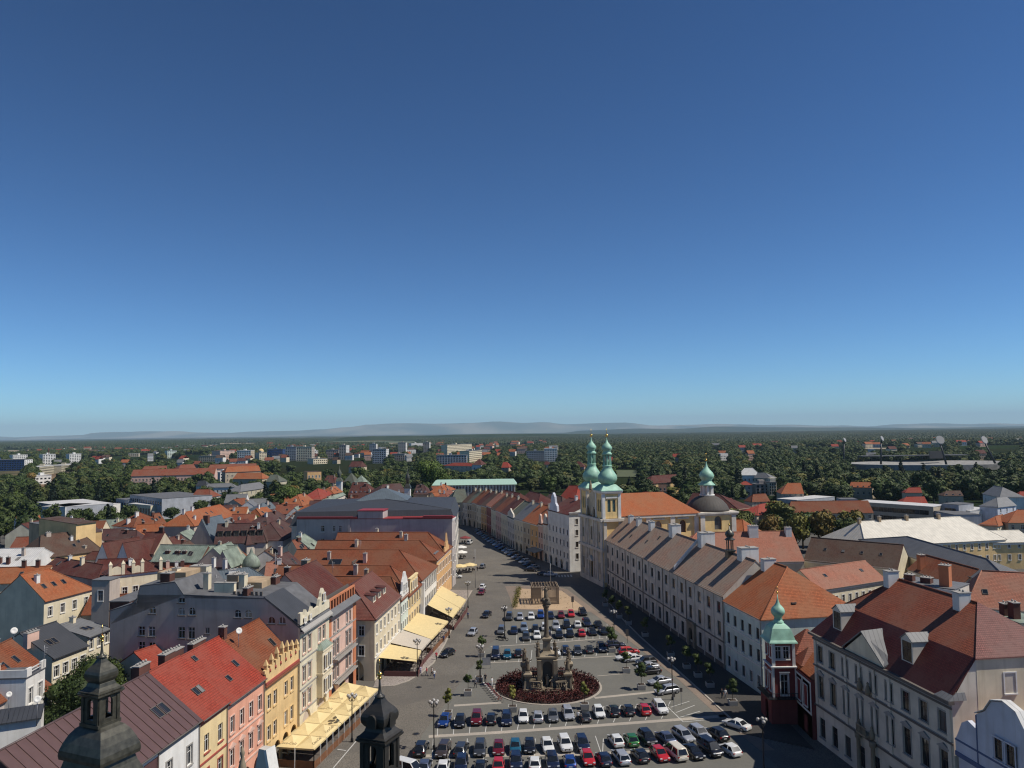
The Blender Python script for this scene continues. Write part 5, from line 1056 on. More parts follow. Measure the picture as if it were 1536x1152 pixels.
R = house('house', 'tall yellow building with flat roof at the park edge', G(461, 734, 4), G(482, 733, 4), 12, 18, 'flat', .1, 'orange', 'brown', rows=[(4, 2), (9, 2), (13, 2)], n=4, cornice=False, gutter=False)
R = house('house', 'grey-green pyramid roof near the trees', G(513, 728, 10), G(532, 728, 10), 12, 11, 'pyr', 8, 'white', 'greygreen', cornice=False, gutter=False)
R = house('house', 'pale copper pyramid roof touching the grey-green one', G(528, 730, 10), G(547, 730, 10), 12, 11, 'pyr', 7, 'white', 'copper', cornice=False, gutter=False)
R = H('dark brown roof with five small dormers behind the bank', (567, 745), (612, 742), 12, (578, 727), (607, 724), 'plum', 'pink')
for i in range(4): dormer(R, R['L']*(.15+.2*i), 1.2, 1.0, 1.0, 'white', 'plum', 'gable')
R = H('dark brown roof with dormers right of the slim black turret', (620, 741), (641, 741), 12, (619, 727), (636, 727), 'plum', 'tan')
for i in range(3): dormer(R, R['L']*(.2+.3*i), 1.2, 1.0, 1.0, 'white', 'plum', 'gable')
H('orange-brown roof left of the colonnade', (651, 737), (668, 736), 13, (641, 729.5), (660, 729), 'rust', 'tan')
H('bright orange hipped roof by the colonnade', (664, 738), (683, 733), 13, (659, 727), (673, 725), 'orange', 'tan')
H('narrow orange roof below the bright orange hip', (652, 744), (671, 743), 12, (651, 738), (669, 738), 'orange', 'palecream')
H('red roof slope left of the mossy street-end roof', (672, 748), (684, 741), 12, (664, 738), (676, 734), 'terra', 'tan')
H('brown roofs seen over the bank roof', (536, 748), (566, 748), 12, (540, 738), (566, 738), 'dred', 'tan', chim=((.5, .5, 1, 1.4),))
H('plain rust roof behind the mauve wall', (540, 760), (580, 756), 12, (545, 748), (577, 746), 'dred', 'tan')
# small infill roofs between the surveyed ones
IR = random.Random(17); made = 0; tr_ = 0
while made < 64 and tr_ < 4000:
    tr_ += 1; D = IR.uniform(175, 440); px = IR.uniform(60, 560) if D < 330 else IR.uniform(330, 600); x = (px-768)/FPX*D
    if x > -62+.09*(D-152) or D > 360 and px < 330: continue
    L_, W_ = IR.uniform(8, 15), IR.uniform(8, 12); a_ = IR.choice([.12, .12, -.25, math.pi/2+.1])
    def free(m): return all(not any((lambda u, v: -m < u < L2+m and -m < v < W2+m)((qx-P2.x)*math.cos(a2)+(qy-P2.y)*math.sin(a2), -(qx-P2.x)*math.sin(a2)+(qy-P2.y)*math.cos(a2)) for P2, a2, L2, W2 in FOOT) for qx, qy in [(x+L_*u_*math.cos(a_)-W_*v_*math.sin(a_), D+L_*u_*math.sin(a_)+W_*v_*math.cos(a_)) for u_ in (0, .5, 1) for v_ in (0, .5, 1)])
    if not free(.4): continue
    hh = IR.uniform(8.5, 11.5); rm_ = IR.choice(['rust', 'orange', 'dred', 'terra', 'brown', 'zinc', 'plum', 'rust', 'terra', 'copper']); wm_2 = IR.choice(['cream', 'white', 'palecream', 'tan', 'grey'])
    R = house('house', '%s-walled infill house with %s roof %s' % ({'palecream': 'pale cream'}.get(wm_2, wm_2), {'dred': 'dark red', 'terra': 'terracotta', 'zinc': 'grey sheet', 'copper': 'green copper', 'plum': 'plum-brown'}.get(rm_, rm_), where(x, D)), (x, D), (x+L_*math.cos(a_), D+L_*math.sin(a_)), W_, hh, IR.choice(['para', 'perp', 'para']), IR.uniform(3, 4.6), wm_2, rm_, group='infill roofs of the old town', rows=[(4, 1.7), (7, 1.6)], n=3, style='sill', cornice=False, gutter=False, hips=IR.choice(['', '', 'l']))
    chimney(R, L_*IR.uniform(.2, .8), W_*IR.uniform(.3, .6), .9, .8, 1.4, m=P[IR.choice(['palecream', 'brickdark', 'white', 'tan'])])
    if IR.random() < .6 and R['roof'] == 'para': skylight(R, L_*IR.uniform(.3, .8), W_*.2, .9, 1.2)
    made += 1
print('infill', made, tr_)
# two small church spires
def spire(lab, px, ybase, ytop, D, rad, mtop, mb_):
    b = AT(px, ybase, D); t = AT(px, ytop, D); h = t.z; r = empty('church_tower', (b.x, b.y, 0)); tag(r, lab, 'tower')
    m = MB(); m.sq([(rad, 0), (rad, h*.62)]); m.build('tower_wall', mb_, r); m = MB(); m.sq([(rad*1.2, h*.61), (rad*.9, h*.66), (rad*.5, h*.7)]); m.lathe([(rad*.5, h*.7), (rad*.5, h*.74), (rad*.85, h*.79), (rad*.6, h*.85), (rad*.12, h*.92), (.05, h)], 8); m.build('spire', mtop, r); FOOT.append((Vector((b.x-2, b.y-2)), 0, 4, 4))
spire('slim black turret on a white base behind the bank roof', 611.5, 735, 702, 430, 1.6, T['darkcopper'], P['white'])
spire('small green-black onion turret in front of the park trees', 509, 722, 698, 520, 1.8, T['greygreen'], P['white'])
# colonnade building with pale green roof
a, b = G(650, 731, 0), G(773, 731, 0); a, b = AT(650, 731, 500), AT(773, 731, 500)
R = house('colonnade_building', 'long low colonnaded building with a pale green roof before the tall tree', (a.x, 500), (b.x, 500), 16, 14, 'flat', .1, 'grey', 'copper', cat='building', rows=[(9.5, 3.6, 'none', 1.2)], n=26, gutter=False, cornice=False, pane=True)
mb = MB(); mb.grid([[(-1, -1.2, 14.2), (R['L']+1, -1.2, 14.2), (R['L']+1, 17, 14.2), (-1, 17, 14.2)], [(1, 3, 17), (R['L']-1, 3, 17), (R['L']-1, 14, 17), (1, 14, 17)]], cap0=True, cap1=True); mb.build('green_roof', plain('pale_green_sheet', (.36, .52, .42), .6), R['root'])
mb = MB()
for i in range(27): x = .4+i*(R['L']-.8)/26; mb.box(x-.35, x+.35, -.6, -.0, 0, 14)
mb.build_parts('column', P['offwhite'], R['root'])
# --- near left roofs at the lower left edge
H('dark slate roof with pale cream wall and chimneys in front of the cream house', (78, 986), (131, 966), 13, (23, 953), (80, 932), 'slate', 'cream', rows=[(9.6, 1.8, 'frame')], n=4, slope=30, sky=((.3, .22), (.45, .22)), chim=((.05, .35, 2.4, 1.2, 'pink'),))
H('grey flat-topped cream house beside the tree', (131, 955), (166, 941), 13, (92, 938), (128, 924), 'zinc', 'cream', rows=[(10.5, 1.8, 'frame')], n=3, slope=16)
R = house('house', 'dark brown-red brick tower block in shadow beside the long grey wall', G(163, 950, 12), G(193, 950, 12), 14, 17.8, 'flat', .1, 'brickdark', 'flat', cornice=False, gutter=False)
R = house('house', 'grey shaded rear wing with one window behind the slate roof', G(137, 905, 12), G(164, 905, 12), 4, 17, 'flat', .1, 'grey', 'zinc', rows=[(12.5, 2.2)], n=1, cornice=False, gutter=False)
H('orange tiled roof with dormer and antennas at the left edge', (10, 1021), (60, 992), 14, (-30, 985), (14, 955), 'rust', 'white', slope=42)
R = house('house', 'white rooftop terrace house with balustrade', G(38, 1056, 12), G(67, 1038, 12), 7, 15.5, 'flat', .1, 'white', 'flat', rows=[(11.6, 2.2)], n=2, cornice=False, gutter=False)
mb = MB(); L_, W_ = R['L'], R['W']; mb.box(0, 1.2, -.1, .2, 15.5, 16.6); mb.box(L_-1.2, L_, -.1, .2, 15.5, 16.6); mb.box(1.2, L_-1.2, 0, .08, 16.3, 16.45); mb.box(1.2, L_-1.2, 0, .08, 15.9, 16.0); mb.box(0, .2, .2, W_, 15.5, 16.5); mb.build_parts('balustrade', P['white'], R['root'])
R = H('orange roof with small dark roof window at the lower left edge', (-6, 1052), (38, 1030), 13, (-30, 1010), (8, 1000), 'rust', 'mauve', slope=42)
R = H('red roof slope peeping out right of the terrace house', (66, 1036), (80, 1028), 12, (52, 1010), (66, 1004), 'rust', 'white')
R = house('house', 'bluish slate lean-to at the bottom left edge', G(-20, 1086, 14.5), G(62, 1074, 14.5), 3, 14.5, 'shed', .6, 'white', 'slate', cornice=False, gutter=False)
R = house('house', 'red flat-pitched roof with dark chimneys against the long grey wall', G(192, 990, 12), G(270, 982, 12), 8, 12, 'para', 2.0, 'offwhite', 'red', cornice=False, rows=[(9, 1)], n=8, ww=.5)
chimney(R, R['L']*.8, 3, 2.4, 1.0, 1.6); chimney(R, R['L']*.5, 1, 2.6, 1.2, 1.8)
R = house('house', 'low red roof glimpsed behind the yellow and pink houses', G(230, 1012, 12), G(262, 1000, 12), 8, 12.5, 'para', 2.5, 'offwhite', 'red', cornice=False)
# satellite dishes and aerials
def dish(px, py, D, lab, s=.5):
    c = AT(px, py, D); r = empty('satellite_dish', (c.x, c.y, c.z-1.4), .5); tag(r, lab, 'satellite dish', 'rooftop aerials and dishes')
    m = MB(); m.tube([(0, 0, -1.5), (0, 0, 1.4)], .04); m.build('mast', grey_metal, r)
    m = MB(); m.lathe([(.02, 0), (s*.5, .03), (s, .12), (s, .14), (s*.5, .05), (.02, .02)], 14, cap=False); o = m.build('reflector', P['trim'], r, (0, -.1, 1.3)); o.rotation_euler = (1.2, 0, .2)
dish(13.5, 1040, 92, 'big white dish at the lower left edge', .32); dish(56, 1047, 84, 'pale dish in front of the brown seam roof', .36); dish(21, 945, 120, 'white dish on a chimney above the orange roof'); dish(358, 945, 112, 'white dish on the ridge of the orange roof', .45); dish(449, 870, 150, 'small dish behind the slate gable', .4); dish(396, 740, 400, 'dish by the park') if False else None
def aerial(px, y0, y1, D, lab):
    c = AT(px, y0, D); t = AT(px, y1, D); r = empty('tv_aerial', (c.x, c.y, c.z)); tag(r, lab, 'aerial', 'rooftop aerials and dishes'); h = t.z-c.z
    m = MB(); m.tube([(0, 0, -1), (0, 0, h)], .035, 5)
    for k in range(5): m.tube([(-.5+.05*k, 0, h-.3-.25*k), (.5-.05*k, 0, h-.3-.25*k)], .02, 4)
    m.build('mast', grey_metal, r)
for px, y0, y1, D, s in ((412.6, 880, 828, 145, 'tall thin aerial above the dark slate roof'), (324, 905, 862, 135, 'aerial over the flat grey roof'), (66, 990, 968, 110, 'aerial on the lower left terrace house'), (153, 1000, 985, 100, 'short aerial beside the tree'), (499, 852, 842, 170, 'aerial on the rust roofs'), (540, 824, 810, 200, 'aerial by the tall chimney of the rust roofs')): aerial(px, y0, y1, D, s)
# ================================================================ town hall with two black turrets (foreground)
TA, TB = Vector((-35.4, 67.0)), Vector((-9.7, 55.9)); ed = (TB-TA).normalized(); ta = math.atan2(ed.y, ed.x); fn = Vector((-ed.y, ed.x))
O = TA-ed*4-fn*5; Lh = (TB-TA).length+8
R = house('town_hall', 'town hall with white-coped gable below the two dark turrets at the bottom', O, O+ed*Lh, 12, 14, 'para', 3.0, 'palecream', 'slate', cat='building', rows=[(1, 2), (5, 2), (9.5, 2.2)], n=12, gutter=False, cornice=False)
th = R['root']; gx = 4+(TB-TA).length*.632
mb = MB(); mb.prism([(-2.6, 14), (2.6, 14), (.30, 24.3), (-.30, 24.3)], -.35, .35, 0); mb.build('gable', P['offwhite'], th, (gx, 5, 0))
mb = MB(); mb.grid([[(.30, -.5, 24.3), (.30, .5, 24.3), (2.9, .5, 13), (2.9, -.5, 13)], [(.52, -.5, 24.4), (.52, .5, 24.4), (3.1, .5, 13), (3.1, -.5, 13)]], cap0=True, cap1=True); mb.build('gable_coping', P['trim'], th, (gx, 5, 0))
def turret(c, z_ball, lab, k, full):
    r = empty('turret', (c.x, c.y, 0), ta); tag(r, lab, 'turret', 'dark copper turrets of the town hall')
    z = z_ball; cu = T['darkcopper'] if full else T['blackroof']
    # cap: spike, bulb, skirt
    mb = MB(); mb.lathe([(.55*k, z-2.9*k), (.62*k, z-2.75*k), (.40*k, z-2.6*k), (.22*k, z-2.4*k), (.14*k, z-1.7*k), (.09*k, z-.5*k)], 8, sm=True)
    prof = [(1.05, -6.15), (1.22, -5.95), (1.42, -5.6), (1.50, -5.2), (1.48, -4.85), (1.36, -4.5), (1.14, -4.15), (.86, -3.8), (.62, -3.45), (.46, -3.1), (.38, -2.85)]
    mb.sq([(a*k*(1.0 if full else 1.1), z+b*k) for a, b in prof])
    mb.sq([(1.98*k, z-7.25*k), (1.98*k, z-7.1*k), (1.7*k, z-6.95*k), (1.32*k, z-6.55*k), (1.18*k, z-6.1*k), (1.1*k, z-6.0*k)]); mb.build('cap', cu, r)
    if not full:
        for q in (0, 1, 2, 3):
            ea = MB(); ea.prism([(.62*k*math.cos(t*math.pi/8), -.1*k+.75*k*math.sin(t*math.pi/8)) for t in range(9)]+[(-.62*k, -.9*k), (.62*k, -.9*k)], -.35*k, .6*k); ea.build('round_dormer', cu, r, (1.5*k*math.sin(q*math.pi/2), -1.5*k*math.cos(q*math.pi/2), z-5.1*k), q*math.pi/2)
    mb = MB(); mb.ball(0, 0, z-.15*k, .32*k, 10); mb.lathe([(.18*k, z-.75*k), (.30*k, z-.6*k), (.2*k, z-.45*k)], 8); mb.tube([(0, 0, z), (0, 0, z+1.6*k)], .035*k, 5); mb.box(-.3*k, .3*k, -.02, .02, z+1.1*k, z+1.2*k); mb.build('gilded_ball', gold, r)
    # lantern: four arched walls
    w_ = 1.62*k; z0, z1 = z-11.6*k, z-7.25*k; mb = MB()
    for oo, u, nn in (((-w_, -w_), (1, 0), (0, -1)), ((w_, -w_), (0, 1), (1, 0)), ((w_, w_), (-1, 0), (0, 1)), ((-w_, w_), (0, -1), (-1, 0))):
        wall(mb, oo, u, nn, 2*w_, z0, z1, [(w_-.55*k, w_+.55*k, z0+.8*k, z0+3.6*k, True)], 0, .35*k)
        for xx in (0.0, 2*w_-.45*k):
            a = (oo[0]+u[0]*xx, oo[1]+u[1]*xx); b = (a[0]+u[0]*.45*k, a[1]+u[1]*.45*k); q = .08
            mb.slab([(a[0]+nn[0]*q, a[1]+nn[1]*q), (b[0]+nn[0]*q, b[1]+nn[1]*q), (b[0]-nn[0]*.05, b[1]-nn[1]*.05), (a[0]-nn[0]*.05, a[1]-nn[1]*.05)], z0, z1)
    mb.sq([(w_*1.12, z0-.1), (w_*1.12, z0+.3*k)]); mb.sq([(w_*1.1, z1-.55*k), (w_*1.28, z1-.3*k), (w_*1.28, z1-.05)]); mb.build('lantern', cu, r)
    mb = MB(); mb.lathe([(.75*k, z0+.9*k), (.65*k, z0+1.2*k), (.42*k, z0+2.1*k), (.1, z0+2.5*k)], 12); mb.build('bell', plain('bell_bronze', (.20, .13, .06), .4, .8), r)
    # broad bell-shaped lower roof
    mb = MB(); mb.sq([(4.0*k, z0-4.4*k), (4.1*k, z0-3.9*k), (4.0*k, z0-3.2*k), (3.6*k, z0-2.2*k), (3.05*k, z0-1.2*k), (2.4*k, z0-.45*k), (1.75*k, z0-.02)], sx=1.0, sy=.78, sm=False)
    mb.sq([(5.6*k, z0-8.6*k), (5.3*k, z0-7.9*k), (4.4*k, z0-6.8*k), (3.7*k, z0-5.4*k), (3.4*k, z0-4.4*k)], sx=1.0, sy=.8); mb.build('bell_roof', cu, r)
    mb = MB(); mb.sq([(4.6*k, 0), (4.6*k, z0-8.6*k)], sx=1, sy=.8); mb.build('shaft', P['palecream'], r)
    return r, z0
KA = .62
r, z0 = turret(TA, 31.0, 'larger dark copper turret with bell lantern at the lower left', KA, True)
zz = z0-8.6*KA; mb = MB(); mb.prism([(-2.3, zz-2), (2.3, zz-2), (2.3, zz-.5), (0, zz+.8), (-2.3, zz-.5)], -2.85, -2.5); mb.build('pediment', P['offwhite'], r)
mb = MB()
for sg in (-1, 1): mb.grid([[(sg*2.5, -3.1, zz-.5), (0, -3.1, zz+.9), (0, -.6, zz+.9), (sg*2.5, -.6, zz-.5)], [(sg*2.5, -3.1, zz-.35), (0, -3.1, zz+1.05), (0, -.6, zz+1.05), (sg*2.5, -.6, zz-.35)]], cap0=True, cap1=True)
mb.build('pediment_roof', T['darkcopper'], r)
r, z0 = turret(TB, 31.0, 'slender black turret with arched lantern at the bottom centre left', .59, False)
st = empty('rooftop_finial', (-21.9, 63.0, 14)); tag(st, 'small pale stone finial on the gable beside the beige awnings', 'finial'); mb = MB(); mb.lathe([(.3, 0), (.28, 6), (.4, 6.3), (.22, 6.8), (.34, 7.4), (.2, 8.0), (.12, 8.4), (.18, 8.7), (.04, 9.2)], 8); mb.build('shaft', P['stone'], st)
# ================================================================ plague column on the square
MO = Vector((5.9, 148.0))
mo = empty('plague_column', (MO.x, MO.y, 0)); tag(mo, 'tall baroque sandstone plague column with statue on top, in the round dark red flowerbed', 'monument')
st_ = P['stone'] ; dst = plaster('weathered_sandstone', (.16, .125, .085), .4)
mb = MB()
def hexp(r, z0, z1, m=0, ph=0): mb.lathe([(r, z0), (r, z1)], 8, m=m, sm=False, ph=ph)
hexp(5.2, 0, .35); hexp(4.6, .35, .75); mb.build('steps', dst, mo)
mb = MB()
wall(mb, (-1.5, -1.8), (1, 0), (0, -1), 3.0, .75, 5.7, [(.6, 2.4, .8, 5.2, True)], 0, 1.0); wall(mb, (1.5, -1.8), (0, 1), (1, 0), 3.6, .75, 5.7, [(.9, 2.7, 1.2, 4.4, True)], 0, .6)
wall(mb, (1.5, 1.8), (-1, 0), (0, 1), 3.0, .75, 5.7, []); wall(mb, (-1.5, 1.8), (0, -1), (-1, 0), 3.6, .75, 5.7, [(.9, 2.7, 1.2, 4.4, True)], 0, .6)
for x in (-1.5, 1.5):
    for y in (-1.95, 1.75): mb.box(x-.38, x+.38, y-.42, y+.25, .75, 5.5); mb.box(x-.5, x+.5, y-.55, y+.4, .75, 1.2)
mb.sq([(1.8, 5.6), (2.05, 5.8), (2.05, 6.05), (1.4, 6.25), (.85, 6.6), (.70, 6.8), (.66, 8.6), (.85, 8.8), (.85, 9.1), (.5, 9.3)]); mb.build('pedestal', st_, mo)
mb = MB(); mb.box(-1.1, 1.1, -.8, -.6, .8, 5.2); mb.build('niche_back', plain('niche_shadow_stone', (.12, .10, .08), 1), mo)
mb = MB(); mb.lathe([(.60, 9.2), (.60, 9.4), (.48, 9.7), (.43, 9.9), (.42, 11.5), (.36, 14.0), (.38, 14.1), (.50, 14.3), (.45, 14.5), (.66, 15.0), (.74, 15.15), (.5, 15.2)], 16); mb.build('shaft', dst, mo)
def figure(mb, x, y, z, s=1.0, rot=0.0, arms=True):
    """draped standing figure, 2 m tall at s = 1"""
    rows = []; N = 10
    for i, (rx, ry, zz) in enumerate(((.38, .34, 0), (.36, .33, .3), (.30, .28, .7), (.27, .22, 1.0), (.30, .2, 1.3), (.33, .2, 1.5), (.22, .16, 1.62), (.08, .08, 1.68), (.08, .08, 1.72), (.13, .14, 1.82), (.13, .14, 1.93), (.06, .06, 2.02))):
        rows.append([(x+s*(rx*(1+.12*math.sin(3*a+i)) if i < 6 else rx)*math.cos(a+rot)*s/s, y+s*(ry*(1+.10*math.cos(4*a+i)) if i < 6 else ry)*math.sin(a+rot), z+zz*s) for a in [2*math.pi*k/N for k in range(N)]])
    rows = [[(x+(p[0]-x), y+(p[1]-y), p[2]) for p in r] for r in rows]
    mb.grid(rows, 0, True, cap0=True, cap1=True)
    if arms:
        c, s_ = math.cos(rot), math.sin(rot)
        for sg, up in ((1, .5), (-1, -.1)):
            a = (x+sg*.3*s*c, y+sg*.3*s*s_, z+1.48*s); b = (x+sg*.55*s*c, y+sg*.55*s*s_, z+(1.3+up*.5)*s); e = (x+sg*.62*s*c+.2*s*s_, y+sg*.62*s*s_-.25*s*c, z+(1.35+up)*s)
            mb.tube([a, b, e], .09*s, 5, r1=.05*s)
mb = MB(); mb.lathe([(.5, 15.1), (.75, 15.5), (.85, 15.9), (.7, 16.4), (.4, 16.6)], 10)
for a in range(6): mb.ball(.68*math.cos(a), .68*math.sin(a), 15.4+.2*a, .30, 6)
figure(mb, 0, 0, 16.4, 1.15); mb.tube([(.7*math.cos(t/10*2*math.pi), 0, 18.5+.7*math.sin(t/10*2*math.pi)) for t in range(11)], .05, 4); mb.build('crowning_statue', dst, mo)
k = 0
for (x, y, zp) in ((-3.7, -2.9, 3.9), (3.7, -2.9, 3.9), (-4.2, 1.6, 4.4), (4.2, 1.6, 4.4), (-1.7, -1.6, 6.0), (1.7, -1.6, 6.0), (-1.6, 1.6, 6.0), (1.6, 1.6, 6.0)):
    if zp < 5:
        mb = MB(); q = zp-4.2; mb.sq([(.95, .3), (.95, .7), (.60, 1.0), (.45, 2.2), (.55, 3.0+q), (.80, 3.4+q), (.80, 3.7+q), (.45, 3.95+q), (.4, 4.2+q)], x, y)
        for sx in (-1, 1): mb.grid([[(x+sx*.4, y-.9, .6), (x+sx*.8, y-.9, .6), (x+sx*.8, y-.4, .6), (x+sx*.4, y-.4, .6)], [(x+sx*.25, y-.6, 3.0), (x+sx*.5, y-.6, 3.0), (x+sx*.5, y-.4, 3.0), (x+sx*.25, y-.4, 3.0)]], cap0=True, cap1=True)
        mb.build('corner_pedestal', st_, mo)
    mb = MB(); figure(mb, x, y, zp-.02, 1.2 if zp < 5 else 1.1, k*.7); mb.build('statue', dst, mo); k += 1
for x, y, z_, s_, a_ in ((.8, -2.5, .7, .95, .4), (0, -1.6, .75, 1.05, 2), (3.2, -4.0, .3, .9, 1), (-1.2, -3.4, .7, .8, 1.7)):
    mb = MB(); figure(mb, x, y, z_, s_, a_); mb.build('low_statue', st_, mo)
def balus(a, b):
    mb = MB(); a, b = Vector(a), Vector(b); n = int((b-a).length/.35); d = (b-a).normalized(); q = Vector((-d.y, d.x))*.16
    for z0, z1 in ((.75, 1.05), (2.0, 2.25)): mb.slab([(a.x+q.x, a.y+q.y), (a.x-q.x, a.y-q.y), (b.x-q.x, b.y-q.y), (b.x+q.x, b.y+q.y)], z0, z1)
    for i in range(n): p = a.lerp(b, (i+.5)/n); mb.lathe([(.06, 1.05), (.12, 1.3), (.05, 1.7), (.1, 2.0)], 5, p.x, p.y)
    o = mb.build('balustrade', st_, mo)
for a, b in (((-3.4, -2.6), (-2.1, -2.1)), ((2.1, -2.1), (3.4, -2.6)), ((-3.9, -2.2), (-4.2, 1.2)), ((3.9, -2.2), (4.2, 1.2)), ((-3.8, 2.4), (3.8, 2.4)), ((-3.4, -3.6), (-1.4, -4.0)), ((1.4, -4.0), (3.4, -3.6))): balus(a, b)
# flowerbed
mb = MB(); N = 40; BX, BY = 9.9, 9.8; BC = Vector((5.9, 148.2))
ring = lambda k: [(BC.x+BX*k*math.cos(2*math.pi*i/N), BC.y+BY*k*math.sin(2*math.pi*i/N)) for i in range(N)]
mb.grid([[(x, y, 0) for x, y in ring(1.04)], [(x, y, .14) for x, y in ring(1.035)], [(x, y, .14) for x, y in ring(1.0)], [(x, y, .05) for x, y in ring(.995)]]); o = mb.build('flowerbed_kerb', lightp); o['kind'] = 'structure'
mb = MB(); mb.slab(ring(1.0), .0, .07); o = mb.build('flowerbed_soil', mulch); o['kind'] = 'structure'
mb = MB(); random.seed(3)
for i in range(11000):
    a = random.random()*2*math.pi; r = math.sqrt(random.uniform(.2, 1)); x, y = BX*.98*r*math.cos(a), BY*.98*r*math.sin(a)
    if abs(x) < 4.7 and abs(y-.5) < 4.4: continue
    lump = .45+.35*noise.noise(Vector((x*.9, y*.9, 0)))
    z = random.uniform(.1, .55+lump); s = random.uniform(.10, .22); n1 = Vector((random.gauss(0, 1), random.gauss(0, 1), random.gauss(.6, .7))).normalized(); t1 = n1.orthogonal().normalized()*s; t2 = n1.cross(t1)
    c = Vector((BC.x+x, BC.y+y, z)); mb.face([c-t1, c+t2*.6, c+t1, c-t2*.6])
shr = foliage('dark_red_shrub_leaf', (.075, .016, .013), (.055, .012, .010), (.080, .018, .014)); o = mb.build('red_shrub_planting', shr); tag(o, 'dense dark red shrubs filling the round bed about the plague column', 'shrubs', kind='stuff')
# ================================================================ cars
def loft(sta, prof):     # sta: list of (y, halfwidth, zlow, zhigh); prof: list of (fx, fz)
    rows = []
    for y, w_, zl, zh in sta:
        pts = [(fx*w_, y, zl+(zh-zl)*fz) for fx, fz in prof]; rows.append(pts+[(-p[0], p[1], p[2]) for p in reversed(pts[1:-1])])
    return rows
LOW = [(.0, 0), (.86, 0), (.97, .18), (1.0, .55), (.985, .80), (.90, .97), (.55, 1.0), (0, 1.0)]
CAR = {}
def carmesh(kind):
    if kind in CAR: return CAR[kind]
    L, W, H_ = dict(hatch=(4.1, 1.78, 1.5), sedan=(4.7, 1.82, 1.45), estate=(4.75, 1.83, 1.52), suv=(4.5, 1.88, 1.7), van=(4.9, 1.95, 1.95))[kind]
    h2 = L/2; w2 = W/2; zb = .22 if kind not in ('suv', 'van') else .28; belt = .93 if kind in ('hatch', 'sedan', 'estate') else 1.05
    bon = .86 if kind != 'suv' and kind != 'van' else 1.02
    tail = belt-.02 if kind != 'sedan' else belt+.02
    # front of the car is -y
    bodyst = [(-h2, .70*w2, zb+.16, zb+.40), (-h2+.06, .86*w2, zb+.04, bon-.26), (-h2+.25, .95*w2, zb, bon-.10), (-h2+.8, 1.0*w2, zb, bon), (-h2+1.25, 1.0*w2, zb, belt), (0, 1.0*w2, zb, belt+.02), (h2-.7, 1.0*w2, zb, belt+.03), (h2-.2, .95*w2, zb, tail), (h2-.03, .86*w2, zb+.05, tail-.12), (h2, .72*w2, zb+.16, tail-.35)]
    mb = MB(); mb.grid(loft(bodyst, LOW), 0, True, cap0=True, cap1=True)
    # greenhouse: lower ring and roof ring
    ws = {'hatch': (-h2+1.05, -h2+1.75, h2-.75, h2-.22), 'sedan': (-h2+1.15, -h2+1.9, h2-1.45, h2-.72), 'estate': (-h2+1.15, -h2+1.85, h2-.6, h2-.18), 'suv': (-h2+1.1, -h2+1.75, h2-.62, h2-.16), 'van': (-h2+.75, -h2+1.55, h2-.4, h2-.06)}[kind]
    y0, y1, y2, y3 = ws; b = .90*w2; t = .70*w2; zt = H_
    lower = [(-b, y0), (b, y0), (b, y3), (-b, y3)]; up = [(-t, y1), (t, y1), (t, y2), (-t, y2)]
    zl = belt-.03
    mb.grid([[(x, y, zl) for x, y in lower], [(x*1.0, y+(.06 if y < 0 else -.06), zt-.07) for x, y in up], [(x*.88, y+(.18 if y < 0 else -.18), zt) for x, y in up]], 0, True, cap1=True)
    body = mb.mesh('body', plain('car_paint_white', (.62, .62, .60), .3, coat=.8, nz=0))
    parts = {}
    def quadpart(name, A, B, C_, D_, ins=.07, off=.012, mat=carglass):
        A, B, C_, D_ = map(Vector, (A, B, C_, D_)); c = (A+B+C_+D_)/4; n = (B-A).cross(D_-A).normalized()
        ps = [p+(c-p).normalized()*ins+n*off for p in (A, B, C_, D_)]; q = [p-n*.02 for p in ps]
        m2 = MB(); m2.grid([q, ps], cap1=True, cap0=True); parts.setdefault(name, []).append((m2.mesh(name, mat), (0, 0, 0)))
    zt2 = zt-.07
    quadpart('windscreen', (-b, y0, zl), (b, y0, zl), (t, y1+.06, zt2), (-t, y1+.06, zt2), .11); quadpart('rear_window', (b, y3, zl), (-b, y3, zl), (-t, y2-.06, zt2), (t, y2-.06, zt2), .14)
    ym = (y0+y3)/2+.1; yu = (y1+y2)/2+.05
    for s in (1, -1):
        F = [(s*b, y0, zl), (s*b, ym, zl), (s*t, yu, zt2), (s*t, y1+.06, zt2)]; Bk = [(s*b, ym, zl), (s*b, y3, zl), (s*t, y2-.06, zt2), (s*t, yu, zt2)]
        for q in (F, Bk): quadpart('side_window', *(q if s > 0 else [q[1], q[0], q[3], q[2]]), .075)
    m2 = MB(); m2.lathe([(.32, -.1), (.34, -.07), (.34, .07), (.32, .1)], 12, m=0); m2.lathe([(.20, -.11), (.20, .11)], 10, m=1); wm_ = m2.mesh('wheel', [rubber, rimm])
    # headlights, tail lights, plates, mirrors
    def bxm(name, x0, x1, y_0, y_1, z0, z1, mat): m3 = MB(); m3.box(x0, x1, y_0, y_1, z0, z1); return m3.mesh(name, mat)
    hl = bxm('headlight', -.17, .17, -.10, .14, -.07, .07, lampclear); tl = bxm('tail_light', -.15, .15, -.1, .06, -.1, .1, lampred); pl = bxm('number_plate', -.26, .26, -.015, .015, -.055, .055, plate); mi = bxm('wing_mirror', -.11, .11, -.08, .08, -.07, .08, iron)
    gr = bxm('grille', -.42, .42, -.03, .05, -.12, .12, iron)
    CAR[kind] = dict(body=body, parts=parts, wheel=wm_, hl=hl, tl=tl, pl=pl, mi=mi, gr=gr, L=L, W=W, h2=h2, w2=w2, bon=bon, tail=tail, zb=zb, y0=y0, belt=belt); return CAR[kind]
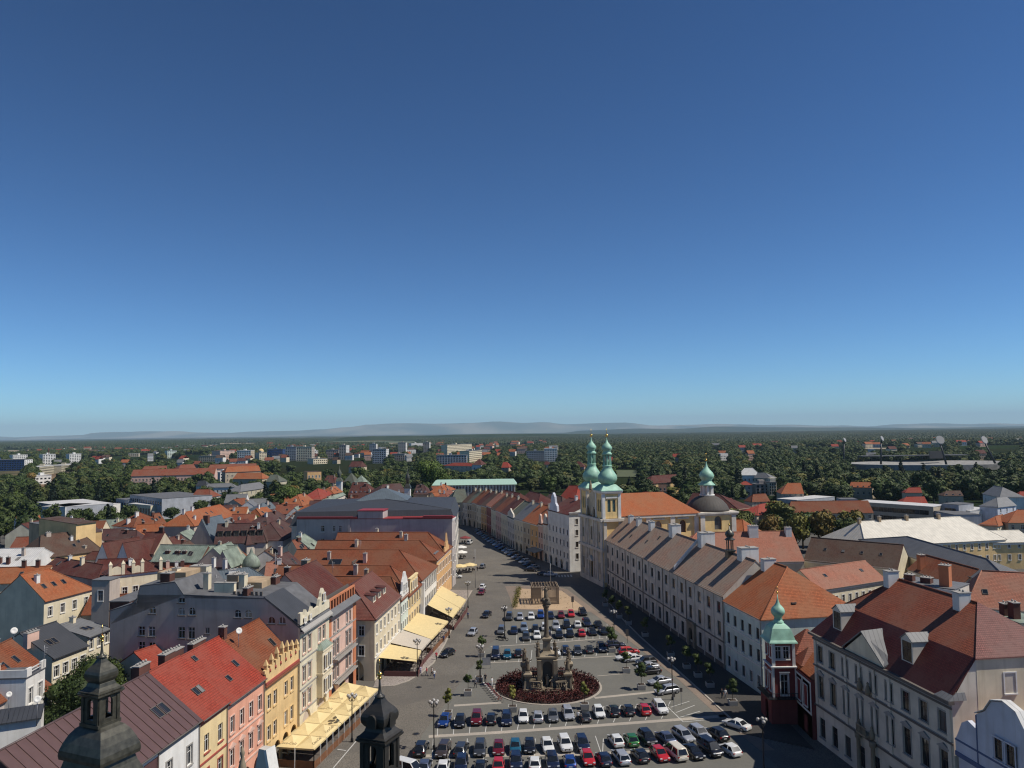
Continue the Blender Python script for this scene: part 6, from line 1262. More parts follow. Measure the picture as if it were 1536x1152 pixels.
PAINT = {'black': (.010, .010, .012), 'dark grey': (.045, .048, .052), 'grey': (.13, .135, .14), 'silver': (.40, .41, .43), 'white': (.70, .70, .68), 'red': (.40, .012, .015), 'dark red': (.16, .008, .014), 'blue': (.012, .05, .22), 'navy': (.012, .018, .045), 'teal': (.018, .12, .19), 'green': (.03, .16, .035), 'blue-grey': (.075, .09, .14), 'brown': (.06, .045, .038), 'ivory': (.62, .56, .46), 'steel': (.20, .24, .30)}
FULL = {}
def car(x, y, kind, col, rz, label, group, detail=True):
    """front faces -y at rz = 0"""
    c = carmesh(kind); metal = .0 if col in ('white', 'ivory', 'red') else .35
    pm = plain('car_paint_'+col.replace(' ', '_').replace('-', '_'), PAINT[col], .32, metal, .9, nz=0)
    r = empty('car', (x, y, .02), rz); tag(r, label, 'car', group)
    b = ob('body', c['body'], r); b.material_slots[0].link = 'OBJECT'; b.material_slots[0].material = pm
    for nm, lst in c['parts'].items():
        for me, lc in lst: ob(nm, me, r, lc)
    for sx in (-1, 1):
        for yy in (-c['h2']+.85, c['h2']-.85):
            w_ = ob('wheel', c['wheel'], r, (sx*(c['w2']-.09), yy, .34)); w_.rotation_euler = (0, math.pi/2, 0)
    if detail:
        for sx in (-1, 1):
            ob('headlight', c['hl'], r, (sx*c['w2']*.68, -c['h2']+.17, c['bon']-.22)); ob('tail_light', c['tl'], r, (sx*c['w2']*.74, c['h2']-.08, c['tail']-.2)); ob('wing_mirror', c['mi'], r, (sx*(c['w2']+.06), c['y0']+.35, c['belt']+.05))
        ob('number_plate', c['pl'], r, (0, -c['h2']-.0, c['zb']+.28)); ob('number_plate', c['pl'], r, (0, c['h2']-.0, c['zb']+.38)); ob('grille', c['gr'], r, (0, -c['h2']+.03, c['bon']-.42))
    return r
ordn = ['first', 'second', 'third', 'fourth', 'fifth', 'sixth', 'seventh', 'eighth', 'ninth', 'tenth', 'eleventh', 'twelfth', 'thirteenth', 'fourteenth', 'fifteenth', 'sixteenth', 'seventeenth', 'eighteenth', 'nineteenth', 'twentieth', 'twenty-first', 'twenty-second', 'twenty-third', 'twenty-fourth']
kn = dict(hatch='hatchback', sedan='saloon', estate='estate car', suv='sport utility car', van='van')
def row(lst, where, rz0=0.0, dy=3.0, detail=True):
    for i, q in enumerate(lst):
        px, py, kind, col = q[:4]; rz = rz0+math.radians(q[4] if len(q) > 4 else 0); p = G(px, py+dy)
        rear = abs(math.cos(rz)+1) < .3
        car(p.x, p.y, kind, col, rz, '%s %s%s, %s from left in %s' % (col, kn[kind], ' facing away' if rear else '', ordn[i], where), 'cars parked on the square', detail)
A = 180
row([(667, 1083, 'hatch', 'blue', -6), (690, 1084, 'hatch', 'black'), (715, 1080, 'suv', 'dark red'), (737, 1080, 'hatch', 'black', A), (760, 1080, 'estate', 'navy'), (785, 1077, 'hatch', 'white'), (807, 1077, 'hatch', 'silver', A), (829.5, 1076, 'hatch', 'grey'), (852, 1072, 'estate', 'silver', 4), (878, 1076, 'hatch', 'dark grey', A), (898, 1070, 'hatch', 'white', 5), (920, 1068, 'hatch', 'black', A+5), (942, 1067, 'hatch', 'black', A+5), (966, 1066, 'hatch', 'red', A+6), (990, 1064, 'suv', 'white', 8)],
    'the row before the flowerbed')
row([(632, 1126, 'suv', 'black', A-4), (665, 1127, 'estate', 'brown', -6), (692, 1126, 'estate', 'dark grey', A-6), (720, 1125, 'estate', 'dark grey'), (748, 1125, 'hatch', 'dark red'), (773, 1123, 'hatch', 'teal'), (794.5, 1122, 'hatch', 'black'), (821, 1121, 'hatch', 'white', 6), (847.5, 1119, 'suv', 'white', 6), (873.5, 1119, 'suv', 'navy', 5), (923.6, 1113, 'hatch', 'white', A+10), (947, 1112, 'hatch', 'green', A+6), (971, 1110, 'suv', 'black', 12), (998.5, 1109, 'sedan', 'blue-grey', A+16), (1025, 1105, 'estate', 'silver', 20), (1049, 1103, 'suv', 'silver', 20), (1076, 1104, 'suv', 'black', A+18)],
    'the second-nearest row')
row([(613, 1158, 'van', 'white', 60), (637, 1152, 'hatch', 'blue-grey', A), (665, 1153, 'hatch', 'white', A), (692, 1150, 'suv', 'navy'), (721, 1153, 'hatch', 'black', A), (747.5, 1153, 'hatch', 'red'), (774, 1146, 'suv', 'navy', 2), (802, 1148, 'hatch', 'white', A), (828.5, 1146, 'suv', 'navy', 3), (854.5, 1145, 'hatch', 'blue', A), (881.5, 1140, 'hatch', 'red', 5), (905.5, 1141, 'hatch', 'navy', A+8), (931.5, 1138, 'estate', 'silver', A+10), (960, 1136, 'hatch', 'black', A+12), (989.5, 1134, 'hatch', 'red', 14), (1013.5, 1132, 'van', 'ivory', A+16), (1039, 1130, 'sedan', 'black', 18), (1065, 1126, 'van', 'black', 18), (1094.5, 1127, 'hatch', 'white', A+22)],
    'the nearest row')
row([(764, 927, 'suv', 'dark grey', -4), (780, 927, 'hatch', 'silver'), (796.6, 926, 'hatch', 'white'), (811, 924, 'suv', 'blue'), (826, 925, 'hatch', 'navy'), (841.5, 924, 'hatch', 'dark red'), (856.5, 922, 'hatch', 'red'), (874, 920, 'suv', 'black', 5)], 'the row beside the sandy plot', 0, 2, False)
row([(752, 947, 'estate', 'grey', -4), (771, 947, 'sedan', 'navy'), (786, 944, 'suv', 'steel'), (803, 944, 'hatch', 'black', A), (817, 942, 'suv', 'white', A), (834, 941, 'suv', 'silver'), (850, 939, 'suv', 'black'), (866, 938, 'hatch', 'white', A), (880, 936, 'suv', 'navy', 5), (897, 938, 'hatch', 'black', A+5)], 'the far double row, rear line', 0, 2, False)
row([(789, 957, 'hatch', 'dark grey'), (805.5, 955, 'hatch', 'white'), (822, 955, 'hatch', 'brown'), (838.5, 953, 'estate', 'black'), (855, 952, 'hatch', 'black'), (872, 951, 'hatch', 'red', A+2), (888, 949, 'sedan', 'black', 6), (905, 948, 'sedan', 'black', 8)], 'the far double row, front line', 0, 2, False)
row([(743.5, 984, 'van', 'navy'), (761, 984, 'hatch', 'teal'), (777.5, 982, 'hatch', 'black', A), (832.5, 979, 'sedan', 'white', 8), (849, 978, 'hatch', 'navy', 5), (866.5, 978, 'hatch', 'dark grey'), (884, 976, 'hatch', 'dark grey', A), (902.5, 974, 'suv', 'navy', 4)], 'the row level with the column shaft', 0, 2)
for px, py, kind, col, a, lb in ((923, 970, 'suv', 'navy', 100, 'navy car beside the planter at the right end of the middle row'), (943, 979, 'estate', 'red', 100, 'red estate, farthest of the angled cars on the right side of the square'), (938, 988, 'hatch', 'white', -80, 'white hatchback half hidden beside a second white car on the right'), (950, 990, 'sedan', 'white', -78, 'white saloon just below the red estate on the right'), (969, 995, 'suv', 'dark grey', -78, 'dark grey car below the two white cars on the right'), (972, 1002, 'sedan', 'silver', -76, 'silver saloon between two dark cars on the right'), (974, 1009, 'sedan', 'black', -76, 'long black saloon among the angled cars on the right'), (990, 1024, 'sedan', 'silver', -72, 'silver saloon partly behind a planter tree on the right'), (1001, 1038, 'estate', 'silver', -70, 'silver estate nearest to the double lamp post, side on'),
                                (1105, 1090, 'sedan', 'white', 220, 'white saloon driving out of the building shadow at the right'), (709, 950, 'hatch', 'silver', -12, 'silver hatchback driving towards the camera on the cobbled street'), (671, 982, 'hatch', 'black', -30, 'black hatchback driving beside the long awnings'), (730, 923, 'sedan', 'black', -14, 'black saloon driving on the street left of the parking rows'), (722.5, 889, 'sedan', 'dark red', -8, 'dark red car following a white one on the street'), (724, 881, 'hatch', 'white', 172, 'white car just ahead of the dark red one on the street'), (724, 850, 'hatch', 'grey', 172, 'grey car alone on the cobbled street bend'), (684, 865, 'hatch', 'white', 90, 'white car poking out beside the cafe umbrellas'), (704.5, 814, 'van', 'white', 170, 'round-backed white van on the left side of the far street')):
    p = G(px, py+2); car(p.x, p.y, kind, col, math.radians(a), lb, 'cars parked on the square' if py > 960 and px > 900 and a < 200 else 'cars driving on the street')
random.seed(11); line = [(708, 796), (722, 806), (745, 822), (770, 840), (790, 852)]; kinds = ['hatch', 'sedan', 'estate', 'suv']; colsq = ['dark grey', 'black', 'silver', 'navy', 'black', 'grey', 'blue-grey', 'silver', 'dark grey', 'white', 'blue', 'black', 'silver', 'white', 'navy', 'silver', 'dark grey', 'white', 'navy', 'silver']
pts_ = []
P0_, P1_, P2_ = G(716, 797), G(745, 820), G(800, 853)
for i in range(20):
    t = i/19; p = (P0_*(1-t)**2+P1_*2*t*(1-t)+P2_*t*t); d = (P1_-P0_)*(1-t)+(P2_-P1_)*t
    car(p.x, p.y, kinds[(i*7) % 4], colsq[i], math.atan2(d.y, d.x)+.35, '%s %s, %s from the far end of the shaded kerbside row' % (colsq[i], kn[kinds[(i*7) % 4]], ordn[i]), 'cars parked along the shaded street', False)
for px, py, kind, col, a, lb in ((797, 856, 'sedan', 'black', 70, 'black saloon at the near end of the shaded street row'), (816, 862, 'sedan', 'dark grey', 80, 'dark saloon side on at the street corner in front of the church'), (826, 863, 'sedan', 'white', 84, 'white saloon at the zebra crossing before the corner house')):
    p = G(px, py+1); car(p.x, p.y, kind, col, math.radians(a), lb, 'cars parked along the shaded street', False)
# zebra crossing
mb = MB(); c = G(842, 864)
for i in range(6): mb.face([(c.x-2+i*1.0, c.y-2, .026), (c.x-1.5+i*1.0, c.y-2, .026), (c.x-1.5+i*1.0, c.y+2, .026), (c.x-2+i*1.0, c.y+2, .026)])
o = mb.build('zebra_crossing', whitel); o['kind'] = 'structure'
# ================================================================ street lamps
def lamp(px, py, h, ng, lab, big=False):
    p = G(px, py); r = empty('street_lamp', (p.x, p.y, 0)); tag(r, lab, 'street lamp', 'globe street lamps of the square')
    m = MB(); m.lathe([(.22, 0), (.2, .5), (.11, .7), (.09, 1.4), (.07, h-.6), (.12, h-.5), (.05, h-.3), (.05, h)], 8); m.build('post', iron, r)
    n = ng; 
    for i in range(n):
        a = 2*math.pi*i/n+.5 if n > 2 else math.pi*i; rr = .62 if n > 2 else .55
        x, y = rr*math.cos(a), rr*math.sin(a); zt = h+.05 if i % 2 or n == 2 else h+.0
        m = MB(); m.tube([(0, 0, h-.55), (x*.6, y*.6, h-.75), (x, y, h-.5), (x, y, zt-.2)], .03, 5); m.lathe([(.1, zt-.26), (.12, zt-.2)], 8, x, y); m.build('arm', iron, r)
        m = MB(); m.ball(0, 0, 0, .27, 10); m.build('globe', globe, r, (x, y, zt+.05))
    if n > 2: m = MB(); m.ball(0, 0, 0, .27, 10); m.build('globe', globe, r, (0, 0, h+.3))
for px, py, h, n, lb in ((651, 1124, 7.0, 5, 'five-globe lamp at the left end of the second parking row'), (528, 1113, 7.0, 5, 'five-globe lamp in front of the beige peaked awnings'), (626, 1012, 6.6, 5, 'five-globe lamp at the rounded end of the cafe awning'), (673.6, 957, 6.6, 5, 'five-globe lamp beside the largest cream awning'), (702, 912, 6.8, 5, 'five-globe lamp on the mosaic pavement beyond the farthest awning'), (720.6, 1024, 6.8, 5, 'five-globe lamp by the planter left of the column'), (756.7, 955, 6.6, 5, 'five-globe lamp at the left end of the far double row'),
                         (1009, 1050, 7.0, 3, 'globe lamp beside the silver estate on the right'), (921.5, 964, 6.8, 3, 'globe lamp at the right end of the middle rows'), (1146, 1158, 7.0, 3, 'pair-globe lamp standing in shadow at the bottom right')): lamp(px, py, h, n, lb)
def pole(px, py, h, lab, arm=True):
    p = G(px, py); r = empty('tall_lamp_post', (p.x, p.y, 0)); tag(r, lab, 'lamp post'); m = MB(); m.tube([(0, 0, 0), (0, 0, h*.9), (.4, 0, h), (1.6, 0, h+.1)] if arm else [(0, 0, 0), (0, 0, h)], .1, 6, r1=.05); m.build('post', grey_metal, r)
    if arm: m = MB(); m.box(1.2, 2.0, -.15, .15, h, h+.15); m.build('lamp_head', grey_metal, r)
pole(693, 790, 9, 'grey lamp post at the far start of the curving street'); pole(713, 882, 12, 'thin tall pole on the pavement by the cafe umbrellas', False); pole(826, 885, 8, 'slim post by the street corner before the church', False)
# sign boards
for px, py, lb in ((757, 926, 'dark sign post at the left corner of the sandy plot'), (859, 912, 'dark sign post at the right corner of the sandy plot'), (941, 965, 'dark sign post on the tan footpath')):
    p = G(px, py); r = empty('sign_post', (p.x, p.y, 0)); tag(r, lb, 'sign'); m = MB(); m.box(-.04, .04, -.04, .04, 0, 3.2); m.build('post', iron, r); m = MB(); m.box(-.35, .35, -.06, -.02, 1.6, 3.1); m.build('board', P['dtrim'], r)
for px, py, lb in ((1022, 1058, 'parking sign pole before the empty bays'), (1011, 1066, 'second thin sign pole before the empty bays')):
    p = G(px, py); r = empty('sign_post', (p.x, p.y, 0)); tag(r, lb, 'sign'); m = MB(); m.box(-.04, .04, -.04, .04, 0, 3.0); m.build('post', grey_metal, r); m = MB(); m.box(-.25, .25, -.05, -.02, 2.3, 3.0); m.build('board', P['dtrim'], r)
# ================================================================ foliage kit
def crown_mesh(name, mat, seed, R_=4.5, Hh=9.0, n=1500, leaf=.62, kind='broad', jit=.45, nl=13):
    rnd = random.Random(seed); mb = MB(); lumps = []
    if kind == 'broad':
        for i in range(nl):
            a = rnd.random()*6.28; r = R_*.58*math.sqrt(rnd.random()); z = Hh*rnd.uniform(.22, .82); r *= 1.15-abs(z/Hh-.45)
            lumps.append((Vector((r*math.cos(a), r*math.sin(a), z)), R_*rnd.uniform(.34, .56)))
        lumps.append((Vector((0, 0, Hh*.5)), R_*.62))
    else:
        for i in range(9): z = Hh*(i+.5)/9.5; lumps.append((Vector((rnd.uniform(-.3, .3), rnd.uniform(-.3, .3), z)), R_*(1-.85*i/9)))
    tot = sum(l[1]**2 for l in lumps)
    for c, r in lumps:
        # inner lump, coarse
        for q in range(int(n*r*r/tot)):
            v = Vector((rnd.gauss(0, 1), rnd.gauss(0, 1), rnd.gauss(.15, 1))).normalized(); rr = r*rnd.uniform(.72, 1.06); p = c+Vector((v.x*rr, v.y*rr, v.z*rr*.82))
            if any((p-c2).length < r2*.62 for c2, r2 in lumps if c2 is not c): continue
            nn = (v+Vector((rnd.gauss(0, jit), rnd.gauss(0, jit), rnd.gauss(.1, jit)))).normalized(); t1 = nn.orthogonal().normalized(); t1.rotate(Matrix.Rotation(rnd.random()*6.28, 3, nn)) if False else None
            t2 = nn.cross(t1); a = rnd.random()*6.28; t1, t2 = t1*math.cos(a)+t2*math.sin(a), t2*math.cos(a)-t1*math.sin(a); s = leaf*rnd.uniform(.6, 1.25)
            mb.face([p-t1*s, p-t2*s*.55, p+t1*s*.7, p+t2*s*.6])
        rows = []
        for i in range(5):
            th = math.pi*i/4; rows.append([tuple(c+Vector((math.sin(th)*math.cos(a)*r*.74, math.sin(th)*math.sin(a)*r*.74, math.cos(th)*r*.62))) for a in [6.28318*k/7 for k in range(7)]])
        mb.grid(rows[::-1], 0, True)
    return mb.mesh(name, mat)
def trunk_mesh(h, r):
    mb = MB(); mb.tube([(0, 0, 0), (.05, .03, h*.4), (-.05, .05, h*.75), (0, 0, h)], r, 7, r1=r*.45)
    for a in range(5): an = a*1.26; mb.tube([(0, 0, h*(.45+.1*a)), (h*.18*math.cos(an), h*.18*math.sin(an), h*(.65+.1*a)), (h*.3*math.cos(an), h*.3*math.sin(an), h*(.85+.1*a))], r*.45, 5, r1=r*.15)
    return mb.mesh('trunk', bark)
CR = [crown_mesh('crown', leafA, 1), crown_mesh('crown', leafA, 2, 4.8, 8.4), crown_mesh('crown', leafA, 3, 4.2, 10), crown_mesh('crown', leafB, 4), crown_mesh('crown', leafC, 5, 2.4, 13, 900, .6, 'cone'), crown_mesh('crown', leafD, 6, 5.0, 9.5), crown_mesh('crown', leafA, 8, 4.6, 9.2, 1500, .5), crown_mesh('crown', leafA, 81, 4.6, 8.8, 9000, .17), crown_mesh('crown', leafA, 82, 4.3, 9.2, 9000, .17), crown_mesh('crown', foliage('fresh_green_foliage', (.085, .125, .018), (.060, .095, .015), (.085, .125, .018)), 90, 5.2, 9.0, 7000, .30, 'broad', .35, 11)]
TR = trunk_mesh(5.0, .32)
CF = [crown_mesh('wood_crown', leafA, 21, 5.0, 9.0, 620, 1.0, 'broad', .22, 8), crown_mesh('wood_crown', leafA, 22, 5.2, 8.2, 620, 1.0, 'broad', .22, 7), crown_mesh('wood_crown', leafA, 23, 4.8, 9.6, 620, 1.0, 'broad', .25, 9), crown_mesh('wood_crown', leafD, 24, 5.0, 8.6, 560, 1.05, 'broad', .22, 7), crown_mesh('wood_crown', leafB, 26, 4.8, 8.2, 560, 1.0, 'broad', .25, 8)]
CROWNS = []
VIS = []
def hides(x, D, top):
    px = pxof(x, D); r = 3.0*FPX/D*1.0; yt = 650.5-.013*(px-768)+(EYE-top)*FPX/D
    return any(a-r < px < b+r and D < dv and yt < yc for a, b, yc, dv in VIS)
def tree(x, y, s, k, label, group, name='tree', rz=None, zs=1.0):
    r = empty(name, (x, y, 0)); tag(r, label, 'tree', group)
    ob('trunk', TR, r, (0, 0, 0), 0, (s, s, s)); o = ob('crown', CR[k], r, (0, 0, 2.2*s), random.random()*6.28 if rz is None else rz, (s, s, s*zs))
    if len(CROWNS) < 400: CROWNS.append(o)
    return r
def clear(x, y, m=3.0):
    for P_, a, L, W in FOOT:
        dx_, dy_ = x-P_.x, y-P_.y; u = dx_*math.cos(a)+dy_*math.sin(a); v = -dx_*math.sin(a)+dy_*math.cos(a)
        if -m < u < L+m and -m < v < W+m: return False
    return True
# ================================================================ distant town: blocks, villas, stadium
def block_far(lab, x0, x1, yt, yb, D, c='white', depth=16, nrows=None, endc=None, cat='apartment block', name='apartment_block', skew=0.0, roofc='flat', bandc=None, top=True):
    """far block given by its picture outline and its distance"""
    LAND.append((short(lab), AT((x0+x1)/2, yb, D).xy)) if len(short(lab).split()) > 1 else None
    a, b = AT(x0, yb, D), AT(x1, yb, D+skew); z = AT((x0+x1)/2, yt, D+skew/2).z; z = max(z, 6); VIS.append((x0, x1, yt+(yb-yt)*.95, D))
    L = (b.xy-a.xy).length; ang = math.atan2(b.y-a.y, b.x-a.x); r = empty(name, (a.x, a.y, 0), ang); tag(r, lab, cat); FOOT.append((a.xy.copy(), ang, L, depth))
    mb = MB(); mb.box(0, L, 0, depth, 0, z); mb.build('wall', P[c], r)
    if endc: mb = MB(); mb.box(L, L+.3, .1, depth-.1, 0, z-.2); mb.build('end_wall', P[endc], r)
    mb = MB(); mb.box(-.3, L+.5, -.3, depth+.3, z, z+.5); mb.build('roof', T[roofc], r)
    n = nrows or max(2, int(z/3.0)); bm_ = bandc or glass
    nc = max(3, int(L/3.6)); mw = MB()
    for i in range(n):
        zz = 1.2+i*(z-1.0)/n
        for k in range(nc): mw.box(L*(k+.22)/nc, L*(k+.78)/nc, -.08, .0, zz, zz+1.5)
        for k in range(max(1, int(depth/5))): mw.box(L+.31, L+.38, depth*(k+.3)/max(1, int(depth/5)), depth*(k+.55)/max(1, int(depth/5)), zz, zz+1.4)
    o = mw.build('window_grid', bm_, r); o['kind'] = 'stuff'
    if top: mb = MB(); mb.box(L*.4, L*.4+4, 4, 9, z+.5, z+3); mb.build('lift_house', P[c], r)
    return r, L, z
P['bluegl'] = plain('blue_glass_facade', (.03, .07, .20), .25, nz=.1); P['ltgrey'] = plaster('light_grey_panel', (.42, .43, .45)); P['concrete'] = plaster('pale_concrete', (.55, .54, .50)); P['ochre'] = plaster('pale_ochre_panel', (.52, .47, .34))
B = [('blue-grey slab block with a white end wall at the far left', -40, 36, 690, 708, 1150, 'bluegl', 20, 'white', 0), ('white block behind the blue-grey slab', 19, 41, 682.5, 695, 1500, 'white', 16, None, 0), ('white tower block with a mast at the left', 64, 83, 681.5, 697, 1400, 'white', 16, None, 0), ('white tower block right of the one with the mast', 104, 121.5, 681, 693, 1500, 'white', 16, None, 0),
     ('long low pale ochre block in the trees at the left', 59, 86, 699, 709, 1000, 'ochre', 14, None, 60), ('second low ochre block right of the first', 92, 117, 697, 705, 1050, 'ochre', 14, None, 60), ('small white low building under the ochre block', 53, 77, 713.5, 719, 800, 'white', 14, None, 0),
     ('pale green small tower block', 251, 265, 676, 688, 1700, 'mint', 14, None, 0), ('blue glass-fronted office block', 401, 424, 674, 689, 1500, 'bluegl', 18, None, 0), ('grey and white tower of the pair', 428.5, 444, 670.5, 691, 1450, 'ltgrey', 20, None, 0), ('cream gridded tower of the pair', 444.5, 467.5, 670.5, 693, 1400, 'palecream', 20, 'grey', 0), ('narrow white block right of the cream tower', 469, 477, 676, 688, 1550, 'white', 16, None, 0),
     ('dark grey block left of the white-ended tower', 489, 508, 675, 687, 1500, 'grey', 16, None, 0), ('dark tower with a white end wall', 508.5, 519, 668, 688, 1450, 'grey', 28, 'white', 0), ('blue-grey tower behind with white end', 554, 564, 666, 680, 1700, 'ltgrey', 18, 'white', 0), ('blue-grey tower with a bright white end wall', 559, 579, 674, 692, 1250, 'ltgrey', 28, 'white', 0),
     ('dark tower left of the middle', 597, 608.5, 664, 678, 1800, 'grey', 24, 'white', 0), ('dark tower with pale end in the middle', 635, 644, 663.5, 677, 1850, 'grey', 24, 'white', 0), ('long cream apartment slab on the middle skyline', 671, 708, 666.5, 683, 1500, 'palecream', 14, None, 90), ('grey low office block under the cream slab', 655, 700, 683, 693, 1100, 'ltgrey', 16, None, 0), ('stepped cream block at the right of the low office', 704, 723, 676, 690, 1200, 'palecream', 16, None, 60),
     ('white school-like slab behind the church towers, left half', 790, 818, 677, 688, 1250, 'ltgrey', 16, None, 0), ('taller white block with end wall left of the church towers', 817, 836, 673, 689, 1230, 'white', 16, 'white', 0), ('white block edge at the right of the church', 1000, 1003, 700, 704, 1000, 'white', 8, None, 0),
     ('white cube house with three dark windows before the red roofs', 330, 347, 708.5, 724, 800, 'white', 18, None, 0), ('pale low hall at the horizon, left', 30, 60, 677, 681, 2600, 'pink', 20, None, 0), ('long pale shed left of the middle towers', 153, 185, 682, 687, 2000, 'ltgrey', 30, None, 0), ('pinkish apartment row on the left horizon', 330, 352, 676, 692, 1500, 'pink', 20, None, 40), ('tan terrace row below the pinkish apartments', 298, 330, 684, 692, 1450, 'tan', 16, None, 0), ('white A-shaped building in the far left town', 356, 376, 676, 692, 1400, 'white', 20, 'tan', 0),
     ('cream block beside the blue glass office', 389, 400, 679, 690, 1450, 'palecream', 16, None, 0), ('small pale industrial hall by the towers', 470, 491, 688, 694, 1250, 'palecream', 20, None, 0), ('white long hall on the middle left', 540, 558, 680, 684, 1900, 'white', 20, None, 0), ('grey industrial hall in the middle', 588, 607, 681, 689, 1350, 'grey', 20, 'white', 0), ('white row of flats on the middle horizon', 617, 634, 665, 670, 2300, 'white', 14, None, 0),
     ('long pale apartments at the far right', 1395, 1412, 667, 674, 2000, 'ltgrey', 14, None, 60), ('white apartments in the far right town', 1436, 1449, 667, 674, 2000, 'palecream', 14, 'white', 0), ('cream apartments in the far right town', 1466, 1474, 667, 674, 2000, 'palecream', 14, None, 0), ('orange block at the far right edge', 1521, 1528, 666, 674, 2000, 'salmon', 14, None, 0), ('tan houses row at the far right edge', 1480, 1518, 670, 676, 2100, 'tan', 14, None, 0), ('pale flats behind the stadium mast', 1360, 1390, 669, 674, 2100, 'tan', 14, None, 0)]
for q in B:
    lab, x0, x1, yt, yb, D, c, dp, ec, sk = q
    if sk == 0 and ec is None and c in ('white', 'palecream', 'mint', 'pink', 'ochre', 'salmon'): sk = .75*(x1-x0)*D/FPX
    block_far(lab, x0, x1, yt, yb, D, c, dp, None, ec, skew=sk, roofc='whiteroof' if c in ('ochre', 'white') else 'flat')
mast = AT(73, 681, 1400); r = empty('roof_mast', (mast.x, mast.y, mast.z-1)); tag(r, 'thin red and white mast on the white tower block at the left', 'mast'); m = MB(); m.tube([(0, 0, 0), (0, 0, 12)], .5, 5); m.build('mast', P['red'], r)
yb_ = AT(391.5, 677, 1600); r = empty('water_tower', (yb_.x, yb_.y, 0)); tag(r, 'yellow ball-topped tower near the blue office block', 'water tower'); m = MB(); m.tube([(0, 0, 0), (0, 0, yb_.z-4)], 1.5, 8); m.build('shaft', P['ltgrey'], r); m = MB(); m.ball(0, 0, yb_.z, 5.5, 12); m.build('ball', P['yellow'], r)
# flat modern school in the left park
def flatb(lab, p1, p2, z, depth, c='white', rm='whiteroof', n=14):
    A_, B_ = G(*p1, z), G(*p2, z); VIS.append((p1[0], p2[0], max(p1[1], p2[1])+5, A_.y))
    return house('school_building', lab, A_, B_, depth, z, 'flat', .1, c, rm, cat='building', rows=[(z-4.2, 2.2, 'none', 2.2), (1.6, 2.4, 'none', 2.2)], n=n, fr=bframe, cornice=False, gutter=False)
flatb('long white flat-roofed school wing in the left park', (55, 753), (97, 760), 9, 26, 'ltgrey'); flatb('right continuation of the white school roof', (98, 760), (138, 755), 9, 16, 'white'); flatb('low white school link building', (139, 757), (165, 757), 7, 10, 'white', n=6)
flatb('dark-windowed three-storey flat block in the left park', (195, 742), (243, 748), 12, 30, 'ltgrey', 'flat'); flatb('pale wing joined to the dark-windowed block', (243, 749), (276, 746), 11, 14, 'concrete', 'flat', 7); flatb('cream low front wing of the flat block', (193, 755), (226, 758), 8, 12, 'cream', 'whiteroof', 8); flatb('small grey flat roof hut left of the block', (174, 748), (193, 750), 9, 12, 'ltgrey', 'zinc', 5)
# long red-roofed residential blocks
def misc2(lab, *a, **k):
    k.setdefault('cat', 'house'); VIS.append((min(a[0][0], a[3][0]), max(a[1][0], a[4][0]), max(a[0][1], a[1][1])+(3 if a[0][1] > 715 else 1), G(*a[0], a[2]).y)); return misc(lab, *a, **k)
misc2('longest red-roofed apartment row at the left, front', (196, 714), (322, 711), 12, (205, 704), (330, 702), 'terra', 'pink', n=24, ww=1.4, slope=36)
misc2('orange-red stepped row right of the white cube house', (349, 718), (393, 718), 12, (352, 709), (392, 709), 'orange', 'tan', n=8); misc2('second orange row behind the stepped row', (338, 708), (391, 706), 12, (342, 700), (392, 698), 'orange', 'tan', n=8)
misc2('third row of red roofs near the left town', (312, 703), (385, 701), 12, (316, 697), (386, 695), 'terra', 'pink', n=10); misc2('short red roof row with white chimneys, left', (213, 704), (250, 703), 12, (216, 700), (250, 698), 'terra', 'pink', n=6); misc2('red roof row centre left behind the longest row', (268, 703), (294, 702), 12, (270, 697), (292, 696.5), 'terra', 'pink', n=6)
misc2('grey hipped roof building beside the white hall', (306, 731), (352, 730), 11, (312, 726), (350, 724), 'zinc', 'white', n=8); misc2('white walled hall with grey roof', (325, 733), (357, 733), 9, (328, 729), (356, 729), 'zinc', 'white', n=6); misc2('red roofed building with white gable in the trees', (287, 745), (315, 745), 11, (276, 735), (322, 733), 'terra', 'offwhite', n=6)
misc2('slate roofed house with small windows, mid left', (294, 728), (310, 728), 12, (297, 721), (308, 721), 'slate', 'white', n=4); misc2('grey long roof at the left before the yellow building', (360, 737), (400, 731), 10, (362, 727), (398, 722), 'zinc', 'ochre', n=6); misc2('copper-grey roofed block right of the orange row', (399, 722), (418, 722), 12, (402, 712), (416, 712), 'greygreen', 'ochre', n=4)
misc('orange roof hidden in the left park trees', (26, 783), (62, 780), 8, (28, 775), (58, 773), 'orange', 'white', n=4)
misc2('small red house in the wood behind the middle trees', (523, 700), (541, 700), 8, (525, 692), (543, 692), 'dred', 'tan', n=3)
misc2('long vivid red-orange roof beside the big tree', (664, 698), (716, 699), 10, (668, 694), (708, 694), 'red', 'palecream', n=8); misc2('little red turreted roof right of the vivid red row', (708, 697), (722, 697), 12, (711, 689), (719, 688), 'dred', 'white', n=2); misc2('red roofed house among the trees in the middle', (752, 701), (763, 701), 9, (753, 693), (761, 693), 'red', 'tan', n=2); misc2('brown hipped roof villa left of the church spires', (858, 700), (876, 700), 9, (864, 692), (870, 692), 'dred', 'pink', n=3); misc2('small white gabled house in the trees left of the church', (816, 697), (824, 697), 8, (818, 692), (822, 692), 'dred', 'white', n=2)
misc2('long dark red roof with dormers in the wood right of the church', (974, 725), (1024, 722), 9, (971, 713), (1020, 712), 'dred', 'yellow', n=9); misc2('tan gabled cottage below the long dark red roof', (988, 736), (1000, 736), 7, (990, 727), (999, 726), 'brown', 'tan', n=2); misc2('small red hipped roof peeping over the nave', (964, 745), (980, 745), 10, (968, 738), (976, 738), 'red', 'tan', n=2)
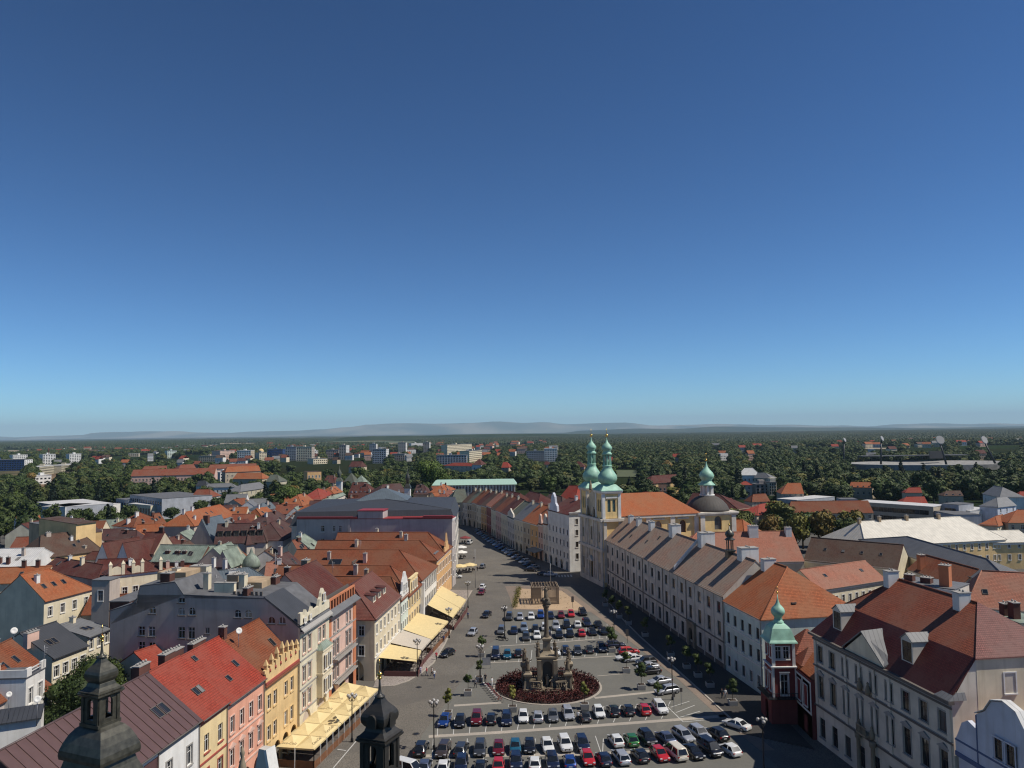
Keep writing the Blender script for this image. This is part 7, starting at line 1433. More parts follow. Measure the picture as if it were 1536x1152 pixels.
misc2('wide red roof behind the dome lantern', (1028, 758), (1108, 764), 11, (1016, 741), (1082, 738), 'dred', 'tan', n=8); misc2('red roof wing right of the dome', (1086, 765), (1112, 760), 10, (1084, 748), (1110, 746), 'dred', 'tan', n=4); misc2('long red roof at right behind the yellowing trees', (1135, 772), (1182, 764), 10, (1130, 756), (1180, 752), 'red', 'tan', n=5); misc2('long rust roof behind the yellowing trees', (1182, 769), (1310, 768), 10, (1180, 750), (1308, 753), 'rust', 'tan', n=12)
misc2('white-roofed villa with grey wings', (1108, 712), (1140, 712), 12, (1117, 702), (1134, 702), 'whiteroof', 'white', n=5); misc2('grey hipped villa right of the white-roofed villa', (1131, 716), (1157, 717), 10, (1136, 709), (1150, 709), 'zinc', 'palecream', n=4)
block_far('dark square block with cream end by the villas', 1134, 1154, 727, 742, 560, 'grey', 12, 3, 'cream'); block_far('cream narrow tower house by the villas', 1154.5, 1165, 724, 745, 555, 'cream', 10, 4, 'cream')
misc2('small vivid red hipped roof near the villas', (1110, 727), (1128, 727), 10, (1116, 722), (1122, 722), 'red', 'grey', n=2); misc2('square terracotta roof above the yellowing trees', (1128, 752), (1155, 751), 9, (1127, 741), (1154, 741), 'rust', 'tan', n=3)
misc2('orange-red villa with cross gables', (1172, 740), (1206, 740), 9, (1183, 725), (1200, 724), 'orange', 'tan', n=4)
def spirehouse(lab, px, yb, yt, D, w_):
    b = AT(px, yb, D); t = AT(px, yt, D); r = empty('villa', (b.x, b.y, 0)); tag(r, lab, 'villa'); FOOT.append((b.xy-Vector((w_, w_)), 0, 2*w_, 2*w_)); m = MB(); m.sq([(w_, 0), (w_, b.z)]); m.build('wall', P['orange'], r); m = MB(); m.sq([(w_*1.2, b.z), (.2, t.z)]); m.build('roof', T['red'], r)
    m = MB(); m.sq([(w_*1.5, 0), (w_*1.5, b.z-3), (w_*.7, b.z+2)], w_*2.2, 0); m.build('side_wing', T['orange'], r)
spirehouse('villa with tall pointed red roof in the right wood', 1234, 724, 709, 700, 5); spirehouse('second villa with pointed orange roof in the right wood', 1313, 722, 708, 720, 4); spirehouse('small villa with grey-white spire between the two red ones', 1268, 730, 716, 700, 3)
misc2('orange roofed villa wing between the pointed roofs', (1274, 730), (1308, 731), 8, (1278, 723), (1306, 723), 'orange', 'tan', n=4); misc2('red double-hipped villa above the cream school, upper tier', (1357, 738), (1383, 738), 12, (1364, 731), (1376, 731), 'red', 'tan', n=3); misc2('red villa lower roof beside the cream school', (1352, 755), (1392, 755), 9, (1360, 745), (1384, 745), 'red', 'grey', n=3)
misc2('half-timbered white villa with grey roof at the right', (1474, 740), (1500, 745), 11, (1480, 727), (1496, 729), 'zinc', 'white', n=3); misc2('grey hipped villa with white corner at the right', (1496, 760), (1524, 757), 10, (1502, 745), (1514, 745), 'zinc', 'bluewhite', n=3); misc2('brown cottage roof deep in the right trees', (1415, 743), (1445, 743), 8, (1420, 736), (1440, 736), 'brown', 'tan', n=3); misc2('red roof cut by the right edge', (1528, 745), (1560, 745), 9, (1530, 737), (1560, 737), 'red', 'white', n=2)
misc2('orange roof at the right edge above the pale sheet roof', (1512, 783), (1570, 783), 10, (1534, 765), (1570, 764), 'orange', 'tan', n=4); misc2('red-orange hip left of the right-edge orange roof', (1496, 788), (1518, 782), 9, (1490, 773), (1510, 772), 'orange', 'cream', n=4)
flatb('long cream school with white roof edge on the right', (1280, 752), (1400, 760), 10, 14, 'tan', 'whiteroof', 18); flatb('low white flat roof complex with blue-grey windows', (1195, 750), (1252, 745), 7, 14, 'ltgrey', 'whiteroof', 12); flatb('white cube on the flat roof complex', (1262, 749), (1287, 749), 10, 10, 'ltgrey', 'flat', 4); flatb('grey-blue flat block right of the cream school', (1400, 766), (1432, 772), 8, 12, 'ltgrey', 'flat', 6); flatb('upper grey-blue flat box behind it', (1412, 755), (1438, 757), 11, 12, 'ltgrey', 'flat', 5); flatb('white flat-roofed hall before the grey villa', (1455, 766), (1494, 763), 8, 16, 'white', 'whiteroof', 7)
# stadium: bowl and four leaning masts with round lamp heads ("lollipops")
VIS.append((1270, 1500, 699, 900)); sc_ = AT(1400, 700, 900); r = empty('stadium', (sc_.x, sc_.y, 0)); tag(r, 'long low stadium stands under the four lamp masts in the right wood', 'stadium'); FOOT.append((Vector((sc_.x-95, sc_.y-60)), 0, 190, 110))
m = MB(); N = 44; rg_ = lambda a, b, z: [(a*math.cos(2*math.pi*k/N), b*math.sin(2*math.pi*k/N), z) for k in range(N)]
m.grid([rg_(98, 60, 0), rg_(98, 60, 6), rg_(92, 54, 6.2), rg_(70, 34, 1)]); m.build('stand', plaster('stadium_concrete', (.30, .29, .27), .3), r); m = MB(); m.box(-60, 70, 48, 62, 12, 13); m.build('stand_roof', T['flat'], r); m = MB(); m.box(18, 34, 40, 42, 9, 18); m.build('scoreboard', P['dtrim'], r)
for k in range(9): m = MB(); m.box(-60+k*16-.4, -60+k*16+.4, 60, 61, 0, 12); m.build('roof_post', P['dtrim'], r)
for (bx_, by_, tx_, ty_, rad, lb) in ((1265, 697, 1270.5, 660, 5, 'far left stadium mast with thin edge-on lamp disc'), (1321, 698, 1327, 658, 6, 'dark leaning stadium mast left of centre'), (1421, 694, 1414.5, 660, 10, 'stadium mast with big round white lamp disc facing the camera'), (1496, 697, 1481.5, 660, 9, 'right stadium mast leaning with oval lamp disc')):
    a = AT(bx_, by_, 880); b = AT(tx_, ty_, 880); b.y = 905; r = empty('floodlight_mast', (a.x, a.y, 0)); tag(r, lb, 'floodlight mast', 'stadium floodlight masts'); m = MB(); m.tube([(0, 0, 0), (b.x-a.x, 8, b.z)], 1.3, 8, r1=.7); m.build('mast', iron, r)
    m = MB(); m.lathe([(rad*.45, -.5), (rad*.45, .5)], 18); m.lathe([(rad*.5, -.2), (rad*.5, .2)], 18, m=1); o = m.build('lamp_disc', [globe, P['ltgrey']], r, (b.x-a.x, 6, b.z)); o.rotation_euler = (1.25, 0, .7 if rad < 8 else (.35 if rad < 10 else .05))
    if rad < 8: o.scale = (1, 1, 1)
# scattered suburb
random.seed(23); k = 0; tries = 0
zones = [('suburb roofs on the left plain', -.62, -.22, 1150, 3200, 95), ('houses around the middle towers', -.32, .06, 1250, 3400, 145), ('houses in the right-hand wood', .10, .62, 950, 2300, 22), ('houses on the far right plain', .40, .66, 1700, 2500, 30)]
fm = {}
for zn, a0, a1, d0, d1, cnt in zones:
    i = 0
    while i < cnt:
        D = d0+(d1-d0)*random.random(); x = D*random.uniform(a0, a1)
        if not clear(x, D, 6): continue
        w_, dp, hh = random.uniform(9, 24 if D > 1600 else 15), random.uniform(9, 13), random.uniform(6, 11); wc = random.choice(['white', 'palecream', 'white', 'tan', 'pink']); rc = random.choice(['red', 'terra', 'orange', 'dred', 'brown', 'zinc', 'whiteroof'])
        r = empty('suburb_house', (x, D, 0), random.uniform(-.5, .5)); tag(r, '%s%s-walled house with %s roof %s' % ('nearer ' if D < 1900 else 'far-off ' if D > 2600 else '', {'palecream': 'cream'}.get(wc, wc), {'terra': 'terracotta', 'dred': 'dark red', 'zinc': 'grey', 'whiteroof': 'flat white'}.get(rc, rc), where(x, D)), 'house', zn+', '+wc+' '+rc)
        mb = MB(); mb.box(0, w_, 0, dp, 0, hh); mb.build('wall', P[wc], r)
        rg, sk_ = rings_of('para' if rc != 'whiteroof' else 'flat', w_, dp, hh, 4.5); roof_mesh(rg, sk_, flatcap=(rc == 'whiteroof')).build('roof', T[rc], r)
        mb = MB(); [mb.box(w_*(q+.3)/5, w_*(q+.7)/5, -.06, 0, hh*.2+zz, hh*.2+zz+1.4) for q in range(5) for zz in (0, 3)]; mb.build('window_grid', glass, r)['kind'] = 'stuff'
        FOOT.append((Vector((x, D)), 0, w_, dp)); i += 1; y_ = 650.5-.013*(pxof(x, D)-768)
        if i % 3: VIS.append((pxof(x, D), pxof(x+w_, D), y_+(EYE-hh*.35)*FPX/D, D))
# fields and meadows seen between the woods
FIELD = []
tanf = cobble('stubble_field', (.34, .27, .17), .05, .15, .9); grf = cobble('meadow_grass', (.10, .12, .045), .05, .2, .9)
for x0, x1, y0, y1, m_ in ((-20, 62, 675.5, 678, tanf), (110, 140, 673.5, 675.5, tanf), (290, 345, 667.5, 670.5, tanf), (330, 400, 664.5, 666.5, tanf), (420, 450, 660.5, 662, tanf), (455, 500, 663, 665, grf), (500, 640, 662, 664.5, grf), (560, 620, 664.5, 666, tanf), (700, 740, 656.5, 658, tanf), (848, 936, 653.3, 655.2, tanf), (905, 956, 706, 716, grf), (1290, 1345, 672, 674, tanf), (1200, 1262, 667, 668.6, tanf), (1400, 1440, 659.5, 661, tanf)):
    p = [G(x0, y1), G(x1, y1-.013*0), G(x1, y0), G(x0, y0)]; FIELD.append((x0, x1, y0, y1)); VIS.append((x0, x1, y1+.3, G(x0, y0).y))
    o = sheet('meadow' if m_ is grf else 'field', [tuple(q) for q in p], .6, m_)
# ================================================================ awnings, planters, people, pergola, bikes
def tentrow():
    a0, a1 = Vector((-35.0, 114.6)), Vector((-29.2, 113.6)); f0, f1 = Vector((-31.4, 143.5)), Vector((-24.4, 139.5))
    r = empty('cafe_tent', (a0.x, a0.y, 0)); tag(r, 'large beige tent of joined pyramid canopies over the nearest pavement cafe', 'awning')
    nx, ny = 2, 6; mc = MB()
    for j in range(ny):
        for i in range(nx):
            if j >= 4 and False: continue
            def c(u, v): p = a0.lerp(a1, u).lerp(f0.lerp(f1, u), v); return p-a0
            q = [c(i/nx, j/ny), c((i+1)/nx, j/ny), c((i+1)/nx, (j+1)/ny), c(i/nx, (j+1)/ny)]; m = (q[0]+q[1]+q[2]+q[3])/4
            mb = MB(); e = .06
            qq = [m+(p-m)*(1-e*.4) for p in q]; mid = [(p+m)/2 for p in qq]
            mb.grid([[(p.x, p.y, 2.55) for p in qq], [(p.x, p.y, 2.8) for p in qq], [(p.x, p.y, 3.12) for p in mid], [(m.x, m.y, 3.75), (m.x, m.y, 3.75), (m.x, m.y, 3.75), (m.x, m.y, 3.75)]]); mb.build('canopy', canvas, r)
    mb = MB()
    for j in range(ny*2+1):
        p = a1.lerp(f1, j/(ny*2))-a0; mb.box(p.x-.06, p.x+.06, p.y-.06, p.y+.06, 0, 2.7)
    for u in (0, .5, 1): p = a0.lerp(a1, u)-a0; mb.box(p.x-.06, p.x+.06, p.y-.06, p.y+.06, 0, 2.7)
    mb.build_parts('post', P['trim'], r)
    mb = MB(); d = f1-a1; dn = d.normalized(); qn = Vector((dn.y, -dn.x))*.06; p0, p1 = a1-a0, f1-a0
    mb.slab([(p0.x+qn.x, p0.y+qn.y), (p1.x+qn.x, p1.y+qn.y), (p1.x, p1.y), (p0.x, p0.y)][::-1], 0, 1.0); mb.box(0, (a1-a0).x, -1.1, -1.0, 0, 1.0) if False else None
    z = a1-a0; mb.slab([(0, 0), (z.x, z.y), (z.x, z.y+.08), (0, .08)], 0, 1.05); mb.build('barrier', wood, r)
    mb = MB(); z0 = c(0, 0); pts = [c(0.02, 0.01), c(.97, 0.01), c(.97, .99), c(.02, .99)]; mb.slab([(p.x, p.y) for p in pts], .02, .16); mb.build('deck', P['dtrim'], r)
    # printed word on the valances and slopes (as in the photo)
    def word(t, u, v, rz, size, tilt):
        cu = bpy.data.curves.new('lettering', 'FONT'); cu.body = t; cu.size = size; cu.shear = .35; cu.align_x = 'CENTER'; cu.extrude = .004
        o = bpy.data.objects.new('lettering', cu); p = c(u, v); C.objects.link(o)
        dg = bpy.context.evaluated_depsgraph_get(); me = bpy.data.meshes.new_from_object(o.evaluated_get(dg)); bpy.data.objects.remove(o); me.materials.clear(); me.materials.append(inkm)
        q = ob('lettering', me, r, (p.x, p.y, 0)); q.rotation_euler = (tilt, 0, rz); return q
    for i, j, side in ((0, 0, 'n'), (1, 0, 'e'), (1, 1, 'e'), (1, 3, 'e'), (0, 3, 'n'), (0, 4, 'n'), (1, 4, 'e')):
        if side == 'n': q = word('Coca-Cola', (i+.5)/nx, (j+.15)/ny, -.17, .62, .50); q.location.z = 3.0
        else: q = word('Coca-Cola', (i+.86)/nx, (j+.5)/ny, math.pi/2-.2, .62, .60); q.location.z = 2.98
    # tables and diners inside
    return r
tentrow()
def awning(lab, A, B, C2, D2, zA, zC, m, barm=wood, curved=False):
    """A,B = street edge (near, far); C2,D2 = wall edge (far, near)"""
    A, B, C2, D2 = map(Vector, (A, B, C2, D2)); r = empty('cafe_awning', (A.x, A.y, 0)); tag(r, lab, 'awning', 'awnings over the pavement cafes')
    q = [(p-A) for p in (A, B, C2, D2)]; zz = [zA, zA, zC, zC]; mb = MB(); mb.grid([[(p.x, p.y, z) for p, z in zip(q, zz)], [(p.x, p.y, z+.05) for p, z in zip(q, zz)]], cap0=True, cap1=True)
    d = (B-A); mb.grid([[(0, 0, zA-.35), (d.x, d.y, zA-.35)], [(0, 0, zA), (d.x, d.y, zA)]], closed=False); mb.build('canopy', m, r)
    n = max(2, int(d.length/3)); mb = MB()
    for i in range(n+1): p = d*(i/n); mb.box(p.x-.05, p.x+.05, p.y-.05, p.y+.05, 0, zA)
    mb.build_parts('post', P['dtrim'], r)
    dn = d.normalized(); nn = Vector((dn.y, -dn.x)); mb = MB(); s = nn*.35
    mb.slab([(s.x, s.y), (s.x+nn.x*.08, s.y+nn.y*.08), (d.x+s.x+nn.x*.08, d.y+s.y+nn.y*.08), (d.x+s.x, d.y+s.y)][::-1], 0, 1.1); e = q[3]*.85
    mb.slab([(0, -.3), (e.x, e.y-.3), (e.x, e.y-.2), (0, -.2)], 0, 1.1); mb.build('barrier', barm, r)
    mb = MB()
    for i in range(int(d.length/2.2)):
        for j in range(3):
            p = d*((i+.5)/int(d.length/2.2))+q[3]*(.15+.28*j); mb.box(p.x-.45, p.x+.45, p.y-.4, p.y+.4, .7, .76); mb.box(p.x-.05, p.x+.05, p.y-.05, p.y+.05, 0, .7)
            for sx in (-.7, .7): mb.box(p.x+sx-.2, p.x+sx+.2, p.y-.2, p.y+.2, .4, .46); mb.box(p.x+sx*1.25-.03, p.x+sx*1.25+.03, p.y-.2, p.y+.2, .46, .9)
    mb.build('table_set', P['dtrim'], r)['kind'] = 'stuff'; return r
bar2 = plain('dark_red_barrier', (.12, .045, .04), .7)
awning('nearest cream awning of the curved cafe corner', (-19.7, 155.0), (-19.6, 162.8), (-26.6, 165.2), (-27.2, 155.6), 2.9, 3.6, canvas, bar2)
awning('pale striped awning in the middle of the cafe', (-19.55, 162.9), (-18.45, 171), (-25.7, 176.0), (-26.5, 165.3), 3.0, 3.9, canvas2, bar2)
awning('largest cream awning beside the yellow house', (-18.4, 171.1), (-16.0, 187.0), (-24.0, 192.0), (-25.6, 176.6), 3.0, 3.9, canvas, wood)
awning('far cream awning, its lower half', (-15.3, 190.6), (-14.2, 200.5), (-21.8, 213), (-22.4, 200.2), 3.0, 4.0, canvas, bar2)
awning('far cream awning, its upper half with dark print', (-14.1, 200.6), (-13.2, 210.5), (-21.2, 225), (-21.8, 213.1), 3.0, 4.0, canvas, bar2)
def parasol(px, py, col, lab):
    p = G(px, py); r = empty('parasol', (p.x, p.y, .1)); tag(r, lab, 'parasol', 'cafe parasols'); m = MB(); m.tube([(0, 0, 0), (0, 0, 2.9)], .04, 6); m.build('pole', iron, r); m = MB(); m.lathe([(2.3, 2.15), (2.3, 2.35), (1.2, 2.75), (.05, 3.1)], 8, sm=False, cap=False); m.build('canopy', col, r)
    m = MB()
    for a in range(7): an = a*.9; x, y = 1.5*math.cos(an), 1.5*math.sin(an); m.box(x-.25, x+.25, y-.25, y+.25, .4, .5); m.box(x-.25, x+.25, y+.2, y+.25, .5, 1.0)
    m.box(-.5, .5, -.5, .5, .7, .76); m.build('table_and_chairs', P['dtrim'], r)['kind'] = 'stuff'
parasol(692, 838, P['trim'], 'white parasol over dark cafe furniture, nearer of two'); parasol(691.5, 830, P['trim'], 'white parasol behind the first white one'); parasol(690, 860, canvas, 'cream parasol by the house wall'); parasol(705, 858, canvas, 'cream parasol next to the street, right of the other cream one'); parasol(698, 815, plain('dark_red_canvas', (.2, .03, .03), .8), 'dark red parasol behind the white van')
# planters with small trees
pm_ = plaster('concrete_planter', (.40, .39, .36), .2)
CRs = [crown_mesh('crown', leafA, 61, 1.0, 2.6, 200, .15), crown_mesh('crown', leafB, 62, .9, 2.6, 90, .13), crown_mesh('crown', leafA, 63, 1.3, 2.8, 330, .17)]
TRs = trunk_mesh(2.2, .05)
def planter(px, py, lab, k=0, sz=1.0, g='concrete planters with small trees', low=False):
    p = G(px, py); r = empty('planter', (p.x, p.y, 0)); tag(r, lab, 'planter', g); h = .95 if not low else .3; m = MB(); m.sq([(.68, 0), (.72, h), (.60, h)]); m.build('box', pm_, r); m = MB(); m.sq([(.60, h-.03), (.6, h+.01)]); m.build('soil', soil, r)
    t = empty('small_tree', (p.x, p.y, h)); tag(t, 'young tree growing in the '+lab, 'tree', 'young trees in the planters'); ob('trunk', TRs, t, (0, 0, 0), 0, (1, 1, 1.0)); ob('crown', CRs[k], t, (0, 0, .9), random.random()*6, (sz, sz, sz*1.1))
for px, py, lab, k, s in ((719, 1022, 'planter at the lamp left of the red flowerbed', 0, 1.0), (702, 1043, 'planter second from the near-left corner of the parking', 0, .9), (672, 1075, 'planter with an almost bare tree at the near-left corner', 1, 1.1), (769, 1067, 'low planter left in front of the red flowerbed', 1, 1.0), (877, 1063, 'low planter right in front of the red flowerbed', 1, 1.1), (722, 985, 'planter left of the teal hatchback', 0, 1.1), (939.5, 1009, 'planter beside the two white cars', 2, .8), (962, 1034, 'planter left of the silver saloon', 2, 1.0), (986.6, 1057, 'planter behind the last white car', 0, .9), (918, 978, 'planter with dense bush at the end of the middle row', 2, 1.2)): planter(px, py, lab, k, s)
for i, (px, py) in enumerate(((908, 909), (918, 919), (929, 927), (943, 937), (967.7, 955), (1006, 985), (1030, 1003), (1047, 1016), (1065, 1031), (1099, 1058))):
    planter(px, py, 'shaded kerbside planter, %s from the church end' % ordn[i], 2, .9, 'planters in the shaded street')
# sandy plot: hedge sticks and wooden pavilion
mb = MB(); random.seed(9)
for k in range(16):
    t = k/15; c = Vector((-.1, 213.5)).lerp(Vector((1.3, 238)), t)
    for i in range(90):
        p = Vector((c.x+random.gauss(0, .45), c.y+random.gauss(0, .5), random.uniform(.1, .9))); s = random.uniform(.08, .18); n1 = Vector((random.gauss(0, 1), random.gauss(0, 1), random.gauss(.5, .6))).normalized(); t1 = n1.orthogonal().normalized()*s; t2 = n1.cross(t1); mb.face([p-t1, p-t2*.6, p+t1, p+t2*.6])
o = mb.build('border_plants', leafB); tag(o, 'yellow-green border plants along the left edge of the sandy plot', 'plants', kind='stuff')
mb = MB()
for i in range(900):
    x, y = random.uniform(1, 17), random.uniform(211, 236); c = Vector((x, y, random.uniform(.03, .35))); 
    if noise.noise(Vector((x*.7, y*.5, 0))) < .12 or x > 19-(y-211)*.18: continue
    s = .12; n1 = Vector((random.gauss(0, 1), random.gauss(0, 1), .5)).normalized(); t1 = n1.orthogonal().normalized()*s; t2 = n1.cross(t1); mb.face([c-t1, c-t2*.6, c+t1, c+t2*.6])
o = mb.build('sparse_seedlings', leafB); tag(o, 'sparse dry seedlings scattered over the sandy plot', 'plants', kind='stuff')
pv_ = empty('timber_pavilion', (4.9, 217.0, 0), .03); tag(pv_, 'square weathered timber pavilion standing on the sandy plot behind the column', 'pavilion')
LP = 7.4; me = MB(); me.box(-.09, .09, -.03, .03, .1, 4.6); slat = me.mesh('slat', greywood)
for i in range(26):
    u = LP*(i+.5)/26
    if 9 < i < 13: continue
    for (x, y, rz) in ((u, 0, 0), (u, LP, 0), (0, u, math.pi/2), (LP, u, math.pi/2)): ob('slat', slat, pv_, (x, y, 0), rz)
mb = MB()
for z in (.1, 4.5): 
    for a, b, c_, d in ((0, LP, -.08, .08), (0, LP, LP-.08, LP+.08)): mb.box(a-.1, b+.1, c_, d, z, z+.2)
    for x in (0, LP): mb.box(x-.08, x+.08, .1, LP-.1, z, z+.2)
for i in range(9): x = .4+i*.82; mb.box(x-.06, x+.06, .1, LP-.1, 4.7, 4.9)
mb.build('frame', greywood, pv_)
# bicycles: racks
def bike_mesh():
    mb = MB()
    for y in (-.52, .52): mb.tube([(0, y+.33*math.cos(t), .34+.33*math.sin(t)) for t in [6.283*k/14 for k in range(15)]], .022, 4, m=0)
    for a, b in (((0, -.52, .34), (0, -.35, .85)), ((0, -.35, .8), (0, .15, .35)), ((0, .15, .35), (0, .3, .85)), ((0, .15, .35), (0, .52, .34)), ((0, -.35, .78), (0, .27, .75)), ((0, .27, .75), (0, .52, .34))): mb.tube([a, b], .025, 5, m=1)
    mb.tube([(-.28, -.3, .98), (0, -.38, .92), (.28, -.3, .98)], .018, 4, m=0); mb.box(-.07, .07, .2, .42, .86, .92, 0); return mb.mesh('frame', [iron, plain('bicycle_red', (.42, .05, .05), .4, nz=0)])
BM = bike_mesh()
bk0 = G(730, 1031); bk1 = G(749, 1053)
for i in range(9):
    p = bk0.lerp(bk1, i/8); r = empty('bicycle', (p.x, p.y, .02), 1.0); tag(r, 'red and white shared bicycle, %s from the far end of the rack' % ordn[i], 'bicycle', 'shared bicycles in the rack'); ob('frame', BM, r)
    m = MB(); m.box(-.12, .12, .45, .8, .6, .75); m.build('mudguard', P['trim'], r)
for i, (px, py) in enumerate(((750, 960), (756, 961))):
    p = G(px, py); r = empty('motorcycle', (p.x, p.y, .02), 1.3); tag(r, 'dark motorcycle parked before the far double row, %s one' % ('left', 'right')[i], 'motorcycle', 'two parked motorcycles')
    m = MB()
    for y in (-.7, .7): m.tube([(0, y+.3*math.cos(t), .32+.3*math.sin(t)) for t in [6.283*k/12 for k in range(13)]], .07, 5)
    m.build('wheel', rubber, r); m = MB(); m.grid([[(-.1, -.5, .4), (.1, -.5, .4), (.1, .6, .5), (-.1, .6, .5)], [(-.2, -.4, .7), (.2, -.4, .7), (.2, .5, .75), (-.2, .5, .75)], [(-.12, -.3, 1.0), (.12, -.3, 1.0), (.12, .7, .85), (-.12, .7, .85)]], cap0=True, cap1=True); m.tube([(-.35, -.45, 1.05), (0, -.55, 1.0), (.35, -.45, 1.05)], .025, 4); m.build('body', iron, r)
for px, py, lb in ((677, 852, 'A'),): pass
# ================================================================ people
def body_mesh(pose):
    vs = {'pel': (0, 0, .95), 'spine': (0, 0, 1.15), 'chest': (0, -.01, 1.36), 'neck': (0, 0, 1.50), 'head': (0, -.02, 1.66), 'top': (0, -.01, 1.73)}
    st = .24 if pose == 'walk' else .03
    vs.update({'hl': (-.10, 0, .92), 'kl': (-.11, -st*.6, .50), 'al': (-.11, -st*.7, .09), 'tl': (-.12, -st*.7-.17, .04), 'hr': (.10, 0, .92), 'kr': (.11, st*.1, .50), 'ar': (.11, st*1.2, .11), 'tr': (.12, st*1.2-.16, .05),
               'sl': (-.19, 0, 1.42), 'el': (-.27, st*.5, 1.15), 'wl': (-.27, st*.2-.08, .92), 'fl': (-.27, st*.1-.1, .82), 'sr': (.19, 0, 1.42), 'er': (.27, -st*.3, 1.15), 'wr': (.26, -st*.9-.08, .94), 'fr': (.26, -st-.12, .85)})
    rad = dict(pel=.14, spine=.125, chest=.15, neck=.055, head=.10, top=.07, hl=.095, kl=.062, al=.042, tl=.035, hr=.095, kr=.062, ar=.042, tr=.035, sl=.062, el=.043, wl=.03, fl=.03, sr=.062, er=.043, wr=.03, fr=.03)
    ed = [('pel', 'spine'), ('spine', 'chest'), ('chest', 'neck'), ('neck', 'head'), ('head', 'top'), ('pel', 'hl'), ('hl', 'kl'), ('kl', 'al'), ('al', 'tl'), ('pel', 'hr'), ('hr', 'kr'), ('kr', 'ar'), ('ar', 'tr'), ('chest', 'sl'), ('sl', 'el'), ('el', 'wl'), ('wl', 'fl'), ('chest', 'sr'), ('sr', 'er'), ('er', 'wr'), ('wr', 'fr')]
    ks = list(vs); me = bpy.data.meshes.new('body_cage'); me.from_pydata([vs[k] for k in ks], [(ks.index(a), ks.index(b)) for a, b in ed], []); o = bpy.data.objects.new('body_cage', me); C.objects.link(o)
    md = o.modifiers.new('s', 'SKIN'); md.use_smooth_shade = True
    for i, k in enumerate(ks): me.skin_vertices[0].data[i].radius = (rad[k], rad[k]*(.8 if k in ('chest', 'spine', 'pel') else 1)); me.skin_vertices[0].data[i].use_root = (k == 'pel')
    sb = o.modifiers.new('d', 'SUBSURF'); sb.levels = 1
    dg = bpy.context.evaluated_depsgraph_get(); out = bpy.data.meshes.new_from_object(o.evaluated_get(dg)); bpy.data.objects.remove(o); out.name = 'body'; return out
skin = plain('skin', (.50, .28, .19), .6, nz=0)
def shell(me, test, off, name):
    mb = MB(); vn = [v.normal.copy() for v in me.vertices]
    for p in me.polygons:
        c = p.center
        if test(c): mb.face([me.vertices[i].co+vn[i]*off for i in p.vertices], 0, True)
    return mb.mesh(name, skin)
PB_ = {}
for ps in ('walk', 'stand'):
    bm2 = body_mesh(ps); bm2.materials.clear(); bm2.materials.append(skin)
    PB_[ps] = (bm2, shell(bm2, lambda c: .93 < c.z < 1.49 and not (abs(c.x) > .2 and c.z < 1.12), .018, 'shirt'), shell(bm2, lambda c: .12 < c.z < .97 and abs(c.x) < .22, .014, 'trousers'), shell(bm2, lambda c: c.z > 1.62 and (c.y > -.06 or c.z > 1.72), .015, 'hair'), shell(bm2, lambda c: c.z < .12, .012, 'shoes'))
def person(px, py, ps, top, leg, lab, rz=0.0, z=.02, hr=(.04, .025, .015), s=1.0):
    p = G(px, py); r = empty('person', (p.x, p.y, z), rz); tag(r, lab, 'person'); ms = PB_[ps]
    ob('body', ms[0], r, sc=(s, s, s))
    for me, c, nm in ((ms[1], top, 'shirt'), (ms[2], leg, 'trousers'), (ms[3], hr, 'hair'), (ms[4], (.03, .03, .03), 'shoes')):
        o = ob(nm, me, r, sc=(s, s, s)); o.material_slots[0].link = 'OBJECT'; o.material_slots[0].material = plain('cloth_%02d_%02d_%02d' % tuple(int(q*99) for q in c), c, .85, nz=0)
wh, bl, rd, bu, gy = (.7, .7, .68), (.02, .02, .025), (.45, .03, .05), (.05, .08, .2), (.25, .25, .27)
for a in ((867.5, 1082, 'stand', wh, bl, 'person in white shirt standing beside the car with its boot open', 0), (738, 1030, 'stand', wh, wh, 'person dressed in white at the far end of the bicycle rack', 1), (654.5, 990, 'walk', rd, bl, 'person in red walking on the kerb beside the awnings', .4), (631, 1012, 'walk', (.45, .4, .5), bu, 'person in mauve top walking by the rounded cafe corner, leftmost of four', 1.2), (640, 1014, 'walk', rd, gy, 'person with red top crossing near the cafe corner', 2), (648, 1014, 'walk', (.5, .45, .42), bl, 'person in beige walking right of the one in red at the cafe corner', -1), (651.5, 1018, 'walk', wh, bu, 'rightmost person of the group at the cafe corner, pale shirt', .5), (665.5, 964, 'stand', bu, bl, 'person in blue on the mosaic pavement beside the big awning', 0),
          (1088, 1048, 'walk', wh, gy, 'person in pale shirt walking in the shaded street, right one', 0), (1083, 1048, 'walk', bl, bl, 'person in dark clothes walking in the shaded street, left one', .2), (716, 857, 'stand', bl, bl, 'person in black near the cream parasols', 0), (711, 842, 'walk', bl, gy, 'person in black on the pavement beyond the parasols', .3), (702, 928, 'stand', bu, bl, 'person in dark blue at the lamp by the far awning', 0), (728, 1024, 'stand', bl, bl, 'person in black beside the planter left of the flowerbed', 0), (713, 1032, 'walk', gy, bl, 'person in grey walking between the two left planters', 2.5), (872, 1088, 'stand', bl, bl, 'person in black bending by the open boot of the dark hatchback', 3)): person(*a)
# display panels near the planter
p = G(733, 1003); r = empty('notice_frame', (p.x-.5, p.y, 0), .2); tag(r, 'grey framed notice stand behind the left planter', 'notice stand'); m = MB(); m.box(-.9, -.84, 0, .06, 0, 2.2); m.box(.84, .9, 0, .06, 0, 2.2); m.box(-.84, .84, 0, .06, 2.1, 2.2); m.box(-.84, .84, .01, .05, .7, 2.1); m.build('frame', grey_metal, r)
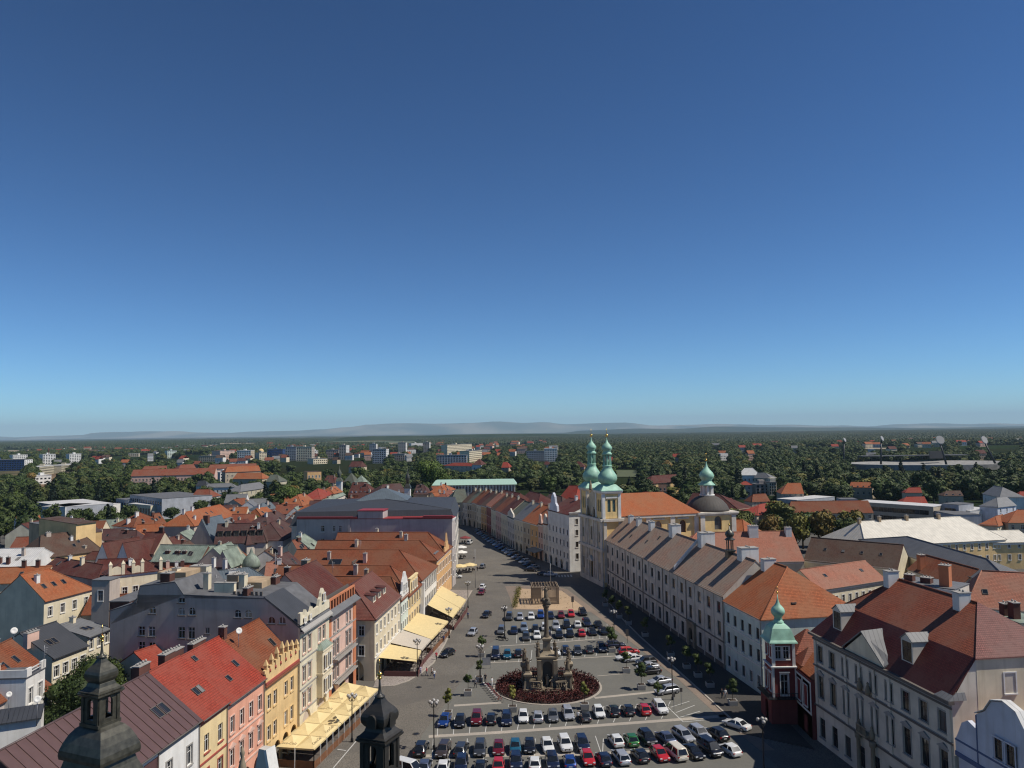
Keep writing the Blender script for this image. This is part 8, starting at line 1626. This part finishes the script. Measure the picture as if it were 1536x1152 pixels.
# ================================================================ trees
random.seed(5)
bigs = []
def T_(px, py, s, k, lab, zs=1.0, g='single trees'): p = G(px, py); tree(p.x, p.y, s, k, lab, g, zs=zs)
p = AT(651, 735, 545); tree(p.x, p.y, 2.9, 9, 'huge round bright green tree in the middle, behind the bank roof', 'single trees', zs=.95)
p = AT(437, 735, 430); tree(p.x, p.y, 1.9, 9, 'bright green tree left of the yellow building', 'single trees')
p = AT(418, 738, 420); tree(p.x, p.y, 1.5, 2, 'darker tall tree beside the bright green one', 'single trees')
p = AT(400, 757, 340); tree(p.x-3, p.y, 1.3, 5, 'green tree at the park edge above the orange roofs', 'single trees')
for i, (px, py, s, k) in enumerate(((100, 1040, .95, 1), (132, 1035, 1.05, 6), (172, 1020, .9, 1))):
    p = AT(px, py, 112+i*4); tree(p.x, p.y, s*1.28, 7 if k == 1 else 8, ['leftmost courtyard tree behind the dark turret', 'middle courtyard tree right behind the dark turret', 'courtyard tree right of the turret, next to the long grey wall'][i], 'courtyard trees behind the turret', zs=1.05)
p = AT(1285, 806, 290); tree(p.x, p.y, 1.35, 1, 'big dark green tree left of the cream sheet roof', 'single trees'); p = AT(1268, 806, 296); tree(p.x, p.y, 1.25, 6, 'second big dark green tree, touching the first, at the brown roof', 'single trees')
p = AT(1092, 800, 330); 
# belts of individual trees: (label, group, picture x range, distance range, spacing, crown choices, count)
belts = [('tree of the dense park belt at the left edge beyond the old town', 'trees of the left park', -20, 200, 345, 560, (0, 1, 2, 6, 0, 4, 2), 66, 1.35),
         ('tree of the park belt around the white flat-roofed school', 'trees around the school', 150, 420, 420, 640, (0, 1, 2, 6, 4, 1), 50, 1.3),
         ('tree of the wooded strip behind the bank and the colonnade', 'trees behind the bank', 480, 860, 530, 700, (0, 1, 2, 6, 5), 52, 1.35),
         ('yellowing tree of the row behind the long college wings', 'yellowing trees behind the college', 1098, 1300, 300, 362, (3, 3, 5, 3, 3), 36, 1.6),
         ('tree of the wood directly right of the church', 'trees right of the church', 930, 1110, 420, 640, (0, 1, 2, 6, 4), 40, 1.3),
         ('tree of the wood on the right side before the stadium', 'trees before the stadium', 1110, 1560, 480, 700, (0, 1, 2, 6, 0, 4), 62, 1.4)]
placed = []
for lab, grp, x0, x1, d0, d1, ks, cnt, sz in belts:
    n_ = 0; t_ = 0
    while n_ < cnt and t_ < 9000:
        t_ += 1; D = math.sqrt(random.uniform(d0*d0, d1*d1)); px = random.uniform(x0, x1); x = (px-768)/FPX*D
        s = sz*random.uniform(.75, 1.15)
        if not clear(x, D, 5*s*.7) or hides(x, D, 10.5*s): continue
        if any((x-a)**2+(D-b)**2 < (3.6*(s+q))**2 for a, b, q in placed): continue
        placed.append((x, D, s)); k_ = random.choice(ks); sz_ = 'large' if s > sz*1.03 else ('small' if s < sz*.85 else 'medium')
        tree(x, D, s, k_, '%s %s tree %s%s' % (sz_, {0: 'rounded green', 1: 'broad green', 2: 'tall green', 3: 'yellowing', 4: 'dark pointed conifer', 5: 'bright green', 6: 'dense green'}[k_], 'in front, ' if D < d0+(d1-d0)*.3 else 'behind, ' if D > d0+(d1-d0)*.72 else '', where(x, D)), grp, zs=random.uniform(.8, 1.15)); n_ += 1
    print('belt', grp, n_, t_)
# forest as stuff: points + geometry nodes, using the crowns of the trees above
def forest(name, pts, label, srcs, smin, smax, sub=1):
    me = bpy.data.meshes.new(name); me.from_pydata(pts, [], []); o = bpy.data.objects.new(name, me); C.objects.link(o); tag(o, label, 'forest', kind='stuff')
    ng = bpy.data.node_groups.new(name, 'GeometryNodeTree'); ng.interface.new_socket('Geometry', in_out='INPUT', socket_type='NodeSocketGeometry'); ng.interface.new_socket('Geometry', in_out='OUTPUT', socket_type='NodeSocketGeometry')
    gi = ng.nodes.new('NodeGroupInput'); go = ng.nodes.new('NodeGroupOutput'); ip = ng.nodes.new('GeometryNodeInstanceOnPoints'); jn = ng.nodes.new('GeometryNodeJoinGeometry')
    for s in srcs:
        q = ng.nodes.new('GeometryNodeObjectInfo'); q.inputs['Object'].default_value = s; q.inputs['As Instance'].default_value = True; q.transform_space = 'ORIGINAL'; ng.links.new(q.outputs['Geometry'], jn.inputs[0])
    ip.inputs['Pick Instance'].default_value = True
    rv = ng.nodes.new('FunctionNodeRandomValue'); rv.data_type = 'INT'; rv.inputs[4].default_value = 0; rv.inputs[5].default_value = len(srcs)-1
    rs = ng.nodes.new('FunctionNodeRandomValue'); rs.data_type = 'FLOAT_VECTOR'; rs.inputs[0].default_value = (smin, smin, smin*.62); rs.inputs[1].default_value = (smax, smax, smax*.8)
    rr = ng.nodes.new('FunctionNodeRandomValue'); rr.data_type = 'FLOAT_VECTOR'; rr.inputs[1].default_value = (0, 0, 6.28)
    ng.links.new(gi.outputs[0], ip.inputs['Points']); ng.links.new(jn.outputs[0], ip.inputs['Instance']); ng.links.new(rv.outputs[2], ip.inputs['Instance Index']); ng.links.new(rs.outputs[0], ip.inputs['Scale']); ng.links.new(rr.outputs[0], ip.inputs['Rotation']); ng.links.new(ip.outputs[0], go.inputs[0])
    md = o.modifiers.new('planting', 'NODES'); md.node_group = ng; return o
def lowcrown(name, mat, seed, n=260, leaf=1.3):
    return crown_mesh(name, mat, seed, 4.8, 8.5, n, leaf)
def clump(name, mats, seed, n, ext):
    rnd = random.Random(seed); mb = MB()
    for i in range(n):
        cx, cy = rnd.uniform(-ext, ext), rnd.uniform(-ext, ext); r = rnd.uniform(4.0, 6.5); h = rnd.uniform(10, 16); m = rnd.randrange(len(mats)); rows = []
        for j in range(5):
            th = math.pi*.5*j/4; rows.append([(cx+r*math.cos(th)*math.cos(a)*rnd.uniform(.85, 1.15), cy+r*math.cos(th)*math.sin(a)*rnd.uniform(.85, 1.15), h*.45+h*.55*math.sin(th)*rnd.uniform(.92, 1.06)) for a in [6.283*k/8 for k in range(8)]])
        mb.grid([[(p[0], p[1], 0) for p in rows[0]]]+rows, m, False)
    return mb.mesh(name, mats)
if True:
    low = []
    src = [o for o in CROWNS]
    srcs = []
    for q, (dx_, dy_, k_) in enumerate(((0, 0, 0), (14, 5, 1), (-15, 6, 2), (28, 12, 3), (-30, 14, 4))):
        r = empty('tree', (60+dx_*1.3, 742+dy_, 0)); tag(r, '%s tree of the wood just beyond the tall bright green one' % ['broad', 'flat-topped', 'tall', 'fresh green', 'yellowish'][q], 'tree', 'trees behind the colonnade'); ob('trunk', TR, r, (0, 0, 0), 0, (1.6, 1.6, 1.6)); srcs.append(ob('crown', CF[k_], r, (0, 0, 3), 0, (1.6, 1.6, 1.6)))
    srcs = [srcs[0], srcs[1], srcs[2], srcs[0], srcs[1], srcs[3], srcs[4]][:]
    # mid-distance wood
    def dens(x, D):      # fields and towns leave gaps
        v = noise.noise(Vector((x*.0022, D*.0014, 3.1)))+.5*noise.noise(Vector((x*.007, D*.005, 9.0))); a = x/D
        th = -.5 if a > .02 else (-.12 if D > 1150 else -.6)
        if D > 1700 and a < .02: th = .05 if D < 2600 else -.2
        return v > th
    pts = []; n_ = 0
    random.seed(77)
    grid_c = {}
    for it in range(120000):
        D = math.sqrt(random.uniform(500**2, 2300**2)); x = D*random.uniform(-.70, .70); a = x/D
        if D < 700 and (-.62 < a < -.32 and D < 560 or -.28 < a < -.1 and D < 520 or -.1 < a < .08 and D < 640): continue
        if not dens(x, D): continue
        py_ = 650.5-.013*(pxof(x, D)-768)+EYE*FPX/D
        if any(a_ < pxof(x, D) < b_ and c_ < py_ < d_ for a_, b_, c_, d_ in FIELD): continue
        key = (int(x/8.2), int(D/9.0))
        if key in grid_c: continue
        if D < 1500 and not clear(x, D, 6): continue
        if D < 1900 and hides(x, D, 17): continue
        if D < 720 and any((x-p_)**2+(D-q_)**2 < 36 for p_, q_, _ in placed): continue
        grid_c[key] = 1; pts.append((x, D, 1.0))
    print('forest pts', len(pts))
    forest('wood', pts, 'broadleaf wood stretching behind the town with roofs and towers showing through', srcs, .95, 1.95)
    cm = [foliage('far_wood_leaf', (.046, .064, .024), (.028, .046, .017), (.075, .075, .027))]
    cl = []
    for s in range(3):
        o = ob('forest_clump', clump('forest_clump', cm, 40+s, 44, 45), None, (-900+s*90, 2420, 0)); tag(o, 'group of trees in the far wood, patch at the left horizon', 'forest', kind='stuff'); cl.append(o)
    pts = []
    for it in range(26000):
        D = math.sqrt(random.uniform(2200**2, 9000**2)); x = D*random.uniform(-.70, .70); a = x/D
        v = noise.noise(Vector((x*.0009, D*.0004, 5.0)))+.4*noise.noise(Vector((x*.003, D*.0012, 1.0)))
        th = -.35 if a > .05 else (.10 if D < 4200 else -.5)
        if D > 4500 and a > .05: th -= .2
        if v < th or hides(x, D, 16): continue
        py_ = 650.5-.013*(pxof(x, D)-768)+EYE*FPX/D
        if any(a_-3 < pxof(x, D) < b_+3 and c_ < py_ < d_ for a_, b_, c_, d_ in FIELD): continue
        pts.append((x, D, 0))
    print('far pts', len(pts)); forest('far_wood', pts, 'far dark forest belt along the horizon', cl, 1.0, 1.35)
# ================================================================ far hills
def ridge(name, D, prof, thick, m, seed, amp):
    """real hill range: crest given by picture points at distance D"""
    mb = MB(); rows = []; N = 160; xs = [prof[0][0]+(prof[-1][0]-prof[0][0])*i/N for i in range(N+1)]
    for j in range(9):
        t = -1+j/4; f = math.exp(-2.2*t*t)-math.exp(-2.2) ; f /= (1-math.exp(-2.2)); r = []
        for px in xs:
            for (xa, ya), (xb, yb) in zip(prof[:-1], prof[1:]):
                if xa <= px <= xb: y = ya+(yb-ya)*(.5-.5*math.cos(math.pi*(px-xa)/(xb-xa))); break
            a = AT(px, y, D); h = max(0, a.z)*f; h += amp*f*noise.noise(Vector((a.x*.0006, t*2, seed)))*(1 if t else .35)
            r.append((a.x*(1+t*thick/D), D+t*thick, max(-5, h-2)))
        rows.append(r)
    mb.grid(rows, 0, True, closed=False); o = mb.build(name, m); o['kind'] = 'structure'
def hillmat(name, c1, c2, sc):
    m, n, b = nodes(name); tc = mk(n, 'ShaderNodeTexCoord'); mp = mk(n, 'ShaderNodeMapping'); mp.inputs['Scale'].default_value = (sc, sc*.5, sc*2); n.links.new(tc.outputs['Object'], mp.inputs[0]); n1 = mk(n, 'ShaderNodeTexNoise', Scale=1.0, Detail=7.0); n.links.new(mp.outputs[0], n1.inputs[0])
    n.links.new(ramp(n, n1.outputs[0], [(.45, c1), (.62, c2)]), b.inputs['Base Color']); b.inputs['Roughness'].default_value = 1; b.inputs['Specular IOR Level'].default_value = 0; return m
ridge('far_hills', 34000, [(-300, 660), (0, 656.5), (80, 654), (125, 651.5), (142, 648.6), (230, 647), (300, 649), (380, 648), (440, 646), (480, 644), (520, 640.5), (560, 636.5), (583, 634.8), (680, 635.5), (700, 634.5), (745, 632.5), (790, 634), (812, 632.8), (850, 636), (930, 633.5), (985, 638), (1060, 636.5), (1180, 637), (1240, 638.5), (1300, 639), (1350, 636), (1390, 635), (1440, 636), (1500, 635), (1700, 634)], 5000, hillmat('far_hill_ground', (.05, .075, .04), (.22, .20, .13), .00045), 1, 120)
ridge('middle_hills', 17000, [(-300, 668), (300, 660), (500, 655), (830, 650), (880, 645.5), (960, 643), (1010, 643), (1080, 639.5), (1150, 640.5), (1260, 641), (1340, 641.5), (1420, 641), (1700, 638)], 3000, hillmat('middle_hill_wood', (.022, .036, .022), (.05, .06, .03), .0008), 4, 25)
ridge('wooded_ridge', 6200, [(330, 664), (420, 659), (500, 658.5), (525, 655.5), (560, 654), (640, 653.5), (690, 651.5), (760, 650.5), (860, 650.5), (950, 651), (1100, 649.5)], 900, hillmat('ridge_wood', (.020, .034, .014), (.035, .048, .02), .004), 7, 12)
# ================================================================ haze
hz = MB(); hz.box(-45000, 45000, -300, 52000, -1.2, 900); o = hz.build('haze', None) if False else None
me = hz.mesh('haze', []) ; o = ob('haze', me); o['kind'] = 'stuff'
hm = bpy.data.materials.new('haze_air'); hm.use_nodes = True; n = hm.node_tree; n.nodes.clear(); pv = n.nodes.new('ShaderNodeVolumePrincipled'); om = n.nodes.new('ShaderNodeOutputMaterial')
pv.inputs['Color'].default_value = (.61, .83, 1.0, 1); pv.inputs['Density'].default_value = 3.4e-5; pv.inputs['Anisotropy'].default_value = 0.0; n.links.new(pv.outputs[0], om.inputs['Volume']); me.materials.append(hm)
